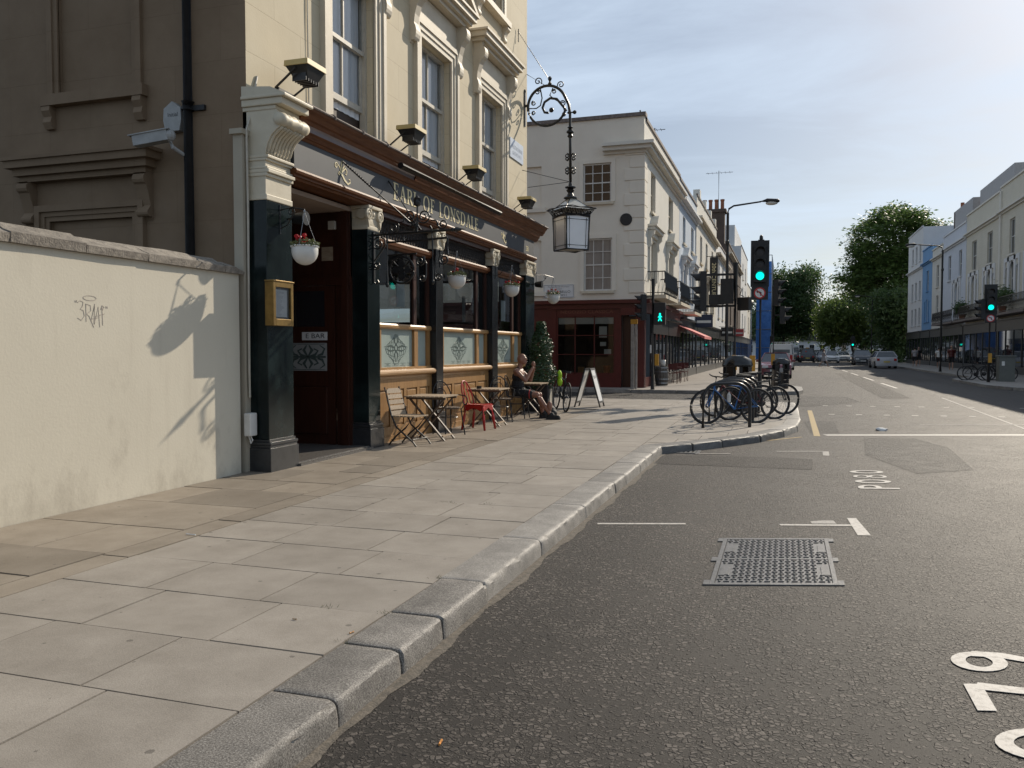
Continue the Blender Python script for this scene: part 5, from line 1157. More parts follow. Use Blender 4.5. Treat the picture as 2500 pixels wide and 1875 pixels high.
# ================================================================ pavement furniture (local frames: +X is the way one faces when seated)
PZ = .122
def slat_chair(loc, rz, label):
    t = thing('folding_chair', label, 'chair', loc, rz, 'chairs outside the pub')
    for k in range(5):
        m = M(); z = .46+k*.082; x = -.20-k*.022; w = .19 if k < 4 else .165
        m.bar((x,-w,z+.02),(x,w,z+.02),.066,.016,up=(.97,0,.25)) if k < 4 else m.prism([(-.19,0),(.19,0),(.18,.05),(.13,.075),(-.13,.075),(-.18,.05)], lambda a,b,d: (x+d-b*.25,a,z-.012+b), 0, .016)
        m.build('back_slat', m_oak, t, world=False)
    for k in range(6): M().box(-.17+k*.066,-.115+k*.066,-.20,.20,.43,.448).build('seat_slat', m_oak, t, world=False)
    for s in (-1,1):
        y = s*.205
        M().tube([(-.32,y*.93,.87),(-.26,y*.96,.68),(-.19,y,.46),(-.10,y,.28),(.06,y,.16),(.20,y,.06),(.25,y,.0)], .013, 6).build('leg', m_dull, t, world=False)
        M().tube([(.19,y*.86,.435),(.05,y*.86,.27),(-.12,y*.86,.14),(-.22,y*.86,.04),(-.25,y*.86,.0)], .013, 6).build('leg', m_dull, t, world=False)
    for a,b in (((.19,-.2,.1),(.19,.2,.1)),((-.2,-.18,.08),(-.2,.18,.08)),((-.19,-.2,.44),(-.19,.2,.44))): M().tube([a,b], .009, 5).build('crossbar', m_dull, t, world=False)
    return t
def slat_table(loc, rz, label):
    t = thing('folding_table', label, 'table', loc, rz, 'slatted tables outside the pub')
    for k in range(9): M().box(-.33+k*.074,-.33+k*.074+.064,-.35,.35,.69,.71).build('top_slat', m_oak, t, world=False)
    for s in (-1,1): M().box(-.33,.33,s*.25-.02,s*.25+.02,.655,.689).build('top_rail', m_teakd, t, world=False)
    for s in (-1,1):
        M().bar((-.28,s*.22,.655),(.30,s*.22,0),.05,.022).build('leg', m_teakd, t, world=False); M().bar((.28,s*.19,.655),(-.30,s*.19,0),.05,.022).build('leg', m_teakd, t, world=False)
    M().bar((.25,-.21,.07),(.25,.21,.07),.045,.02).build('stretcher', m_oak, t, world=False); M().bar((-.25,-.18,.07),(-.25,.18,.07),.045,.02).build('stretcher', m_oak, t, world=False)
    return t
def hoop_chair(loc, rz, label, arms=True):
    t = thing('iron_armchair', label, 'chair', loc, rz, 'chairs outside the pub')
    m = M().lathe([(.19,.44),(.205,.45),(.205,.465),(.17,.47),(.0,.47)], n=20); m.build('seat', m_teakd, t, world=False, smooth=True, autosm=40)
    hoop = [(-.17-.10*sin(radians(a))*.9, .20*cos(radians(a)), .46+.44*sin(radians(a))**.8) for a in range(0,181,10)]
    M().tube(hoop, .011, 6).build('back_hoop', m_black, t, world=False)
    hoop2 = [(-.175-.075*sin(radians(a)), .12*cos(radians(a)), .46+.32*sin(radians(a))**.8) for a in range(0,181,12)]
    M().tube(hoop2, .008, 6).build('back_hoop', m_black, t, world=False)
    for k, (x,y) in enumerate(((.16,.15),(.16,-.15),(-.15,.14),(-.15,-.14))):
        M().tube([(x,y,.45),(x*1.15,y*1.12,.25),(x*1.35,y*1.3,.0)], .012, 6).build('leg', m_black, t, world=False)
    M().tube([(.17*cos(a*pi/10),.16*sin(a*pi/10),.30) for a in range(20)], .007, 5, True).build('leg_ring', m_black, t, world=False)
    if arms:
        for s in (-1,1):
            pts = [(-.21,s*.18,.66),(-.05,s*.225,.67),(.12,s*.235,.66)]+[(.15+.085*cos(radians(a))*(1-(80-a)/900), s*.235, .575+.085*sin(radians(a))*(1-(80-a)/900)) for a in range(70,-240,-25)]
            M().tube(pts, .010, 6).build('arm', m_black, t, world=False)
            M().tube([(.13,s*.23,.50),(.17,s*.16,.44)], .009, 5).build('arm_stay', m_black, t, world=False)
    return t
def red_chair(loc, rz, label):
    t = thing('metal_chair', label, 'chair', loc, rz, 'chairs outside the pub')
    m = M().bbox(-.19,.19,-.19,.19,.435,.46,.012); 
    for s in (-1,1):
        m.prism([(-.19,.44),(.19,.44),(.19,.36),(.13,.34),(.0,.40),(-.13,.34),(-.19,.36)], lambda a,b,d: (a,s*(.185+d),b), 0, .012)
        m.prism([(-.19,.44),(.19,.44),(.19,.36),(.13,.34),(.0,.40),(-.13,.34),(-.19,.36)], lambda a,b,d: (s*(.185+d),a,b), 0, .0115)
    m.build('seat', m_redm, t, world=False)
    for sx in (-1,1):
        for sy in (-1,1):
            m = M(); x0,y0 = sx*.17, sy*.17
            m.tube([(x0,y0,.42),(x0*1.12,y0*1.12,.25),(x0*1.35,y0*1.3,.0)], [.036,.028,.02], 8); m.build('leg', m_redm, t, world=False, smooth=True)
    hoop = [(-.19-.12*sin(radians(a))**.7, .185*cos(radians(a)), .45+.42*sin(radians(a))**.6) for a in range(0,181,10)]
    M().tube(hoop, .014, 7).build('back_hoop', m_redm, t, world=False)
    for y in (-.06,.06): M().bar((-.19,y,.45),(-.30,y*1.2,.845),.03,.006,up=(1,0,0)).build('back_strip', m_redm, t, world=False)
    return t
slat_chair((-5.40,11.40,PZ), radians(-8), 'wooden slatted folding chair nearest the pub door')
slat_table((-5.38,12.20,PZ), radians(2), 'slatted folding table nearest the pub door')
hoop_chair((-5.42,12.98,PZ), radians(-35), 'black iron armchair with scrolled arms between the tables')
red_chair((-5.26,14.02,PZ), radians(-6), 'red painted metal chair by the second table')
slat_table((-5.34,14.75,PZ), radians(2), 'slatted folding table beside the red metal chair')
hoop_chair((-5.42,15.72,PZ), radians(-60), 'iron hoop-back armchair just behind the seated man')
slat_table((-5.36,17.55,PZ), radians(0), 'slatted folding table beyond the seated man')
hoop_chair((-5.36,16.62,PZ), radians(2), 'iron armchair that the bald man sits on')
t = thing('ashtray', 'small black ashtray on the table beside the red chair', 'ashtray', (-5.45,14.55,PZ+.711))
M().lathe([(.045,0),(.05,.01),(.05,.05),(.04,.05),(.04,.02)], (-5.45,14.55,PZ+.711), 14).build('bowl', m_black, t, smooth=True, autosm=40)

# ---- bald man in a black vest, seated, hands raised to his face
def capsule(m, p, q, r0, r1, n=10):
    p = Vector(p); q = Vector(q); pts = []; R = []
    for i in range(7):
        t_ = i/6; pts.append(p.lerp(q,t_)); R.append(r0+(r1-r0)*t_)
    m.tube(pts, R, n); m.ell(p, r0,r0,r0, n, 6); m.ell(q, r1,r1,r1, n, 6)
def remesh(o, vox, it=2):
    md = o.modifiers.new('remesh','REMESH'); md.mode = 'VOXEL'; md.voxel_size = vox; md.use_smooth_shade = True
    sm = o.modifiers.new('smooth','SMOOTH'); sm.iterations = it; sm.factor = .5
    return o
def seated_man(loc, rz, label):
    t = thing('person', label, 'person', loc, rz)
    hip = .50; m = M()
    m.ell((0,0,hip+.06), .15,.175,.12); m.ell((-.02,0,hip+.20), .125,.165,.16); m.ell((-.0,0,hip+.40), .125,.185,.16)
    for s in (-1,1): m.ell((-.005,s*.135,hip+.49), .085,.085,.07)
    capsule(m, (.0,0,hip+.52), (.035,0,hip+.63), .062,.055)
    # head, turned forward and a little down
    h = Vector((.065,0,hip+.745)); m.ell(h, .100,.078,.115, 14, 10); m.ell(h+Vector((.035,0,-.055)), .062,.058,.062)
    m.ell(h+Vector((.107,0,-.012)), .016,.014,.024); m.ell(h+Vector((.096,0,-.060)), .012,.026,.009); m.ell(h+Vector((.092,0,-.074)), .012,.022,.009); m.ell(h+Vector((.075,0,-.105)), .022,.024,.018); m.ell(h+Vector((.085,0,.025)), .02,.05,.012)
    for s in (-1,1): m.ell(h+Vector((-.005,s*.08,-.012)), .020,.010,.032)
    # arms: elbows forward, hands in front of the mouth
    for s in (-1,1):
        sh, el, wr = (.0,s*.20,hip+.49), (.20,s*.23,hip+.30), (.315,s*.065,hip+.565)
        capsule(m, sh, el, .056,.043); capsule(m, el, wr, .045,.028)
        hd = Vector((.325,s*.045,hip+.63)); m.ell(hd, .032,.02,.045)
        for k in range(4):
            b0 = hd+Vector((.022-.016*k, -s*.004, .030+.004*(1.5-abs(k-1.5)))); b1 = b0+Vector((-.006,-s*.022,.030-.003*abs(k-1))); b2 = b1+Vector((-.012,-s*.022,-.004))
            capsule(m, b0, b1, .0085,.008, 6); capsule(m, b1, b2, .008,.007, 6)
        capsule(m, hd+Vector((-.02,-s*.005,-.02)), hd+Vector((-.045,-s*.015,.015)), .010,.0085, 6)
    # legs: near leg stretched out, far leg bent under
    legs = ((-1,(.43,-.13,.50),(.72,-.16,.10)), (1,(.42,.13,.49),(.50,.12,.09)))
    for s, kn, an in legs:
        capsule(m, (.03,s*.095,hip+.03), kn, .085,.058); capsule(m, kn, an, .060,.038); m.ell((an[0]-.02,an[1],an[2]+.17), .055,.05,.11)
        capsule(m, (an[0]-.02,an[1],.06), (an[0]+.14,an[1]+s*.03,.045), .042,.034)
    body = remesh(m.build('body', m_skin, t, world=False), .010, 2)
    m = M(); m.ell((-.005,0,hip+.06), .165,.19,.11); m.ell((-.022,0,hip+.20), .142,.182,.17); m.ell((-.004,0,hip+.37), .142,.19,.13)
    for s in (-1,1): capsule(m, (-.03,s*.09,hip+.42), (-.035,s*.085,hip+.545), .045,.03); capsule(m, (.05,s*.09,hip+.42), (.0,s*.085,hip+.55), .045,.03)
    remesh(m.build('vest', m_cloth, t, world=False), .014)
    m = M()
    for s, kn, an in legs:
        p = Vector((.03,s*.095,hip+.03)); q = p.lerp(Vector(kn), .62); capsule(m, p, q, .104,.088)
    m.ell((.0,0,hip+.02), .165,.19,.10); remesh(m.build('shorts', m_cloth, t, world=False), .014)
    M().tube([Vector((.03,-.095,hip+.03)).lerp(Vector(legs[0][1]),.60)+Vector((0,.088*cos(a*pi/8),.088*sin(a*pi/8))) for a in range(16)], .012, 5, True).build('shorts_trim', m_redcl, t, world=False)
    for s, kn, an in legs:
        m = M(); capsule(m, (an[0]-.03,an[1],.055), (an[0]+.17,an[1]+s*.035,.045), .052,.044); m.ell((an[0]+.02,an[1],.09), .06,.05,.06); m.box(an[0]-.085,an[0]+.215,an[1]-.045+min(0,s*.03),an[1]+.045+max(0,s*.03),.0,.028)
        remesh(m.build('shoe', m_rub, t, world=False), .010)
    return t
seated_man((-5.33,16.62,PZ), radians(4), 'bald man in a black vest and shorts seated outside the pub')
t = tag(M().ell((-4.80,16.95,PZ+.14), .20,.15,.14, 14, 8).ell((-4.66,16.90,PZ+.10), .10,.12,.09, 10, 6).build('backpack', m_rub, smooth=True), 'dark backpack lying on the ground by the seated man', 'bag')

# ---- planter with a clipped climbing shrub
t = thing('planter', 'tall dark leafy shrub in a square black planter at the pub corner', 'planter', (-5.45,18.75,PZ))
M().bbox(-5.70,-5.22,18.50,18.98,PZ,PZ+.62,.02).build('pot', m_dull, t); M().box(-5.222,-5.216,18.66,18.82,PZ+.12,PZ+.52).build('pot_badge', m_sash, t)
m = M().tube([(-5.46,18.74,PZ+.5),(-5.45,18.75,PZ+1.2),(-5.47,18.74,PZ+2.0)], [.03,.02,.008], 6)
rr = random.Random(8)
for k in range(26):
    z = rr.uniform(.7,1.85); a = rr.uniform(0,2*pi); r_ = .28*(1-abs(z-1.1)/1.3); m.tube([(-5.46,18.74,PZ+z-.12),(-5.46+r_*cos(a),18.74+r_*sin(a),PZ+z+.1)], [.008,.004], 4)
m.build('stem', m_bark, t)
m = M()
for k in range(3000):
    z = .55+1.55*rr.random()**1.1; R = .36*(1-((z-.6)/1.65)**2*.85)*(1+.18*sin(z*9)); a = rr.uniform(0,2*pi); r_ = R*sqrt(rr.uniform(.25,1))
    p = Vector((-5.46+r_*cos(a), 18.74+r_*sin(a), PZ+z)); q = Vector((cos(a)+rr.uniform(-.8,.8), sin(a)+rr.uniform(-.8,.8), rr.uniform(-.2,1))).normalized(); _,u,v = m.frame(q); s = rr.uniform(.018,.034)
    m.add([p-u*s*1.4,p-v*s*.7,p+u*s*1.4,p+v*s*.7], [(0,1,2,3)])
m.build('foliage', m_leafp, t)

# ---- bicycles
def bicycle(loc, rz, label, frame=m_dull, group='bicycles at the stands', lean=0, bottle=False, drop=False, simple=False, basket_=None):
    t = thing('bicycle', label, 'bicycle', loc, rz, group); t.rotation_euler = (lean,0,rz)
    R = .335; wb = .52; ns = 18 if not simple else 8
    for x in (-wb,wb):
        w = M().tube([(x+R*cos(a*2*pi/32),0,R+R*sin(a*2*pi/32)+.0) for a in range(32)], .019, 8, True).build('tyre', m_rub, t, world=False, smooth=True)
        m = M().tube([(x+(R-.028)*cos(a*2*pi/32),0,R+(R-.028)*sin(a*2*pi/32)) for a in range(32)], .010, 6, True)
        for k in range(ns):
            a = 2*pi*k/ns; b = a+.5*(1 if k % 2 else -1); m.tube([(x+.02*cos(b),.025*(1 if k % 4 < 2 else -1),R+.02*sin(b)),(x+(R-.03)*cos(a),0,R+(R-.03)*sin(a))], .0022, 3)
        m.lathe([(.012,-.05),(.022,-.03),(.022,.03),(.012,.05)], (x,0,R), 8, 'Y'); m.build('wheel', m_rimd, t, world=False)
    bb = (-.06,0,.28); st = (-.20,0,.78); hd = (.36,0,.80); hd2 = (.385,0,.68)
    m = M()
    for a,b,r in ((bb,st,.017),(bb,hd2,.022),((-.175,0,.72),hd,.018),(hd,hd2,.022)): m.tube([a,b], r, 8)
    for s in (-1,1):
        m.tube([bb,(-wb,s*.06,R)], .010, 6); m.tube([(-.185,0,.74),(-wb,s*.06,R)], .009, 6); m.tube([hd2,(.43,s*.05,.55),(wb,s*.055,R)], .012, 6)
    m.build('frame', frame, t, world=False)
    m = M().tube([(-.20,0,.76),(-.225,0,.90)], .013, 6); m.build('seat_post', m_chrome, t, world=False)
    m = M().prism([(-.13,.06),(-.10,.085),(-.02,.06),(.05,.025),(.15,.015),(.15,-.015),(.05,-.025),(-.02,-.06),(-.10,-.085),(-.13,-.06)], lambda a,b,d: (-.225+a,b,.90+d+.02*abs(a)), 0, .05); m.build('saddle', m_rub, t, world=False)
    m = M().tube([hd,(.345,0,.90),(.40,0,.93)], .014, 6)
    if drop:
        for s in (-1,1): m.tube([(.40,0,.93),(.40,s*.20,.93),(.47,s*.21,.91),(.49,s*.21,.84),(.42,s*.21,.79),(.36,s*.21,.79)], .014, 6)
    else: m.tube([(.36,-.30,.94),(.39,-.2,.94),(.41,-.06,.93),(.41,.06,.93),(.39,.2,.94),(.36,.30,.94)], .013, 6)
    m.build('handlebar', m_dull, t, world=False)
    m = M().lathe([(.09,-.004),(.095,0),(.09,.004)], (-.06,-.05,.28), 18, 'Y'); m.bar((-.06,-.06,.28),(.08,-.07,.18),.02,.012); m.bar((-.06,.06,.28),(-.20,.07,.38),.02,.012); m.box(.04,.13,-.13,-.07,.17,.185); m.box(-.25,-.16,.07,.13,.375,.39); m.build('crankset', m_dull, t, world=False)
    if bottle: M().lathe([(.036,0),(.037,.14),(.028,.165),(.016,.17),(.016,.195)], (.07,0,.42), 12).build('bottle', m_white, t, world=False)
    return t
def stand(loc, rz, label):
    t = thing('cycle_stand', label, 'cycle stand', loc, rz, 'tubular cycle stands on the build-out')
    M().tube([(-.46,0,-.02),(-.46,0,.50)]+[(-.16+.30*cos(radians(a)),0,.52+.30*sin(radians(a))) for a in range(180,90,-15)]+[(.16+.30*cos(radians(a)),0,.52+.30*sin(radians(a))) for a in range(90,-1,-15)]+[(.46,0,-.02)], .032, 10).build('hoop', m_black, t, world=False, smooth=True, autosm=60)
    return t
st_a = radians(28)
for i, (c, lb) in enumerate((((-1.01,15.78,PZ),'black tubular cycle stand nearest the kerb corner'),((-1.0,16.95,PZ),'second cycle stand, behind the nearest one'),((-.98,18.15,PZ),'third cycle stand, deep among the bicycles'),((-.95,19.3,PZ),'cycle stand farthest from the kerb corner'))): stand(c, st_a, lb)
bicycle((-.98,16.72,PZ), st_a+pi, 'blue framed bicycle with a white bottle at the front stand', m_bikeb, lean=radians(-4), bottle=True)
bicycle((-.62,17.75,PZ), st_a+radians(5), 'black bicycle with chrome rims leaning behind the blue one', m_dull, lean=radians(3), drop=True)
bicycle((-.93,18.55,PZ), st_a+pi+radians(-6), 'dark red bicycle in the middle of the stands', m_biker, lean=radians(-3))
bicycle((-.45,19.25,PZ), st_a, 'thin-wheeled bicycle farthest right at the stands', m_dull, lean=radians(4), drop=True)
bicycle((-5.08,19.10,PZ), radians(118), 'dark bicycle leaning by the leafy planter', m_dull, group='lone bicycle', lean=radians(6))
t = tag(M().ell((-5.07,18.98,PZ+.84), .06,.08,.12, 10, 8).ell((-5.06,18.97,PZ+.68), .065,.075,.10, 10, 8).build('hivis_bag', m_hivis, smooth=True), 'lime yellow bag hanging on the bicycle by the planter', 'bag')

# ---- A-board
t = thing('pavement_board', 'white faced folding A-board standing at the crossing', 'sign board', (-4.72,20.6,PZ))
for s in (-1,1):
    f3 = lambda u,v,d: (-4.70+s*(.30-.27*v/.98)*1.0+s*d*.9, 20.55+u+.06*s, PZ+v)
    b_ = M()
    for u0,u1,v0,v1 in ((-.27,-.22,0,.98),(.22,.27,0,.98),(-.22,.22,.93,.98),(-.22,.22,.10,.15)): b_.prism([(u0,v0),(u1,v0),(u1,v1),(u0,v1)], f3, 0, .035)
    fr_ = b_.build('board_frame', m_dull, t); M().prism([(-.22,.15),(.22,.15),(.22,.93),(-.22,.93)], f3, .008, .026).build('board_face', m_signw, t)
textmesh('TODAY', .10, lambda a,b,d: (-4.70+.30-.27*(.75+b)/.98+.0285*.9+.002, 20.61+a, PZ+.75+b)).build('board_lettering', m_ink, t)
# ================================================================ buildings beyond
def simple_window(parent, o, U, u0,u1,v0,v1, dep=.15, nx=1, ny=2, frame=m_white, pane=m_dkglass, fw=.05, sill=True, sillmat=None, arched=False):
    N = Vector(U).cross(Vector(ZA)); m = M(); fb = lambda a,b,c,d,e,f: m.fbox(o,U,ZA,a,b,c,d,e,f); d0, d1 = -dep, -dep+.06
    fb(u0+.002,u0+fw,v0+.002,v1-.002,d0,d1); fb(u1-fw,u1-.002,v0+.002,v1-.002,d0,d1); fb(u0+fw,u1-fw,v0+.002,v0+fw,d0,d1); fb(u0+fw,u1-fw,v1-fw,v1-.002,d0,d1)
    for k in range(1,nx): c = u0+(u1-u0)*k/nx; fb(c-.014,c+.014,v0+fw,v1-fw,d0+.01,d1-.008)
    for k in range(1,ny): c = v0+(v1-v0)*k/ny; h = .022 if (ny % 2 == 0 and k == ny//2) else .013; fb(u0+fw,u1-fw,c-h,c+h,d0+.012,d1-.005)
    w = m.build('window', frame, parent)
    p = Vector(o)-N*(dep-.025); U_ = Vector(U); Z_ = Vector(ZA)
    M().add([p+U_*u0+Z_*v0, p+U_*u1+Z_*v0, p+U_*u1+Z_*v1, p+U_*u0+Z_*v1], [(0,1,2,3)]).build('pane', pane, w)
    if sill: M().fbox(o,U,ZA,u0-.1,u1+.1,v0-.10,v0-.003,-.02,.10).build('sill', sillmat or m_trim, w)
    return w
def shopfront(parent, o, U, u0,u1, h=3.3, mat=m_shopdk, n=4, fas=None, pane=m_dkglass):
    m = M(); fb = lambda a,b,c,d,e,f: m.fbox(o,U,ZA,a,b,c,d,e,f)
    fb(u0+.003,u1-.003,.12,.55,-.02,.06); fb(u0+.003,u1-.003,h-.75,h-.1,-.02,.12); fb(u0+.0031,u1-.0031,h-.1,h,-.02,.25)
    for k in range(n+1): c = u0+.06+(u1-u0-.12)*k/n; fb(c-.05,c+.05,.55,h-.75,-.02,.055)
    s = m.build('shopfront', mat, parent); N = Vector(U).cross(Vector(ZA)); p = Vector(o)+N*.012; U_ = Vector(U); Z_ = Vector(ZA)
    for k in range(n):
        a = u0+.06+(u1-u0-.12)*k/n; b = u0+.06+(u1-u0-.12)*(k+1)/n
        M().add([p+U_*a+Z_*.55, p+U_*b+Z_*.55, p+U_*b+Z_*(h-.75), p+U_*a+Z_*(h-.75)], [(0,1,2,3)]).build('pane', pane, s)
    if fas: M().fbox(o,U,ZA,u0+.3,u1-.3,h-.65,h-.2,.121,.14).build('sign_panel', fas, s)
    return s
def body(parent, X, side, y0, y1, h, depth, mat, holes):       # facade with openings, party walls and roof
    U = (0,1,0) if side > 0 else (0,-1,0); us = (lambda a,b: (a,b)) if side > 0 else (lambda a,b: (-b,-a))
    hh = [(*us(a,b),c,d) for a,b,c,d in holes]
    m = M().panel((X,0,0), U, ZA, *us(y0,y1), .1, h, hh, .18); Xb = X-side*depth
    m.add([(X,y0,.1),(Xb,y0,.1),(Xb,y0,h),(X,y0,h)], [(0,1,2,3)]); m.add([(X,y1,.1),(Xb,y1,.1),(Xb,y1,h),(X,y1,h)], [(0,1,2,3)])
    m.add([(X,y0,h),(X,y1,h),(Xb,y1,h),(Xb,y0,h)], [(0,1,2,3)]); m.add([(Xb,y0,.1),(Xb,y1,.1),(Xb,y1,h),(Xb,y0,h)], [(0,1,2,3)])
    m.build('wall', mat, parent); return U, us
def band(parent, X, side, y0, y1, z0, z1, pr, mat, name='cornice'):
    a, b = sorted((X-side*.05, X+side*pr)); return M().box(a,b,y0,y1,z0,z1).build(name, mat, parent)
def railing(parent, X, side, y0, y1, z, h=.9, pr=.75, mat=m_black, slabm=m_trim, step=.13):
    a, b = sorted((X-side*.02, X+side*pr)); bal = M().box(a,b,y0,y1,z-.14,z).build('balcony', slabm, parent)
    xo = X+side*(pr-.06); m = M().bar((xo,y0,z+h),(xo,y1,z+h),.05,.04); m.bar((xo,y0,z+.08),(xo,y1,z+.08),.03,.03)
    n = int((y1-y0)/step)
    for k in range(n+1):
        y = y0+(y1-y0)*k/n; m.tube([(xo,y,z),(xo+side*.05,y,z+.3),(xo,y,z+h)], .014, 4)
        if k < n: m.tube([(xo,y+step*.5+.05*cos(t*pi/4),z+.55+.09*sin(t*pi/4)) for t in range(8)], .011, 3, True)
    for yy in (y0,y1): m.bar((X,yy,z+h),(xo,yy,z+h),.04,.04); m.bar((X,yy,z+.08),(xo,yy,z+.08),.03,.03); [m.tube([(X+side*q,yy,z),(X+side*q,yy,z+h)], .012, 4) for q in (.15,.3,.45,.6)]
    r = m.build('railing', mat, bal); r['kind'] = 'stuff'; return bal
def hood_surround(parent, X, side, a, b, c, d, mat=m_trim, ped='flat'):
    m = M(); s = side; bx = lambda x0,x1,y0,y1,z0,z1: m.box(min(X+s*x0,X+s*x1),max(X+s*x0,X+s*x1),y0,y1,z0,z1)
    bx(-.02,.08,a-.22,a-.01,c,d+.1); bx(-.02,.08,b+.01,b+.22,c,d+.1); bx(-.02,.10,a-.22,b+.22,d+.101,d+.30)
    bx(-.02,.28,a-.36,b+.36,d+.301,d+.42); bx(-.02,.36,a-.42,b+.42,d+.421,d+.50)
    cx = (a+b)/2
    if ped == 'round': m.prism([(cx+.62*cos(radians(t)), d+.501+.5*sin(radians(t))) for t in range(0,181,15)], lambda u,v,dd: (X+s*dd,u,v), -.02, .30)
    elif ped == 'tri': m.prism([(cx-.8,d+.501),(cx+.8,d+.501),(cx,d+1.0)], lambda u,v,dd: (X+s*dd,u,v), -.02, .30)
    for yy in (a-.30, b+.12): m.prism([(0,0),(.26,0),(.24,-.18),(.12,-.3),(.14,-.55),(.06,-.7),(0,-.7)], lambda u,v,dd: (X+s*u,dd,d+.298+v), yy, yy+.18)
    m.build('surround', mat, parent)

# ---- cream corner building with the red shop
XL = -5.15
cb = thing('corner_building', 'cream corner building with dark red shop below and quoined edge', 'building', (-9,37,.12))
eh = [(-7.51,-6.40,7.27,8.76),(-7.47,-6.36,3.86,5.88)]
m = M().panel((0,31.6,0), (1,0,0), ZA, -22, XL, 3.3, 10.1, eh+[(-10.6,-9.2,7.2,8.8),(-10.6,-9.2,3.9,5.9)], .12)
m.add([(-10.6,31.7,7.2),(-9.2,31.7,7.2),(-9.2,31.7,8.8),(-10.6,31.7,8.8)], [(0,1,2,3)]); m.add([(-10.6,31.7,3.9),(-9.2,31.7,3.9),(-9.2,31.7,5.9),(-10.6,31.7,5.9)], [(0,1,2,3)])
m.add([(-22,31.6,10.1),(XL,31.6,10.1),(XL,42.7,10.1),(-22,42.7,10.1)], [(0,1,2,3)]); m.build('end_wall', m_cream, cb)
sh = [(33.3,34.55,7.1,8.7),(38.6,40.2,7.1,8.65),(33.0,34.7,4.35,6.0),(38.2,39.9,4.35,6.0)]
M().panel((XL,0,0), YA, ZA, 31.6, 42.65, 3.3, 10.1, sh, .2).build('street_wall', m_cream2, cb)
for k, (a,b,c,d) in enumerate(eh):
    simple_window(cb, (0,31.6,0), (1,0,0), a,b,c,d, .10, 3, 4, m_white, m_dkglass if k == 0 else m_curt, .06, True, m_trim)
    m = M(); [m.fbox((0,31.6,0),(1,0,0),ZA,*q,-.01,.045) for q in ((a-.16,a-.0,c,d+.16),(b+.0,b+.16,c,d+.16),(a,b,d,d+.16))]; m.build('surround', m_cream, cb)
for q in ((-10.8,-9.0,7.0,7.18),(-10.8,-9.0,3.7,3.88)): M().fbox((0,31.6,0),(1,0,0),ZA,*q,-.01,.1).build('sill', m_cream, cb)
for k, (a,b,c,d) in enumerate(sh):
    simple_window(cb, (XL,0,0), YA, a,b,c,d, .18, 2, 2, m_trim, m_curt, .06, k < 2)
    if k > 1: hood_surround(cb, XL, 1, a,b,c,d, m_cream2, 'round')
for k in range(13):
    z = 3.75+k*.475
    if z < 9: L1 = .75 if k % 2 else .55; M().bbox(XL-L1,XL+.035,31.565,31.6+L1,z,z+.455,.02).build('quoin', m_cream, cb)
for z0,z1,p in ((9.05,9.16,.10),(9.161,9.30,.3),(9.301,9.42,.42)):
    M().box(XL-.05,XL+p,31.6-p,42.6,z0,z1).build('cornice', m_cream2, cb); M().box(XL-1.55,XL-.051,31.6-p,31.65,z0,z1).build('cornice', m_cream2, cb)
M().box(XL-1.5,XL+.45,31.14,42.6,9.421,9.44).build('cornice_lead', m_lead, cb) if False else None
M().box(-22,XL-.002,31.602,31.9,10.101,10.42).box(XL-.3,XL-.002,31.9,42.65,10.101,10.30).build('parapet', m_cream, cb)
M().box(-22,XL+.06,31.53,31.95,10.421,10.56).box(XL-.34,XL+.06,31.951,42.66,10.301,10.42).build('parapet_coping', m_lead, cb)
m = M(); xr = XL-.9
for y in (36.0,37.3,38.6,39.9): m.tube([(xr,y,10.1),(xr,y,11.9)], .035, 5)
for z in (11.1,11.85): m.tube([(xr,36,z),(xr,39.9,z)], .03, 5)
m.tube([(xr,40.2,10.1),(xr,40.2,12.2)], .03, 5); m.tube([(xr-.5,40.2,12.1),(xr+.5,40.2,12.1)], .018, 4); [m.tube([(xr-.3+.2*k,40.0,12.1),(xr-.3+.2*k,40.4,12.1)], .012, 4) for k in range(4)]
m.build('roof_rail', m_dull, cb)
M().lathe([(.24,0),(.26,.02),(.25,.06),(.05,.08)], (0,0,0), 18, 'Y') and None
m = M().lathe([(.235,-.06),(.235,-.02),(.19,-.0)], (-5.82,31.6,6.55), 18, 'Y'); m.build('wall_vent', m_dull, cb)
# red shop (end elevation and return)
EO = (0,31.6,0); EX = (1,0,0)
m = M(); fb = lambda a,b,c,d,e,f: m.fbox(EO,EX,ZA,a,b,c,d,e,f)
fb(-14,-8.72,.1,3.2,-.2,.02); fb(-8.72,-6.2,.1,.62,-.02,.05); fb(-6.22,-5.98,.1,3.2,-.02,.06); fb(-5.42,-5.10,.1,3.2,-.3,.05); fb(-8.9,-8.56,.1,3.2,-.02,.065); fb(-8.9,-5.1,2.90,3.2,-.02,.04); fb(-14,-5.08,3.2,3.36,-.02,.10); fb(-14,-5.05,3.36,3.50,-.02,.24); fb(-8.75,-5.9,3.16,3.199,.041,.12); fb(-5.98,-5.42,2.9,3.19,.041,.2)
m.build('shop_front', m_redbr, cb)
m = M().box(XL-.02,XL+.05,31.6,33.4,.1,.5).box(XL-.02,XL+.06,31.62,31.9,.1,3.2).box(XL-.02,XL+.10,31.62,42.6,3.0,3.36).box(XL-.02,XL+.25,31.62,42.6,3.361,3.50); m.build('shop_return', m_redbr, cb)
m = M(); [m.fbox(EO,EX,ZA,*q,-.02,.03) for q in ((-8.56,-8.50,.62,2.90),(-6.28,-6.22,.62,2.90),(-7.83,-7.79,.62,2.90),(-7.06,-7.02,.62,2.90),(-8.5,-6.28,1.38,1.41),(-8.5,-6.28,2.12,2.15),(-8.5,-6.28,.62,.68),(-8.5,-6.28,2.84,2.90))]; sw = m.build('shop_window', m_redbr, cb)
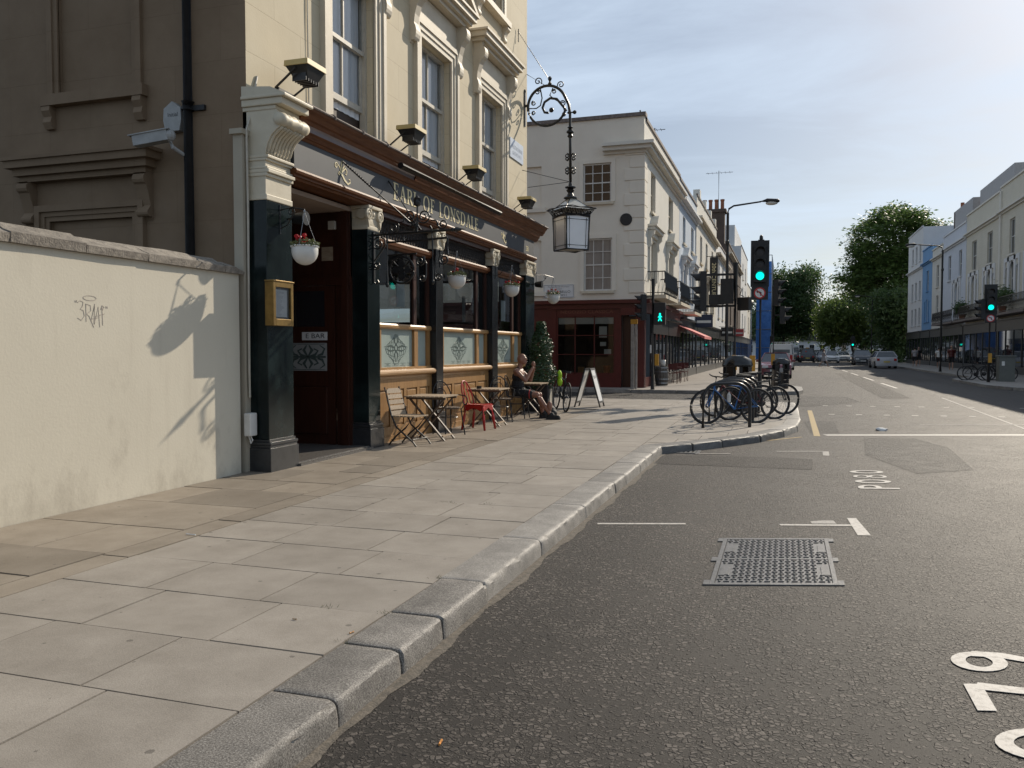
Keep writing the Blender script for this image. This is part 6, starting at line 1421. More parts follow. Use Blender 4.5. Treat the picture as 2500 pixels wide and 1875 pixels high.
for i in range(3):
    for j in range(3):
        a = (-8.50,-7.79,-7.02)[i]; b = (-7.83,-7.06,-6.28)[i]; c = (.68,1.41,2.15)[j]; d = (1.38,2.12,2.84)[j]
        M().add([(a,31.598,c),(b,31.598,c),(b,31.598,d),(a,31.598,d)], [(0,1,2,3)]).build('pane', m_glass, sw)
M().box(-8.7,-6.2,31.62,33.3,.55,.62).box(-8.75,-8.70,31.62,33.3,.1,3).box(-8.7,-6.0,33.3,33.35,.1,3).box(-6.1,-6.05,31.75,33.3,.1,3).build('display_box', m_inter, cb)
M().fbox(EO,EX,ZA,-5.97,-5.43,.13,2.88,-.25,-.22).build('shop_door', m_wooddk, cb)
M().box(-8.49,-6.3,31.64,31.66,2.58,2.83).build('blind', m_paper, cb)
textmesh('NEGOZIO CLASSICA', .19, lambda a,b,d: (-7.35+a, 31.6-.045, 3.05+b), sx=1.2).build_split('letter', pm('dull_red_gold',(.20,.07,.04),rough=.5), cb)
# display goods, each its own thing
rr = random.Random(4)
for k in range(7):
    x = -8.35+k*.14; y = 31.9+rr.uniform(0,.25); o = M().lathe([(.035,.62),(.038,.66),(.038,.84),(.014,.90),(.014,.97),(.017,.98)], (x,y,.002), 8).build('wine_bottle', m_dull, smooth=True); tag(o, 'wine bottle, number %s from the left in the red shop window' % ['first','second','third','fourth','fifth','sixth','last'][k] if 0 else ['leftmost','second','third','fourth','fifth','sixth','last'][k]+' from the left of the dark wine bottles in the red shop window', 'bottle', 'wine bottles in the shop window')
tag(M().lathe([(.10,.625),(.15,.93),(.155,.93),(.155,.95)], (-6.62,31.95,0), 14).build('bucket', m_orange, smooth=True), 'orange bucket in the right of the red shop window', 'bucket')
tag(M().bbox(-7.75,-7.5,31.8,32.0,.622,.90,.01).build('wooden_box', m_pine), 'small wooden box in the red shop window', 'box')
for a,b,c,d,l in ((-6.86,-6.55,2.05,2.48,'tall white menu sheet stuck inside the red shop window'),(-6.82,-6.58,1.72,1.88,'narrow paper notice below the menu sheet'),(-6.66,-6.38,1.40,1.60,'white card in the right of the red shop window')):
    tag(M().box(a,b,31.610,31.614,c,d).build('window_notice', m_paper), l, 'notice', 'paper notices in the shop window')
t = thing('street_name_plate', 'white street name plate reading PORTOBELLO ROAD on the cream corner building', 'street sign', (-8.45,31.58,3.6))
M().box(-9.1,-7.86,31.57,31.599,3.62,4.14).build('plate', m_signw, t); m = M(); [m.box(*q) for q in ((-9.08,-7.88,31.567,31.57,3.64,3.65),(-9.08,-7.88,31.567,31.57,4.11,4.12),(-9.08,-9.07,31.567,31.57,3.65,4.11),(-7.89,-7.88,31.567,31.57,3.65,4.11))]; m.build('border', m_ink, t)
for s, z, w in (('The Royal Borough of Kensington',4.05,.055),('and Chelsea',3.97,.05),('PORTOBELLO',3.85,.135),('ROAD W11',3.72,.115)): textmesh(s, w, lambda a,b,d: (-8.48+a, 31.568, z+b), sx=1.15).build_split('letter', m_ink, t)
railing(cb, XL, 1, 32.4, 36.2, 3.72); railing(cb, XL, 1, 37.4, 41.2, 3.72)
shopfront(cb, (XL,0,0), YA, 33.4, 38.0, 2.99, m_shopdk, 4); shopfront(cb, (XL,0,0), YA, 38.1, 42.6, 2.99, m_shopdk, 4)
t = thing('shop_awning', 'faded red shop awning on the left side of the street', 'awning', (-4.6,44,2.6))
M().add([(XL+.1,41.6,2.82),(XL+.1,45.6,2.82),(-3.75,45.6,2.25),(-3.75,41.6,2.25),(-3.75,41.6,2.12),(-3.75,45.6,2.12),(XL+.1,41.6,2.80),(XL+.1,45.6,2.80)], [(0,1,2,3),(3,2,5,4),(6,4,5,7),(0,3,4,6),(1,7,5,2)]).build('canopy', m_pink, t)
m = M(); [m.tube([(XL+.1,y,2.1),(-3.8,y,2.2)], .015, 5) for y in (41.7,45.5)]; m.build('arm', m_dull, t)

# ---- rest of the left terrace
def terrace_left(label, y0, y1, h, mat, wins, name='terraced_house', shop=True, extra=None, trim=m_trim, cz=None, ped=None, shopmat=m_shopdk, fas=None, pane=m_curt):
    t = thing(name, label, 'house', ((XL-4),(y0+y1)/2,.12), group='terraced houses on the left side')
    body(t, XL, 1, y0, y1, h, 9, mat, wins)
    for a,b,c,d in wins: simple_window(t, (XL,0,0), YA, a,b,c,d, .16, 2, 2, m_white, pane)
    if cz:
        for z0,z1,p in ((cz-.25,cz-.12,.12),(cz-.119,cz,.35)): band(t, XL, 1, y0+.01, y1-.01, z0, z1, p, trim)
    band(t, XL, 1, y0+.01, y1-.01, h+.001, h+.12, .06, m_lead, 'coping')
    if ped:
        for a,b,c,d in wins[len(wins)//2:]: hood_surround(t, XL, 1, a,b,c,d, trim, ped)
    if shop: shopfront(t, (XL,0,0), YA, y0+.1, y1-.1, 3.25, shopmat, 5, fas)
    return t
t = terrace_left('pale blue house with triangular pediments, next to the cream corner building', 42.72, 51.2, 10.2, m_blue0, [(44.2,45.4,7.2,8.6),(48.2,49.6,7.2,8.6),(44.0,45.6,4.4,6.0),(48.0,49.7,4.4,6.0)], cz=9.3, ped='tri', trim=m_white1); railing(t, XL, 1, 43.3, 46.8, 3.55)
M().bbox(XL-.3,XL+.06,50.6,51.15,3.3,9.0,.02).build('quoin_strip', m_cream2, t)
t = terrace_left('cream house with deep cornice left of the street lamp', 51.25, 66.4, 10.9, m_cream2, [(53.5,54.9,7.1,8.8),(57.4,58.8,7.1,8.8),(62,63.4,7.1,8.8),(53.3,55.0,4.2,6.0),(57.2,59.0,4.2,6.0),(61.8,63.6,4.2,6.0)], cz=9.7, ped='flat')
for a in (52,56,60,64): M().box(XL-.3,XL+.1,a,a+.7,10.9,11.4).build('parapet_pier', m_cream2, t)
terrace_left('white three-storey house in the middle of the left terrace', 66.45, 80.5, 10.1, m_white1, [(68.5,70,7,8.7),(73,74.5,7,8.7),(77,78.5,7,8.7),(68.5,70,4.2,6),(73,74.5,4.2,6),(77,78.5,4.2,6)], cz=9.2)
t = terrace_left('dark sooty brick house with a tall chimney stack', 80.6, 104, 11.6, m_brickdk, [(84,85.6,7,9),(90,91.6,7,9),(96,97.6,7,9),(84,85.6,4,6),(90,91.6,4,6),(96,97.6,4,6)], cz=10.8)
ch = M().box(XL-2.6,XL-.4,80.8,82.2,11.6,14.6).box(XL-2.75,XL-.25,80.65,82.35,14.6,14.9).build('chimney_stack', m_brickdk, t)
for k in range(4): M().lathe([(.2,14.9),(.17,15.1),(.16,15.7),(.2,15.75),(.2,15.9)], (XL-2.3+k*.55,81.5,0), 8).build('chimney_pot', m_terr, ch)
m = M(); m.tube([(XL-1.0,81.4,14.9),(XL-1.0,81.4,18.6)], .03, 4); m.tube([(XL-2.2,81.4,18.4),(XL+.3,81.4,18.4)], .02, 4); [m.tube([(XL-2+.4*k,80.9,18.4),(XL-2+.4*k,81.9,18.4)], .014, 3) for k in range(6)]; m.build('aerial', m_dull, ch)
t = terrace_left('tall white rendered house with a roof extension on the left', 104.1, 122, 14.2, m_white1, [(108,110,7.2,9.5),(115,117,7.2,9.5),(108,110,10.5,12.5),(115,117,10.5,12.5),(108,110,4.2,6.2),(115,117,4.2,6.2)])
M().box(XL-6,XL-.8,104.5,121,14.32,16.8).build('roof_extension', m_white1, t)
terrace_left('far pale house at the end of the left terrace', 122.1, 140, 11, m_cream2, [(126,128,4.2,6.4),(133,135,4.2,6.4),(126,128,7.4,9.6),(133,135,7.4,9.6)])
t = thing('scaffold_sheeting', 'building wrapped in bright blue scaffold sheeting far down the left side', 'building', (-5,150,0)); M().box(-4.5,-2.2,141,158,.1,16).build('sheeting', m_tarp, t)
m = M(); [m.tube([(-2.12,141+3.4*k,0),(-2.12,141+3.4*k,17)], .06, 4) for k in range(6)]; [m.tube([(-4.5,140.95,2+3*k),(-2.1,140.95,2+3*k)], .06, 4) for k in range(6)]; m.build('scaffold_poles', m_steel, t)
# projecting signs and shop lamps on the left side
t = thing('banner_sign', 'tall narrow black banner sign with gold lettering', 'sign', (-4.6,58,4.6))
M().box(-4.92,-4.38,57.95,58.05,4.55,7.9).build('banner', m_dull, t); m = M(); [m.tube([(XL,58,z),(-4.1,58,z)], .03, 5) for z in (4.5,7.95)]; m.build('bracket', m_dull, t)
textmesh('20th CENTURY', .38, lambda a,b,d: (-4.65+b, 57.945, 6.25-a)).build_split('letter', m_gold, t)
for i, (y, z, lab) in enumerate(((49.5,2.9,'navy hanging shop sign near the red awning'),(70,2.7,'dark hanging shop sign beyond the lamp post'),(88,3.0,'red and white hanging shop sign far along the terrace'))):
    t = thing('hanging_sign', lab, 'sign', (-4.5,y,z), group='hanging shop signs on the left side'); M().box(-5.0,-4.0,y-.04,y+.04,z,z+.75).build('board', (pm('navy',(.02,.03,.06),rough=.5), m_dull, pm('sign_red2',(.45,.06,.06),rough=.5))[i], t); M().tube([(XL,y,z+.8),(-3.95,y,z+.8)], .02, 5).build('bracket', m_dull, t)
    M().box(-4.9,-4.1,y-.045,y-.041,z+.25,z+.4).build('lettering_strip', m_white, t)

# ---- right terrace
XR = 13.3
def terrace_right(label, y0, y1, h, mat, wins, arch=(), cz=None, shopmat=m_shopdk, shop=True, bal=False, trim=None, slope=True, fas=None):
    t = thing('terraced_house', label, 'house', (XR+4,(y0+y1)/2,.12), group='terraced houses on the right side')
    allw = list(wins)+list(arch); U, us = body(t, XR, -1, y0, y1, h, 10, mat, allw); trim = trim or mat
    for a,b,c,d in wins: simple_window(t, (XR,0,0), U, *us(a,b), c,d, .16, 2, 2, m_white, m_dkglass, .06, True, trim)
    for a,b,c,d in arch:
        simple_window(t, (XR,0,0), U, *us(a,b), c,d, .16, 1, 2, m_white, m_dkglass, .06, False)
        cx = (a+b)/2; r = (b-a)/2; m = M()                 # arched head filling the square corner
        m.prism([(a,d),(a,d-r)]+[(cx-r*cos(radians(q)), d-r+r*sin(radians(q))) for q in range(0,91,15)], lambda u,v,dd: (XR-dd,u,v), -.05, .02)
        m.prism([(b,d),(b,d-r)]+[(cx+r*cos(radians(q)), d-r+r*sin(radians(q))) for q in range(0,91,15)], lambda u,v,dd: (XR-dd,u,v), -.05, .02)
        m.build('arch_head', m_white1, t)
    if cz:
        for z0,z1,p in ((cz-.22,cz-.1,.12),(cz-.099,cz,.28)): band(t, XR, -1, y0+.01, y1-.01, z0, z1, p, trim)
    band(t, XR, -1, y0+.01, y1-.01, h+.001, h+.12, .08, trim, 'coping')
    if shop: shopfront(t, (XR,0,0), U, *us(y0+.12,y1-.12), 3.55, shopmat, 5, fas)
    if bal: railing(t, XR, -1, y0+.3, y1-.3, 3.85, .95, .9, m_black, m_lead, .2)
    return t
def trio(cx): return [(cx-1.55,cx-1.0,5.0,6.8),(cx-.55,cx+.55,5.0,7.1),(cx+1.0,cx+1.55,5.0,6.8)]
def trio_frame(t, cx):
    m = M(); [m.box(XR-.06,XR+.01,*q) for q in ((cx-1.85,cx-1.56,4.6,7.4),(cx-.99,cx-.56,4.6,7.4),(cx+.56,cx+.99,4.6,7.4),(cx+1.56,cx+1.85,4.6,7.4),(cx-1.56,cx+1.56,7.12,7.4))]; m.build('window_surround', m_white1, t)
t = terrace_right('white stuccoed house at the near end of the right terrace', 41.5, 51.6, 11.9, m_white1, [(44,45.2,7.55,9.75),(47.5,48.7,7.55,9.75)], trio(46.5), 10.55, bal=True); trio_frame(t, 46.5)
t = terrace_right('primrose brick house with arched windows, nearest in view on the right', 51.7, 61.7, 12.1, m_yel1, [(53.2,54.4,7.55,9.75),(58.0,59.3,7.55,9.75)], trio(58.5)+trio(54.0)[0:3], 10.55, bal=True, trim=m_cream2); trio_frame(t, 58.5); trio_frame(t, 54.0)
M().box(XR-.1,XR+.02,61.3,61.68,3.6,11.9).build('pilaster', m_cream2, t)
t = terrace_right('primrose brick house beside the potted shrubs on the right', 61.75, 72.3, 11.9, m_yel1, [(63.8,65.3,7.53,9.7),(68.7,70.3,7.5,9.7)], trio(64.6)+trio(69.6), 10.5, bal=True, trim=m_cream2); trio_frame(t, 64.6); trio_frame(t, 69.6)
M().box(XR+.8,XR+6,62,72,12.03,13.8).build('roof_storey', m_slate, t)
t = terrace_right('pale blue-white house with tripartite windows on the right', 72.4, 82.2, 11.5, pm('blue_white',(.52,.55,.60),(.58,.61,.66),rough=.7,scale=2), [(74,75.2,7.5,9.6),(78.5,79.8,7.5,9.6)], trio(76)+trio(79.8)[:0], 10.4, bal=True, trim=m_white1); trio_frame(t, 76)
M().box(XR+.5,XR+5,73,80,11.63,13.5).build('roof_storey', m_slate, t)
t = terrace_right('slim cream house left of the bright blue one on the right side', 82.3, 87.9, 11.0, m_cream2, [(84.3,85.6,7.4,9.4),(84.3,85.6,4.4,6.6)], (), 10.2)
terrace_right('slim bright sky-blue painted house on the right', 88.0, 93.8, 11.6, m_blue1, [(90,91.2,7.4,9.4),(89.3,90,4.4,6.4),(90.4,91.3,4.4,6.6),(91.7,92.4,4.4,6.4)], (), 10.3)
t = terrace_right('tall pale house with many small windows ending the right terrace', 93.9, 104.2, 14.2, m_white1, [(95+2.6*i,96.2+2.6*i,z0,z1) for i in range(3) for z0,z1 in ((4.2,6.0),(6.9,8.8),(10.9,12.6))], (), 10.2)
m = M().box(XR+2,XR+6,88,89.4,11.7,14.8).build('chimney_stack', m_brickdk, t); [M().lathe([(.2,14.8),(.17,15),(.17,15.6)], (XR+2.6+k*.8,88.7,0), 8).build('chimney_pot', m_terr, m) for k in range(5)]
t = thing('villa', 'pale villa half hidden behind the big trees on the right', 'house', (20,150,0)); U, us = body(t, 17, -1, 118, 170, 9.5, 9, m_white1, [(122+6*i,123.6+6*i,z0,z0+2.2) for i in range(8) for z0 in (1.2,5.2)])
for i in range(8):
    for z0 in (1.2,5.2): simple_window(t, (17,0,0), U, *us(122+6*i,123.6+6*i), z0, z0+2.2, .16, 2, 2)
t = thing('terrace_block', 'pale three-storey terrace closing the far end of the street', 'building', (8,232,0)); m = M().panel((0,232,0), (1,0,0), ZA, -14, 24, 0, 12.5, [(-12+2.6*i,-10.8+2.6*i,z0,z0+2) for i in range(13) for z0 in (1.0,5.0,8.6)], .3); m.add([(-14,232,12.5),(24,232,12.5),(24,244,12.5),(-14,244,12.5)], [(0,1,2,3)]); m.build('wall', m_white1, t)
for i in range(13):
    for z0 in (1.0,5.0,8.6): simple_window(t, (0,232,0), (1,0,0), -12+2.6*i,-10.8+2.6*i, z0, z0+2, .25, 2, 2, sill=False)
M().box(-14,24,231,232,4.2,4.4).build('balcony', m_dull, t); M().box(-14,24,231,231.06,4.4,5.2).build('railing', m_dull, t)

# ---- trees
def tree(name, label, base, crown_c, rx, ry, rz, mat, seed, n_cl=150, leaf=.34, per=80, layered=True, trunk=.35):
    rr = random.Random(seed); t = thing(name, label, 'tree', base); b = Vector(base); c = Vector(crown_c)
    tr = M(); mid = Vector((b.x+(c.x-b.x)*.25, b.y, b.z+(c.z-rz*.7-b.z)*.9)); tr.tube([b, b.lerp(mid,.5), mid, c], [trunk,trunk*.8,trunk*.65,trunk*.2], 9)
    m = M(); tips = []
    for k in range(n_cl):
        for _ in range(30):
            v = Vector((rr.uniform(-1,1),rr.uniform(-1,1),rr.uniform(-1,1)))
            if .2 < v.length < 1 and (v.length > .55 or rr.random() < .5): break
        s = 1+.16*sin(5*v.x+seed)+.14*sin(7*v.z+2*seed)
        tips.append(Vector((c.x+v.x*rx*s, c.y+v.y*ry*s, c.z+v.z*rz*s)))
    for i, p in enumerate(tips):
        if i % 4 == 0:
            q = mid.lerp(c, rr.uniform(.0,.8)); tr.tube([q, q.lerp(p,.5)+Vector((0,0,rr.uniform(-.3,.8))), p], [trunk*.28,trunk*.16,.03], 5)
        R = rr.uniform(.7,1.5)*leaf*3.4; fl = .45 if layered else .8
        for k in range(per):
            v = Vector((max(-.95,min(.95,rr.gauss(0,.5))),max(-.95,min(.95,rr.gauss(0,.5))),max(-.95,min(.95,rr.gauss(0,.5)))*fl))*R; w = p+v
            q = Vector((rr.uniform(-.7,.7),rr.uniform(-.7,.7),1 if layered else rr.uniform(-.3,1))).normalized(); _,a,d = m.frame(q); s = leaf*rr.uniform(.35,.8); an = rr.uniform(0,pi); a2 = a*cos(an)+d*sin(an); d2 = d*cos(an)-a*sin(an)
            m.add([w-a2*s*.9,w-d2*s*.42,w+a2*s*.9,w+d2*s*.42], [(0,1,2,3)])
    tr.build('trunk', m_bark, t); m.build('crown', mat, t); return t
tree('locust_tree', 'big spreading tree with layered feathery branches beyond the right terrace', (14.6,122,.1), (14.4,123,13.0), 7.6,6.5,8.0, m_leafA, 2, 600, .48, 95)
tree('plane_tree', 'dense dark round-headed tree far down the left side of the street', (-.6,152,.1), (1.3,152,9.4), 4.0,4.2,6.4, m_leafB, 5, 330, .46, 80, False)
tree('street_tree', 'smaller leafy tree in front of the big one, beside the parked cars', (10.2,138,.1), (8.2,139,6.0), 3.6,3.6,3.4, m_leafC, 9, 210, .42, 75, False, .22)
tree('garden_tree', 'dark low tree against the end of the right terrace', (14.5,108,.1), (12.9,109.5,5.2), 2.4,2.4,4.4, m_leafB, 12, 150, .40, 90, False, .2)
tree('garden_tree', 'dark tree between the villa and the smaller street tree', (13.0,146,.1), (12.6,146,7.2), 3.6,3.6,5.5, m_leafB, 14, 180, .46, 90, False, .25)
tree('plane_tree', 'distant tree filling the gap above the far terrace', (-3.5,185,.1), (-2.5,186,8.2), 4.6,5,5.4, m_leafB, 17, 150, .55, 80, False)
for i, (x,y,lab) in enumerate(((12.6,112,'dark clipped hedge by the end house on the right'),(11.6,128,'low dark hedge beside the parked cars'))):
    m = M(); rr = random.Random(30+i)
    for k in range(2600):
        w = Vector((x+rr.uniform(-.6,.6), y+rr.uniform(-6,6), .12+1.5*rr.random())); q = Vector((rr.uniform(-1,1),rr.uniform(-1,1),rr.uniform(0,1))).normalized(); _,a,d = m.frame(q); s = .16; m.add([w-a*s,w-d*s*.6,w+a*s,w+d*s*.6], [(0,1,2,3)])
    tag(m.build('hedge', m_leafB), lab, 'hedge')
for i, (y,lab) in enumerate(((58.4,'bushy shrub on the balcony nearest on the right'),(70.6,'smaller shrub on the balcony further along'))):
    t = thing('potted_shrub', lab, 'plant', (12.8,y,3.86), group='potted shrubs on the balcony'); M().lathe([(.18,3.86),(.25,4.3),(.27,4.3)], (12.8,y,0), 10).build('pot', m_terr, t)
    m = M(); rr = random.Random(50+i)
    for k in range(700):
        v = Vector((rr.gauss(0,.35),rr.gauss(0,.5),rr.gauss(0,.32))); w = Vector((12.7,y,4.9-.1*i))+v*(1-.3*i); q = v.normalized(); _,a,d = m.frame(q); s = .08; m.add([w-a*s,w-d*s*.6,w+a*s,w+d*s*.6], [(0,1,2,3)])
    m.build('foliage', m_leafB, t)
# ================================================================ signals, lamps, poles
def lens(parent, c, face, r, mat):
    d = Vector(face).normalized(); c = Vector(c); m = M(); _,a,b = m.frame(d)
    m.add([c+d*.004]+[c+a*r*cos(k*pi/8)+b*r*sin(k*pi/8) for k in range(16)], [(0,k+1,(k+1)%16+1) for k in range(16)]); return m.build('lens', mat, parent)
def visor(m, c, face, r, L=.2):
    d = Vector(face).normalized(); c = Vector(c); up = Vector((0,0,1)); s = d.cross(up).normalized(); n = 12; V = []; F = []
    for k in range(n+1):
        an = radians(-25+230*k/n); ra = s*cos(an)*r+up*sin(an)*r; ext = L*(.45+.55*max(0,sin(an))); V += [c+ra, c+ra+d*ext, c+ra*.95, c+ra*.95+d*ext]
    for k in range(n): i = 4*k; F += [(i,i+1,i+5,i+4),(i+2,i+6,i+7,i+3),(i+1,i+3,i+7,i+5)]
    m.add(V,F)
def sig_head(parent, c, face, n=3, lit=None, board=True, sign=False, s=1.0):
    d = Vector((*face,0)).normalized(); sd = Vector((-d.y,d.x,0)); c = Vector(c); m = M(); h = .33*n*s
    def ob(u0,u1,z0,z1,e0,e1): m.prism([(u0,z0),(u1,z0),(u1,z1),(u0,z1)], lambda u,v,e: c+sd*u+Vector((0,0,v))+d*e, e0, e1)
    ob(-.16*s,.16*s,-h/2,h/2,-.10,.08)
    if board: ob(-.245*s,.245*s,-h/2-.12*s,h/2+.16*s,-.105,-.06)
    cs = [c+Vector((0,0,h/2-.165*s-.33*s*k))+d*.081 for k in range(n)]
    for q in cs: visor(m, q, d, .125*s, .26*s)
    hd = m.build('signal_head', m_dull, parent)
    for k, q in enumerate(cs): lens(hd, q, d, .11*s, m_green if lit == k else m_off)
    if sign:
        q = c+Vector((0,0,-h/2-.30*s)); m = M(); m.prism([(-.22*s,-.18*s),(.22*s,-.18*s),(.22*s,.18*s),(-.22*s,.18*s)], lambda u,v,e: q+sd*u+Vector((0,0,v))+d*e, -.10, .05); sb = m.build('turn_sign', m_dull, parent)
        ring = lambda r0,e: [q+sd*r0*cos(k*pi/12)+Vector((0,0,r0*sin(k*pi/12)))+d*e for k in range(24)]
        M().add(ring(.155*s,.053), [tuple(range(24))]).build('sign_ring', m_signr, sb); M().add(ring(.12*s,.056), [tuple(range(24))]).build('sign_face', m_signw, sb)
        f3 = lambda u,v,e: q+sd*u*s+Vector((0,0,v*s))+d*(.057+e)
        m = M(); m.ribbon([(.03,-.075),(.03,.02),(-.02,.035),(-.05,.035)], .03, f3, .0005, .002); m.prism([(-.045,.075),(-.045,-.005),(-.095,.035)], f3, .0005, .0025); m.build('arrow', m_ink, sb); M().ribbon([(-.085,.085),(.085,-.085)], .022, f3, .003, .004).build('sign_bar', m_signr, sb)
    return hd
def pole(parent, x, y, z1, r=.057, mat=m_dull, name='pole'): return M().tube([(x,y,.1),(x,y,z1)], r, 12).build(name, mat, parent, smooth=True, autosm=60)
def button(parent, x, y, face=(0,-1)):
    d = Vector((*face,0)); p = Vector((x,y,1.15))+d*.10; a, b = (.07,.045) if abs(face[1]) else (.045,.07)
    return M().bbox(p.x-a,p.x+a,p.y-b,p.y+b,1.0,1.42,.01).build('push_button', m_amber, parent)
t = thing('traffic_signal', 'tall near signal showing green above a no-left-turn roundel', 'traffic light', (-.62,22.6,.12), group='traffic signals'); pole(t, -.62, 22.75, 4.45, .08)
sig_head(t, (-.64,22.6,3.80), (.05,-1), 3, 2, True, True, .95); button(t, -.80, 22.72); M().lathe([(.02,4.45),(.05,4.47),(.04,4.55),(.01,4.58)], (-.62,22.75,0), 8).build('cap', m_dull, t)
t = thing('traffic_signal', 'dark side-on signal on a bracketed pole behind the bicycles', 'traffic light', (-1.33,24.0,.12), group='traffic signals'); pole(t, -1.33, 24.0, 4.0, .075)
sig_head(t, (-2.22,24.0,3.22), (-1,-.1), 3, None, False, False, 1.12); m = M(); [m.bar((-2.2,24.0,z),(-1.33,24.0,z),.05,.06) for z in (3.68,2.80)]; m.build('bracket', m_dull, t)
sig_head(t, (-1.55,23.88,3.2), (.1,1), 2, None, False, False, 1.05); M().bbox(-2.05,-1.62,23.9,24.05,2.84,3.12,.01).build('control_box', m_dull, t); sig_head(t, (-1.08,24.05,2.85), (.5,1), 1, None, False, False, 1.1); button(t, -1.33, 23.9)
m = M().tube([(-1.27,23.94,3.35),(-1.15,23.92,3.25),(-1.2,23.93,3.1),(-1.1,23.95,3.05)], .014, 5); m.build('cable', m_dull, t)
t = thing('traffic_signal', 'crossing signal with a lit green man beside the red shop', 'traffic light', (-4.57,30.1,.12), group='traffic signals'); pole(t, -4.57, 30.25, 4.15, .075)
sig_head(t, (-4.93,30.25,3.12), (-1,-.35), 3, None, False, False, .95); m = M().bbox(-4.52,-4.11,30.12,30.35,2.48,3.28,.015); hd = m.build('pedestrian_head', m_dull, t); m = M(); m.bar((-4.9,30.25,3.5),(-4.57,30.25,3.5),.04,.05); m.build('bracket', m_dull, t)
f3 = lambda u,v,e: (-4.30+u, 30.12-e, 2.74+v)
m = M(); m.prism([(.035*cos(k*pi/5),.13+.035*sin(k*pi/5)) for k in range(10)], f3, .001, .004); m.ribbon([(0,.1),(0,-.01)], [.07,.055], f3, .001, .0043); m.ribbon([(0,0),(-.055,-.13)], .038, f3, .001, .0046); m.ribbon([(0,0),(.06,-.13)], .038, f3, .001, .0049); m.ribbon([(0,.08),(-.07,-.0)], .028, f3, .001, .0052); m.ribbon([(0,.08),(.07,.01)], .028, f3, .001, .0055); m.build('green_man', m_green, hd)
button(t, -4.40, 30.2); M().bbox(-4.66,-4.60,30.14,30.16,1.45,1.75,.004).build('sticker', m_white, t)
t = thing('traffic_signal', 'unlit signal behind the black bins, visors turned to the right', 'traffic light', (-.42,33.2,.12), group='traffic signals'); pole(t, -.42, 33.3, 4.0, .07)
sig_head(t, (-.30,33.25,3.75), (1,-.25), 3, None, False, False, 1.0); sig_head(t, (-.08,33.2,2.9), (1,-.1), 2, None, False, False, 1.0); button(t, -.42, 33.2); m = M(); m.bar((-.42,33.3,2.9),(-.08,33.25,2.9),.05,.05); m.build('bracket', m_dull, t)
t = thing('traffic_signal', 'signal showing green on the right-hand pavement', 'traffic light', (8.74,42,.12), group='traffic signals'); pole(t, 8.74, 42.1, 4.2, .075)
sig_head(t, (8.74,41.95,3.82), (-.1,-1), 3, 2, True, True, 1.05); sig_head(t, (8.40,42.05,3.4), (-1,-.2), 3, None, False, False, .9); button(t, 8.74, 42.0)
for x, y, lab in ((-1.4,100,'tiny distant signal showing green on the left'),(7.6,105,'tiny distant signal showing green by the trees on the right')):
    t = thing('traffic_signal', lab, 'traffic light', (x,y,.12), group='traffic signals'); pole(t, x, y+.15, 3.4); sig_head(t, (x,y,2.55), (-.05,-1), 3, 2, True, False, 1.0)
# street lamps
def street_lamp(x, y, h, arm, label):
    t = thing('street_lamp', label, 'street lamp', (x,y,.12), group='street lamps'); s = 1 if arm > 0 else -1
    M().tube([(x,y,.1),(x,y,1.8),(x,y,1.81),(x,y,h-.3)], [.10,.10,.07,.06], 12).tube([(x,y,h-.32),(x+s*.05,y,h-.12),(x+s*.25,y,h),(x+arm,y,h+.12)], [.05,.045,.04,.035], 8).build('column', m_dull, t, smooth=True, autosm=50)
    hd = M().tube([(x+arm-s*.05,y,h+.12),(x+arm+s*.25,y,h+.16),(x+arm+s*.7,y,h+.12),(x+arm+s*.78,y,h+.10)], [.05,.12,.12,.05], 8, sq=(1,.75)).build('lamp_head', m_dull, t, smooth=True)
    M().ell((x+arm+s*.45,y,h+.03), .26,.12,.09, 10, 6).build('lamp_bowl', m_lampg, hd, smooth=True); M().ell((x,y-.08,h-1.6), .09,.06,.12, 8, 6).build('sensor_box', m_dull, t)
    return t
street_lamp(-2.47,38,7.93,1.4,'tall street lamp on the left, arm reaching over the road')
street_lamp(9.95,61.8,8.55,-1.5,'tall street lamp on the right, arm reaching over the road')
street_lamp(9.9,108,8.0,-1.2,'far street lamp in front of the trees on the right')
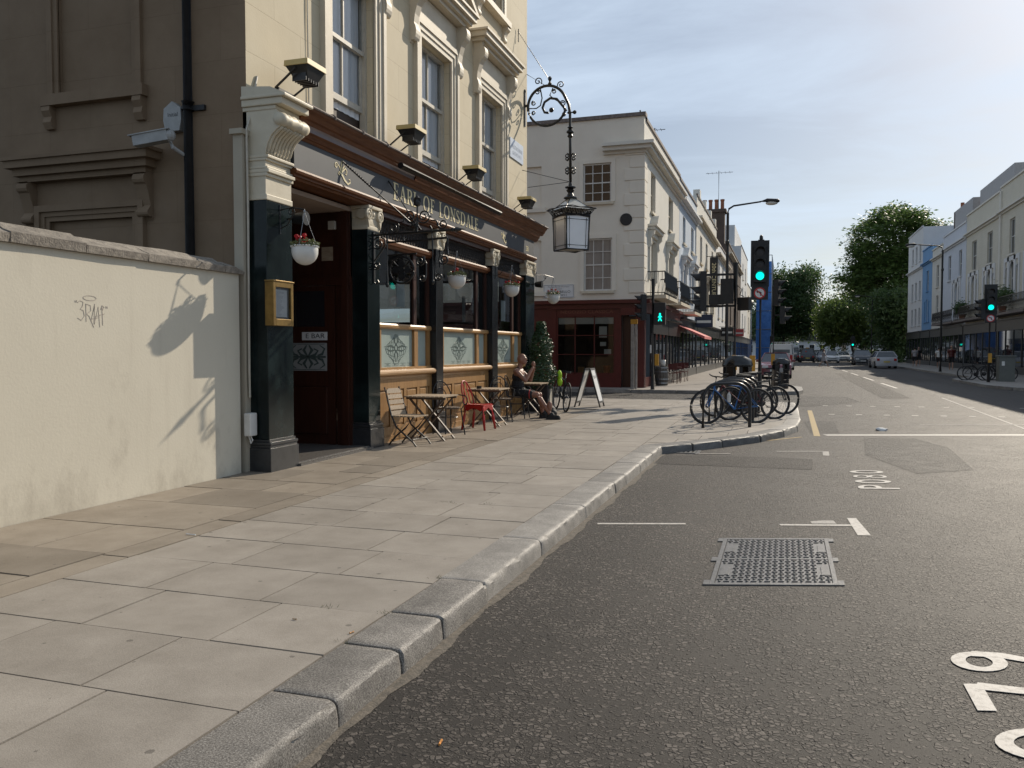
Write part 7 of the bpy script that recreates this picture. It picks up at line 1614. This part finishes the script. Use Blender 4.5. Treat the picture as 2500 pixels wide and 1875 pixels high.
# bollard-like pole with a yellow cap, cabinet, bins, barrel
t = thing('post', 'galvanised post with a yellow cap beside the red shop door', 'post', (-5.3,30.6,.12)); M().bbox(-5.43,-5.31,30.55,30.67,.1,2.52,.01).bbox(-5.28,-5.20,30.56,30.66,.1,2.52,.01).build('shaft', m_steel, t); M().bbox(-5.44,-5.19,30.54,30.68,2.521,2.70,.015).build('cap', m_amber, t)
t = thing('utility_cabinet', 'grey-green utility cabinet on the right pavement', 'cabinet', (9.75,43.6,.12)); M().bbox(9.4,10.05,43.2,43.8,.1,1.25,.02).build('case', m_grcab, t); M().bbox(9.36,10.09,43.16,43.84,1.251,1.32,.02).build('lid', m_grcab, t); M().box(9.5,9.62,43.19,43.2,.85,1.05).build('label_plate', m_white, t)
def bin_round(x,y,r,h,label):
    t = thing('litter_bin', label, 'litter bin', (x,y,.12), group='black litter bins'); M().lathe([(r*.92,.12),(r*.94,.2),(r,.22),(r,h*.62),(r*1.05,h*.64),(r*1.05,h*.67),(r*.9,h*.68)], (x,y,0), 18).build('drum', m_blk, t, smooth=True, autosm=35)
    m = M(); [m.bar((x+r*.95*cos(a),y+r*.95*sin(a),h*.66),(x+r*.95*cos(a),y+r*.95*sin(a),h*.84),.16 if k % 2 else .07,.04,up=(cos(a),sin(a),0)) for k, a in enumerate([i*pi/4+.3 for i in range(8)])]; m.build('throat_bar', m_blk, t)
    M().lathe([(r*1.05,h*.82),(r*1.08,h*.85),(r*.98,h*.94),(r*.6,h*.985),(r*.58,h*1.0),(r*.1,h*1.01)], (x,y,0), 18).build('domed_lid', m_blk, t, smooth=True, autosm=50)
    return t
bin_round(-1.06,20.3,.33,1.42,'black domed litter bin behind the parked bicycles'); b2 = bin_round(-.12,32.6,.30,1.25,'black litter bin beside the maroon car'); M().box(-.17,-.05,32.28,32.30,.75,.9).build('badge', m_steel, b2)
t = thing('barrel', 'weathered wooden barrel standing by the red shop corner', 'barrel', (-4.76,34,.12))
for k in range(16):
    a0, a1 = 2*pi*k/16+.015, 2*pi*(k+1)/16-.015; V = []; zs = [.12,.3,.5,.7,.9]; rs = [.23,.27,.285,.27,.235]
    for z, r in zip(zs, rs): V += [(-4.76+r*cos(a0),34+r*sin(a0),z),(-4.76+r*cos(a1),34+r*sin(a1),z)]
    M().add(V, [(2*i,2*i+1,2*i+3,2*i+2) for i in range(4)]).build('stave', m_oakb, t)
for z, r in ((.2,.252),(.36,.279),(.66,.276),(.82,.254)): M().lathe([(r,z),(r+.008,z),(r+.006,z+.05),(r-.002,z+.05)], (-4.76,34,0), 24).build('hoop', m_steel, t)
M().lathe([(.225,.885),(.225,.9),(.01,.9)], (-4.76,34,0), 20).build('head', m_oakb, t)
tag(M().lathe([(.11,.902),(.115,1.16),(.1,1.16)], (-4.72,34,0), 12).build('white_pot', m_white, smooth=True), 'white pot standing on the barrel', 'pot')
def cafe_set(x, y, i):
    t = thing('cafe_table', ('small dark red cafe table nearer the barrel','small dark red cafe table further along')[i], 'table', (x,y,.12), group='cafe tables on the left pavement'); M().lathe([(.28,.80),(.28,.83),(.01,.83)], (x,y,0), 14).build('top', m_redbr, t); m = M(); [m.tube([(x+.02*cos(a),y+.02*sin(a),.8),(x+.24*cos(a),y+.24*sin(a),.12)], .012, 5) for a in (.4,2.5,4.6)]; m.build('legs', m_redbr, t)
    for j, dy in enumerate((-.6,.6)):
        c = thing('cafe_chair', ('dark red cafe chair on the near side of the nearer cafe table','dark red cafe chair on the far side of the nearer cafe table','dark red cafe chair on the near side of the further cafe table','dark red cafe chair on the far side of the further cafe table')[2*i+j], 'chair', (x,y+dy,.12), group='cafe chairs on the left pavement'); s = 1 if dy > 0 else -1
        M().box(x-.19,x+.19,y+dy-.19,y+dy+.19,.56,.58).build('seat', m_redbr, c); M().box(x-.19,x+.19,y+dy+s*.2-.01,y+dy+s*.2+.01,.72,.98).build('backrest', m_redbr, c)
        for qx in (-.17,.17):
            for qy in (-.17,.17): M().tube([(x+qx,y+dy+qy,.12),(x+qx,y+dy+qy,.56)], .011, 5).build('leg', m_redbr, c)
            M().tube([(x+qx,y+dy+s*.19,.5),(x+qx,y+dy+s*.2,.98)], .011, 5).build('back_post', m_redbr, c)
cafe_set(-4.55,36.6,0); cafe_set(-4.5,38.9,1)
bicycle((8.75,44.6,PZ), radians(8), 'left bicycle of the group on the right pavement', m_dull, 'bicycles on the right pavement', simple=True); bicycle((9.15,45.3,PZ), radians(172), 'middle bicycle of the group on the right pavement', m_dull, 'bicycles on the right pavement', simple=True); bicycle((9.55,44.3,PZ), radians(-4), 'right bicycle of the group on the right pavement, by the cabinet', m_dull, 'bicycles on the right pavement', simple=True)

# ================================================================ vehicles (local frame: +Y is forward)
def paint(name, c, r=.25): return pm(name, c, tuple(x*.9 for x in c), rough=r, scale=2, coat=.6)
m_carglass = pm('car_glass', (.03,.04,.05), (.05,.06,.07), rough=.04, scale=2, spec=.8)
m_tail = pm('tail_lamp', (.45,.015,.012), rough=.25); m_headl = pm('head_lamp', (.65,.66,.66), rough=.15, spec=.8); m_plate = pm('number_plate', (.70,.70,.66), rough=.4); m_plate2 = pm('rear_plate', (.62,.48,.08), rough=.4)
CARS = {
 'saloon': dict(L=4.2, W=1.70, low=[(-2.1,.30),(-2.08,.62),(-1.95,.88),(-1.2,.93),(.95,.92),(1.85,.76),(2.08,.58),(2.1,.28)], top=[(-1.45,.92),(-.75,1.38),(.15,1.40),(1.0,.91)], hw=.58),
 'estate': dict(L=4.5, W=1.78, low=[(-2.25,.32),(-2.24,.7),(-2.15,.98),(-1.9,1.0),(1.0,.95),(2.0,.80),(2.22,.6),(2.25,.3)], top=[(-2.12,.98),(-1.75,1.42),(.2,1.44),(1.15,.94)], hw=.60),
 'hatch': dict(L=3.8, W=1.68, low=[(-1.9,.30),(-1.9,.7),(-1.8,.95),(.85,.95),(1.7,.80),(1.88,.6),(1.9,.28)], top=[(-1.78,.94),(-1.4,1.42),(.0,1.46),(.98,.93)], hw=.57),
 'suv': dict(L=4.2, W=1.80, low=[(-2.1,.36),(-2.1,.8),(-2.0,1.05),(.9,1.04),(1.85,.92),(2.08,.7),(2.1,.34)], top=[(-1.98,1.04),(-1.6,1.56),(.1,1.58),(1.05,1.03)], hw=.62),
 'taxi': dict(L=4.5, W=1.78, low=[(-2.25,.34),(-2.25,.8),(-2.1,1.06),(.75,1.06),(1.75,.98),(2.2,.75),(2.25,.32)], top=[(-2.1,1.05),(-1.85,1.74),(.05,1.80),(.85,1.05)], hw=.64),
 'van': dict(L=5.0, W=1.92, low=[(-2.5,.38),(-2.5,1.25),(1.25,1.25),(2.3,1.05),(2.48,.7),(2.5,.36)], top=[(-2.49,1.24),(-2.4,2.02),(.8,2.06),(1.5,1.24)], hw=.80)}
def vehicle(kind, loc, rz, mat, label, name, cat, group):
    P = CARS[kind]; t = thing(name, label, cat, loc, rz, group); hw = P['W']/2; L2 = P['L']/2
    bm = bmesh.new(); lowp = P['low']; bot = [(lowp[-1][0],.2),(lowp[0][0],.2)]; prof = lowp+bot
    A = [bm.verts.new((-hw*(1 if .4 < z < .9 else .94),y,z)) for y,z in prof]; B = [bm.verts.new((hw*(1 if .4 < z < .9 else .94),y,z)) for y,z in prof]; n = len(prof)
    bm.faces.new(A); bm.faces.new(B[::-1]); [bm.faces.new((A[i],B[i],B[(i+1)%n],A[(i+1)%n])) for i in range(n)]; bmesh.ops.recalc_face_normals(bm, faces=bm.faces[:]); bmesh.ops.bevel(bm, geom=bm.edges[:], offset=.05, segments=2, affect='EDGES', profile=.6)
    M().bm(bm).build('body', mat, t, world=False, smooth=True, autosm=40)
    top = P['top']; hb, ht = hw*.94, P['hw']; rz0 = top[0][1]; zr = top[1][1]
    wid = lambda z: hb+(ht-hb)*(z-rz0)/(zr-rz0); V = [(-wid(z),y,z) for y,z in top]+[(wid(z),y,z) for y,z in top]
    gmat = m_carglass
    M().add(V, [(3,2,1,0),(4,5,6,7),(0,1,5,4),(2,3,7,6),(1,2,6,5)]).build('windows', gmat, t, world=False)
    bm = bmesh.new(); r4 = [(-ht-.01,top[1][0]-.03,zr-.01),(ht+.01,top[1][0]-.03,zr-.01),(ht+.01,top[2][0]+.03,top[2][1]-.01),(-ht-.01,top[2][0]+.03,top[2][1]-.01)]
    M().add(r4+[(x*.96,y*.98,z+.05) for x,y,z in r4], [(0,1,5,4),(1,2,6,5),(2,3,7,6),(3,0,4,7),(4,5,6,7)]).build('roof', mat, t, world=False)
    for s in (-1,1):
        m = M(); e = .012
        for i in range(3): a, b = top[i], top[i+1]; m.bar((s*(wid(a[1])+e),a[0],a[1]),(s*(wid(b[1])+e),b[0],b[1]),.07,.05) if i != 1 else None
        ym = (top[1][0]+top[2][0])/2; m.bar((s*(wid(rz0)+e),ym,rz0),(s*(ht+e),ym,zr),.06,.03)
        if kind in ('estate','suv','van','taxi'): ym2 = top[1][0]+(ym-top[1][0])*.1; m.bar((s*(wid(rz0)+e),ym2-.1,rz0),(s*(ht+e),ym2,zr),.08,.03)
        m.build('pillar', mat, t, world=False)
        if kind == 'van': M().add([(s*(hw*.95),-2.45,1.22),(s*(hw*.95),.3,1.22),(s*(ht+.02),.25,2.04),(s*(ht+.02),-2.38,2.0)], [(0,1,2,3)]).build('side_panel', mat, t, world=False)
        M().bbox(s*hw*1.0-.0 if s > 0 else -hw-.2, hw+.2 if s > 0 else -hw*1.0, top[3][0]-.32,top[3][0]-.2,rz0-.02,rz0+.12,.02).build('mirror', mat, t, world=False)
        M().bbox(s*hw*.62-.16,s*hw*.62+.16,L2-.16,L2-.0,.58,.72,.03).build('headlight', m_headl, t, world=False)
        M().bbox(s*hw*.76-.11,s*hw*.76+.11,-L2-.012,-L2+.15,.66,.86 if kind != 'van' else 1.2,.02).build('tail_light', m_tail, t, world=False)
        for y in (-L2*.62,L2*.62):
            w = M().lathe([(.20,-.10),(.31,-.10),(.325,-.06),(.325,.06),(.31,.10),(.20,.10)], (s*(hw-.09),y,.325), 18, 'X').build('tyre', m_rub, t, world=False, smooth=True, autosm=40); M().lathe([(.02,-.105),(.2,-.105),(.2,.105),(.02,.105)], (s*(hw-.09),y,.325), 12, 'X').build('rim', m_steel, w, world=False)
    M().box(-.26,.26,L2-.01,L2+.015,.40,.51).build('number_plate', m_plate, t, world=False); M().box(-.26,.26,-L2-.015,-L2+.01,.52,.63).build('number_plate', m_plate2, t, world=False)
    M().box(-hw*.55,hw*.55,L2-.02,L2+.008,.53,.60).box(-hw*.7,hw*.7,L2-.02,L2+.006,.25,.38).build('grille', m_dull, t, world=False)
    if kind == 'van':
        M().box(-.62,.62,-2.515,-2.49,1.35,1.62).build('rear_window', m_carglass, t, world=False); M().add([(-.79,-2.512,1.25),(.79,-2.512,1.25),(.74,-2.44,2.03),(-.74,-2.44,2.03)], [(0,1,2,3)]).build('rear_door', mat, t, world=False)
        m = M(); [m.bar((-.75,y,2.2),(.75,y,2.2),.05,.05) for y in (-2.0,-1,0)]; [m.bar((q,-2.1,2.16),(q,.3,2.16),.04,.04) for q in (-.7,.7)]; m.build('roof_rack', m_steel, t, world=False)
    if kind == 'taxi': M().bbox(-.2,.2,-.2,.0,1.83,1.93,.02).build('roof_sign', m_amber, t, world=False); M().box(-.3,-.12,-2.0,-1.98,1.35,1.5).build('window_sticker', m_signr, t, world=False)
    if kind == 'estate': m = M(); [m.bar((s*.58,-1.5,1.53),(s*.58,.1,1.55),.04,.04) for s in (-1,1)]; m.bar((-.6,-.9,1.58),(.6,-.9,1.58),.06,.04); m.build('roof_rails', m_dull, t, world=False)
    return t
G = 'cars on the street'
vehicle('saloon', (-.48,49.4,0), pi, paint('maroon_paint',(.16,.018,.03)), 'maroon saloon parked nose towards us on the left', 'parked_car', 'car', G)
vehicle('van', (-.24,70.6,0), 0, paint('van_white',(.62,.60,.58)), 'white van with a roof rack behind the maroon car', 'parked_van', 'van', G)
vehicle('taxi', (2.8,114.5,0), 0, paint('black_paint',(.012,.012,.014)), 'black taxi driving away in the middle of the road', 'taxi', 'taxi', G)
vehicle('hatch', (5.65,112,0), pi, paint('white_paint',(.66,.67,.68)), 'white hatchback coming towards us at the head of the queue', 'car', 'car', G)
vehicle('suv', (7.8,95.5,0), pi, paint('charcoal_paint',(.03,.033,.04)), 'dark compact car with a bright headlight facing us on the right', 'car', 'car', G)
vehicle('estate', (8.2,79.5,0), radians(3), paint('silver_paint',(.42,.43,.46)), 'silver estate car with roof bars parked on the right', 'parked_car', 'car', G)
for i, (k,x,y,rz,c,lab) in enumerate((('saloon',5.1,120,pi,(.05,.07,.11),'dark blue car directly behind the white hatchback'),('hatch',5.9,127,pi,(.55,.55,.56),'pale car second behind the white hatchback'),('estate',5.4,134,pi,(.30,.31,.33),'grey car third in the oncoming queue'),('suv',5.2,143,pi,(.06,.06,.07),'dark car far back in the oncoming queue'),('suv',1.0,118,0,(.02,.02,.024),'black car ahead of the taxi on the left'),('van',1.4,150,0,(.05,.05,.055),'dark van far ahead on the left'),('hatch',-.5,84,0,(.30,.32,.34),'grey car parked in front of the white van'),('saloon',7.6,122,pi,(.45,.46,.47),'light car parked at the kerb under the trees'))):
    vehicle(k, (x,y,0), rz, paint('paint_%d' % i, c), lab, 'car', 'car', G)

# ================================================================ people far off
def walker(loc, rz, label, top, bottom, hair=m_hair, stride=.28, skirt=False, h=1.68, cap_=None):
    t = thing('person', label, 'person', loc, rz, 'people on the street'); k = h/1.7; m = M(); v = lambda x,y,z: Vector((x,y,z))*k
    for s in (-1,1):
        f = s*stride; hipp = v(0,s*.09,.86); kn = v(f*.55+.05,s*.09,.47); an = v(f-.04 if s < 0 else f,s*.09,.09)
        capsule(m, hipp, kn, .085*k,.058*k); capsule(m, kn, an, .056*k,.038*k); capsule(m, an+v(-.02,0,-.045), an+v(.15,0,-.05), .04*k,.03*k)
        shd = v(0,s*.19,1.38); el = v(-f*.35,s*.24,1.12); wr = v(-f*.35+.14,s*.22,.93); capsule(m, shd, el, .045*k,.038*k); capsule(m, el, wr, .038*k,.026*k); m.ell(wr+v(.02,0,-.06), .025,.035,.06)
    m.ell(v(0,0,.92), .13*k,.17*k,.14*k); m.ell(v(0,0,1.12), .11*k,.15*k,.18*k); m.ell(v(0,0,1.32), .12*k,.19*k,.14*k); capsule(m, v(0,0,1.42), v(.01,0,1.52), .055,.05); m.ell(v(.02,0,1.60), .09,.075,.11); m.ell(v(.115,0,1.585), .018,.014,.022)
    remesh(m.build('body', m_skinl, t, world=False), .022)
    m = M(); m.ell(v(0,0,1.10), .135*k,.175*k,.21*k); m.ell(v(0,0,1.31), .14*k,.20*k,.14*k); m.ell(v(0,0,.94), .15*k,.18*k,.13*k)
    for s in (-1,1): capsule(m, v(0,s*.19,1.38), v(-s*stride*.2,s*.225,1.2), .06*k,.052*k)
    remesh(m.build('top', top, t, world=False), .025)
    m = M()
    if skirt: m.lathe([(.15*k,.98*k),(.19*k,.8*k),(.24*k,.52*k),(.01,.55*k)], n=14)
    else:
        for s in (-1,1): f = s*stride; capsule(m, v(0,s*.09,.88), v(f*.4+.04,s*.09,.55), .10*k,.08*k)
        m.ell(v(0,0,.92), .14*k,.18*k,.13*k)
    remesh(m.build('lower_garment', bottom, t, world=False), .025)
    m = M(); m.ell(v(-.02,0,1.635), .10,.088,.10)
    if skirt: m.ell(v(-.075,0,1.50), .05,.085,.17)
    remesh(m.build('hair', hair, t, world=False), .02); return t
walker((3.55,84.5,0), radians(0), 'woman in a pale dress with long dark hair crossing the road', m_greycl, m_greycl, skirt=True, stride=.38)
walker((11.9,85.4,PZ), radians(-80), 'person in dark clothes standing by the pale house on the right', m_cloth, m_cloth, stride=.1, h=1.75)
walker((11.9,74.7,PZ), radians(80), 'person in a white top walking by the right-hand lamp post', m_white, m_cloth, stride=.25)
walker((11.5,67.0,PZ), radians(-100), 'person in a dark cap and dull top beside the right-hand lamp post', m_redbr, m_cloth, stride=.15, h=1.8)
walker((10.9,80.4,PZ), radians(90), 'person in a grey top near the silver estate car', m_greycl, m_cloth, stride=.2, h=1.7)
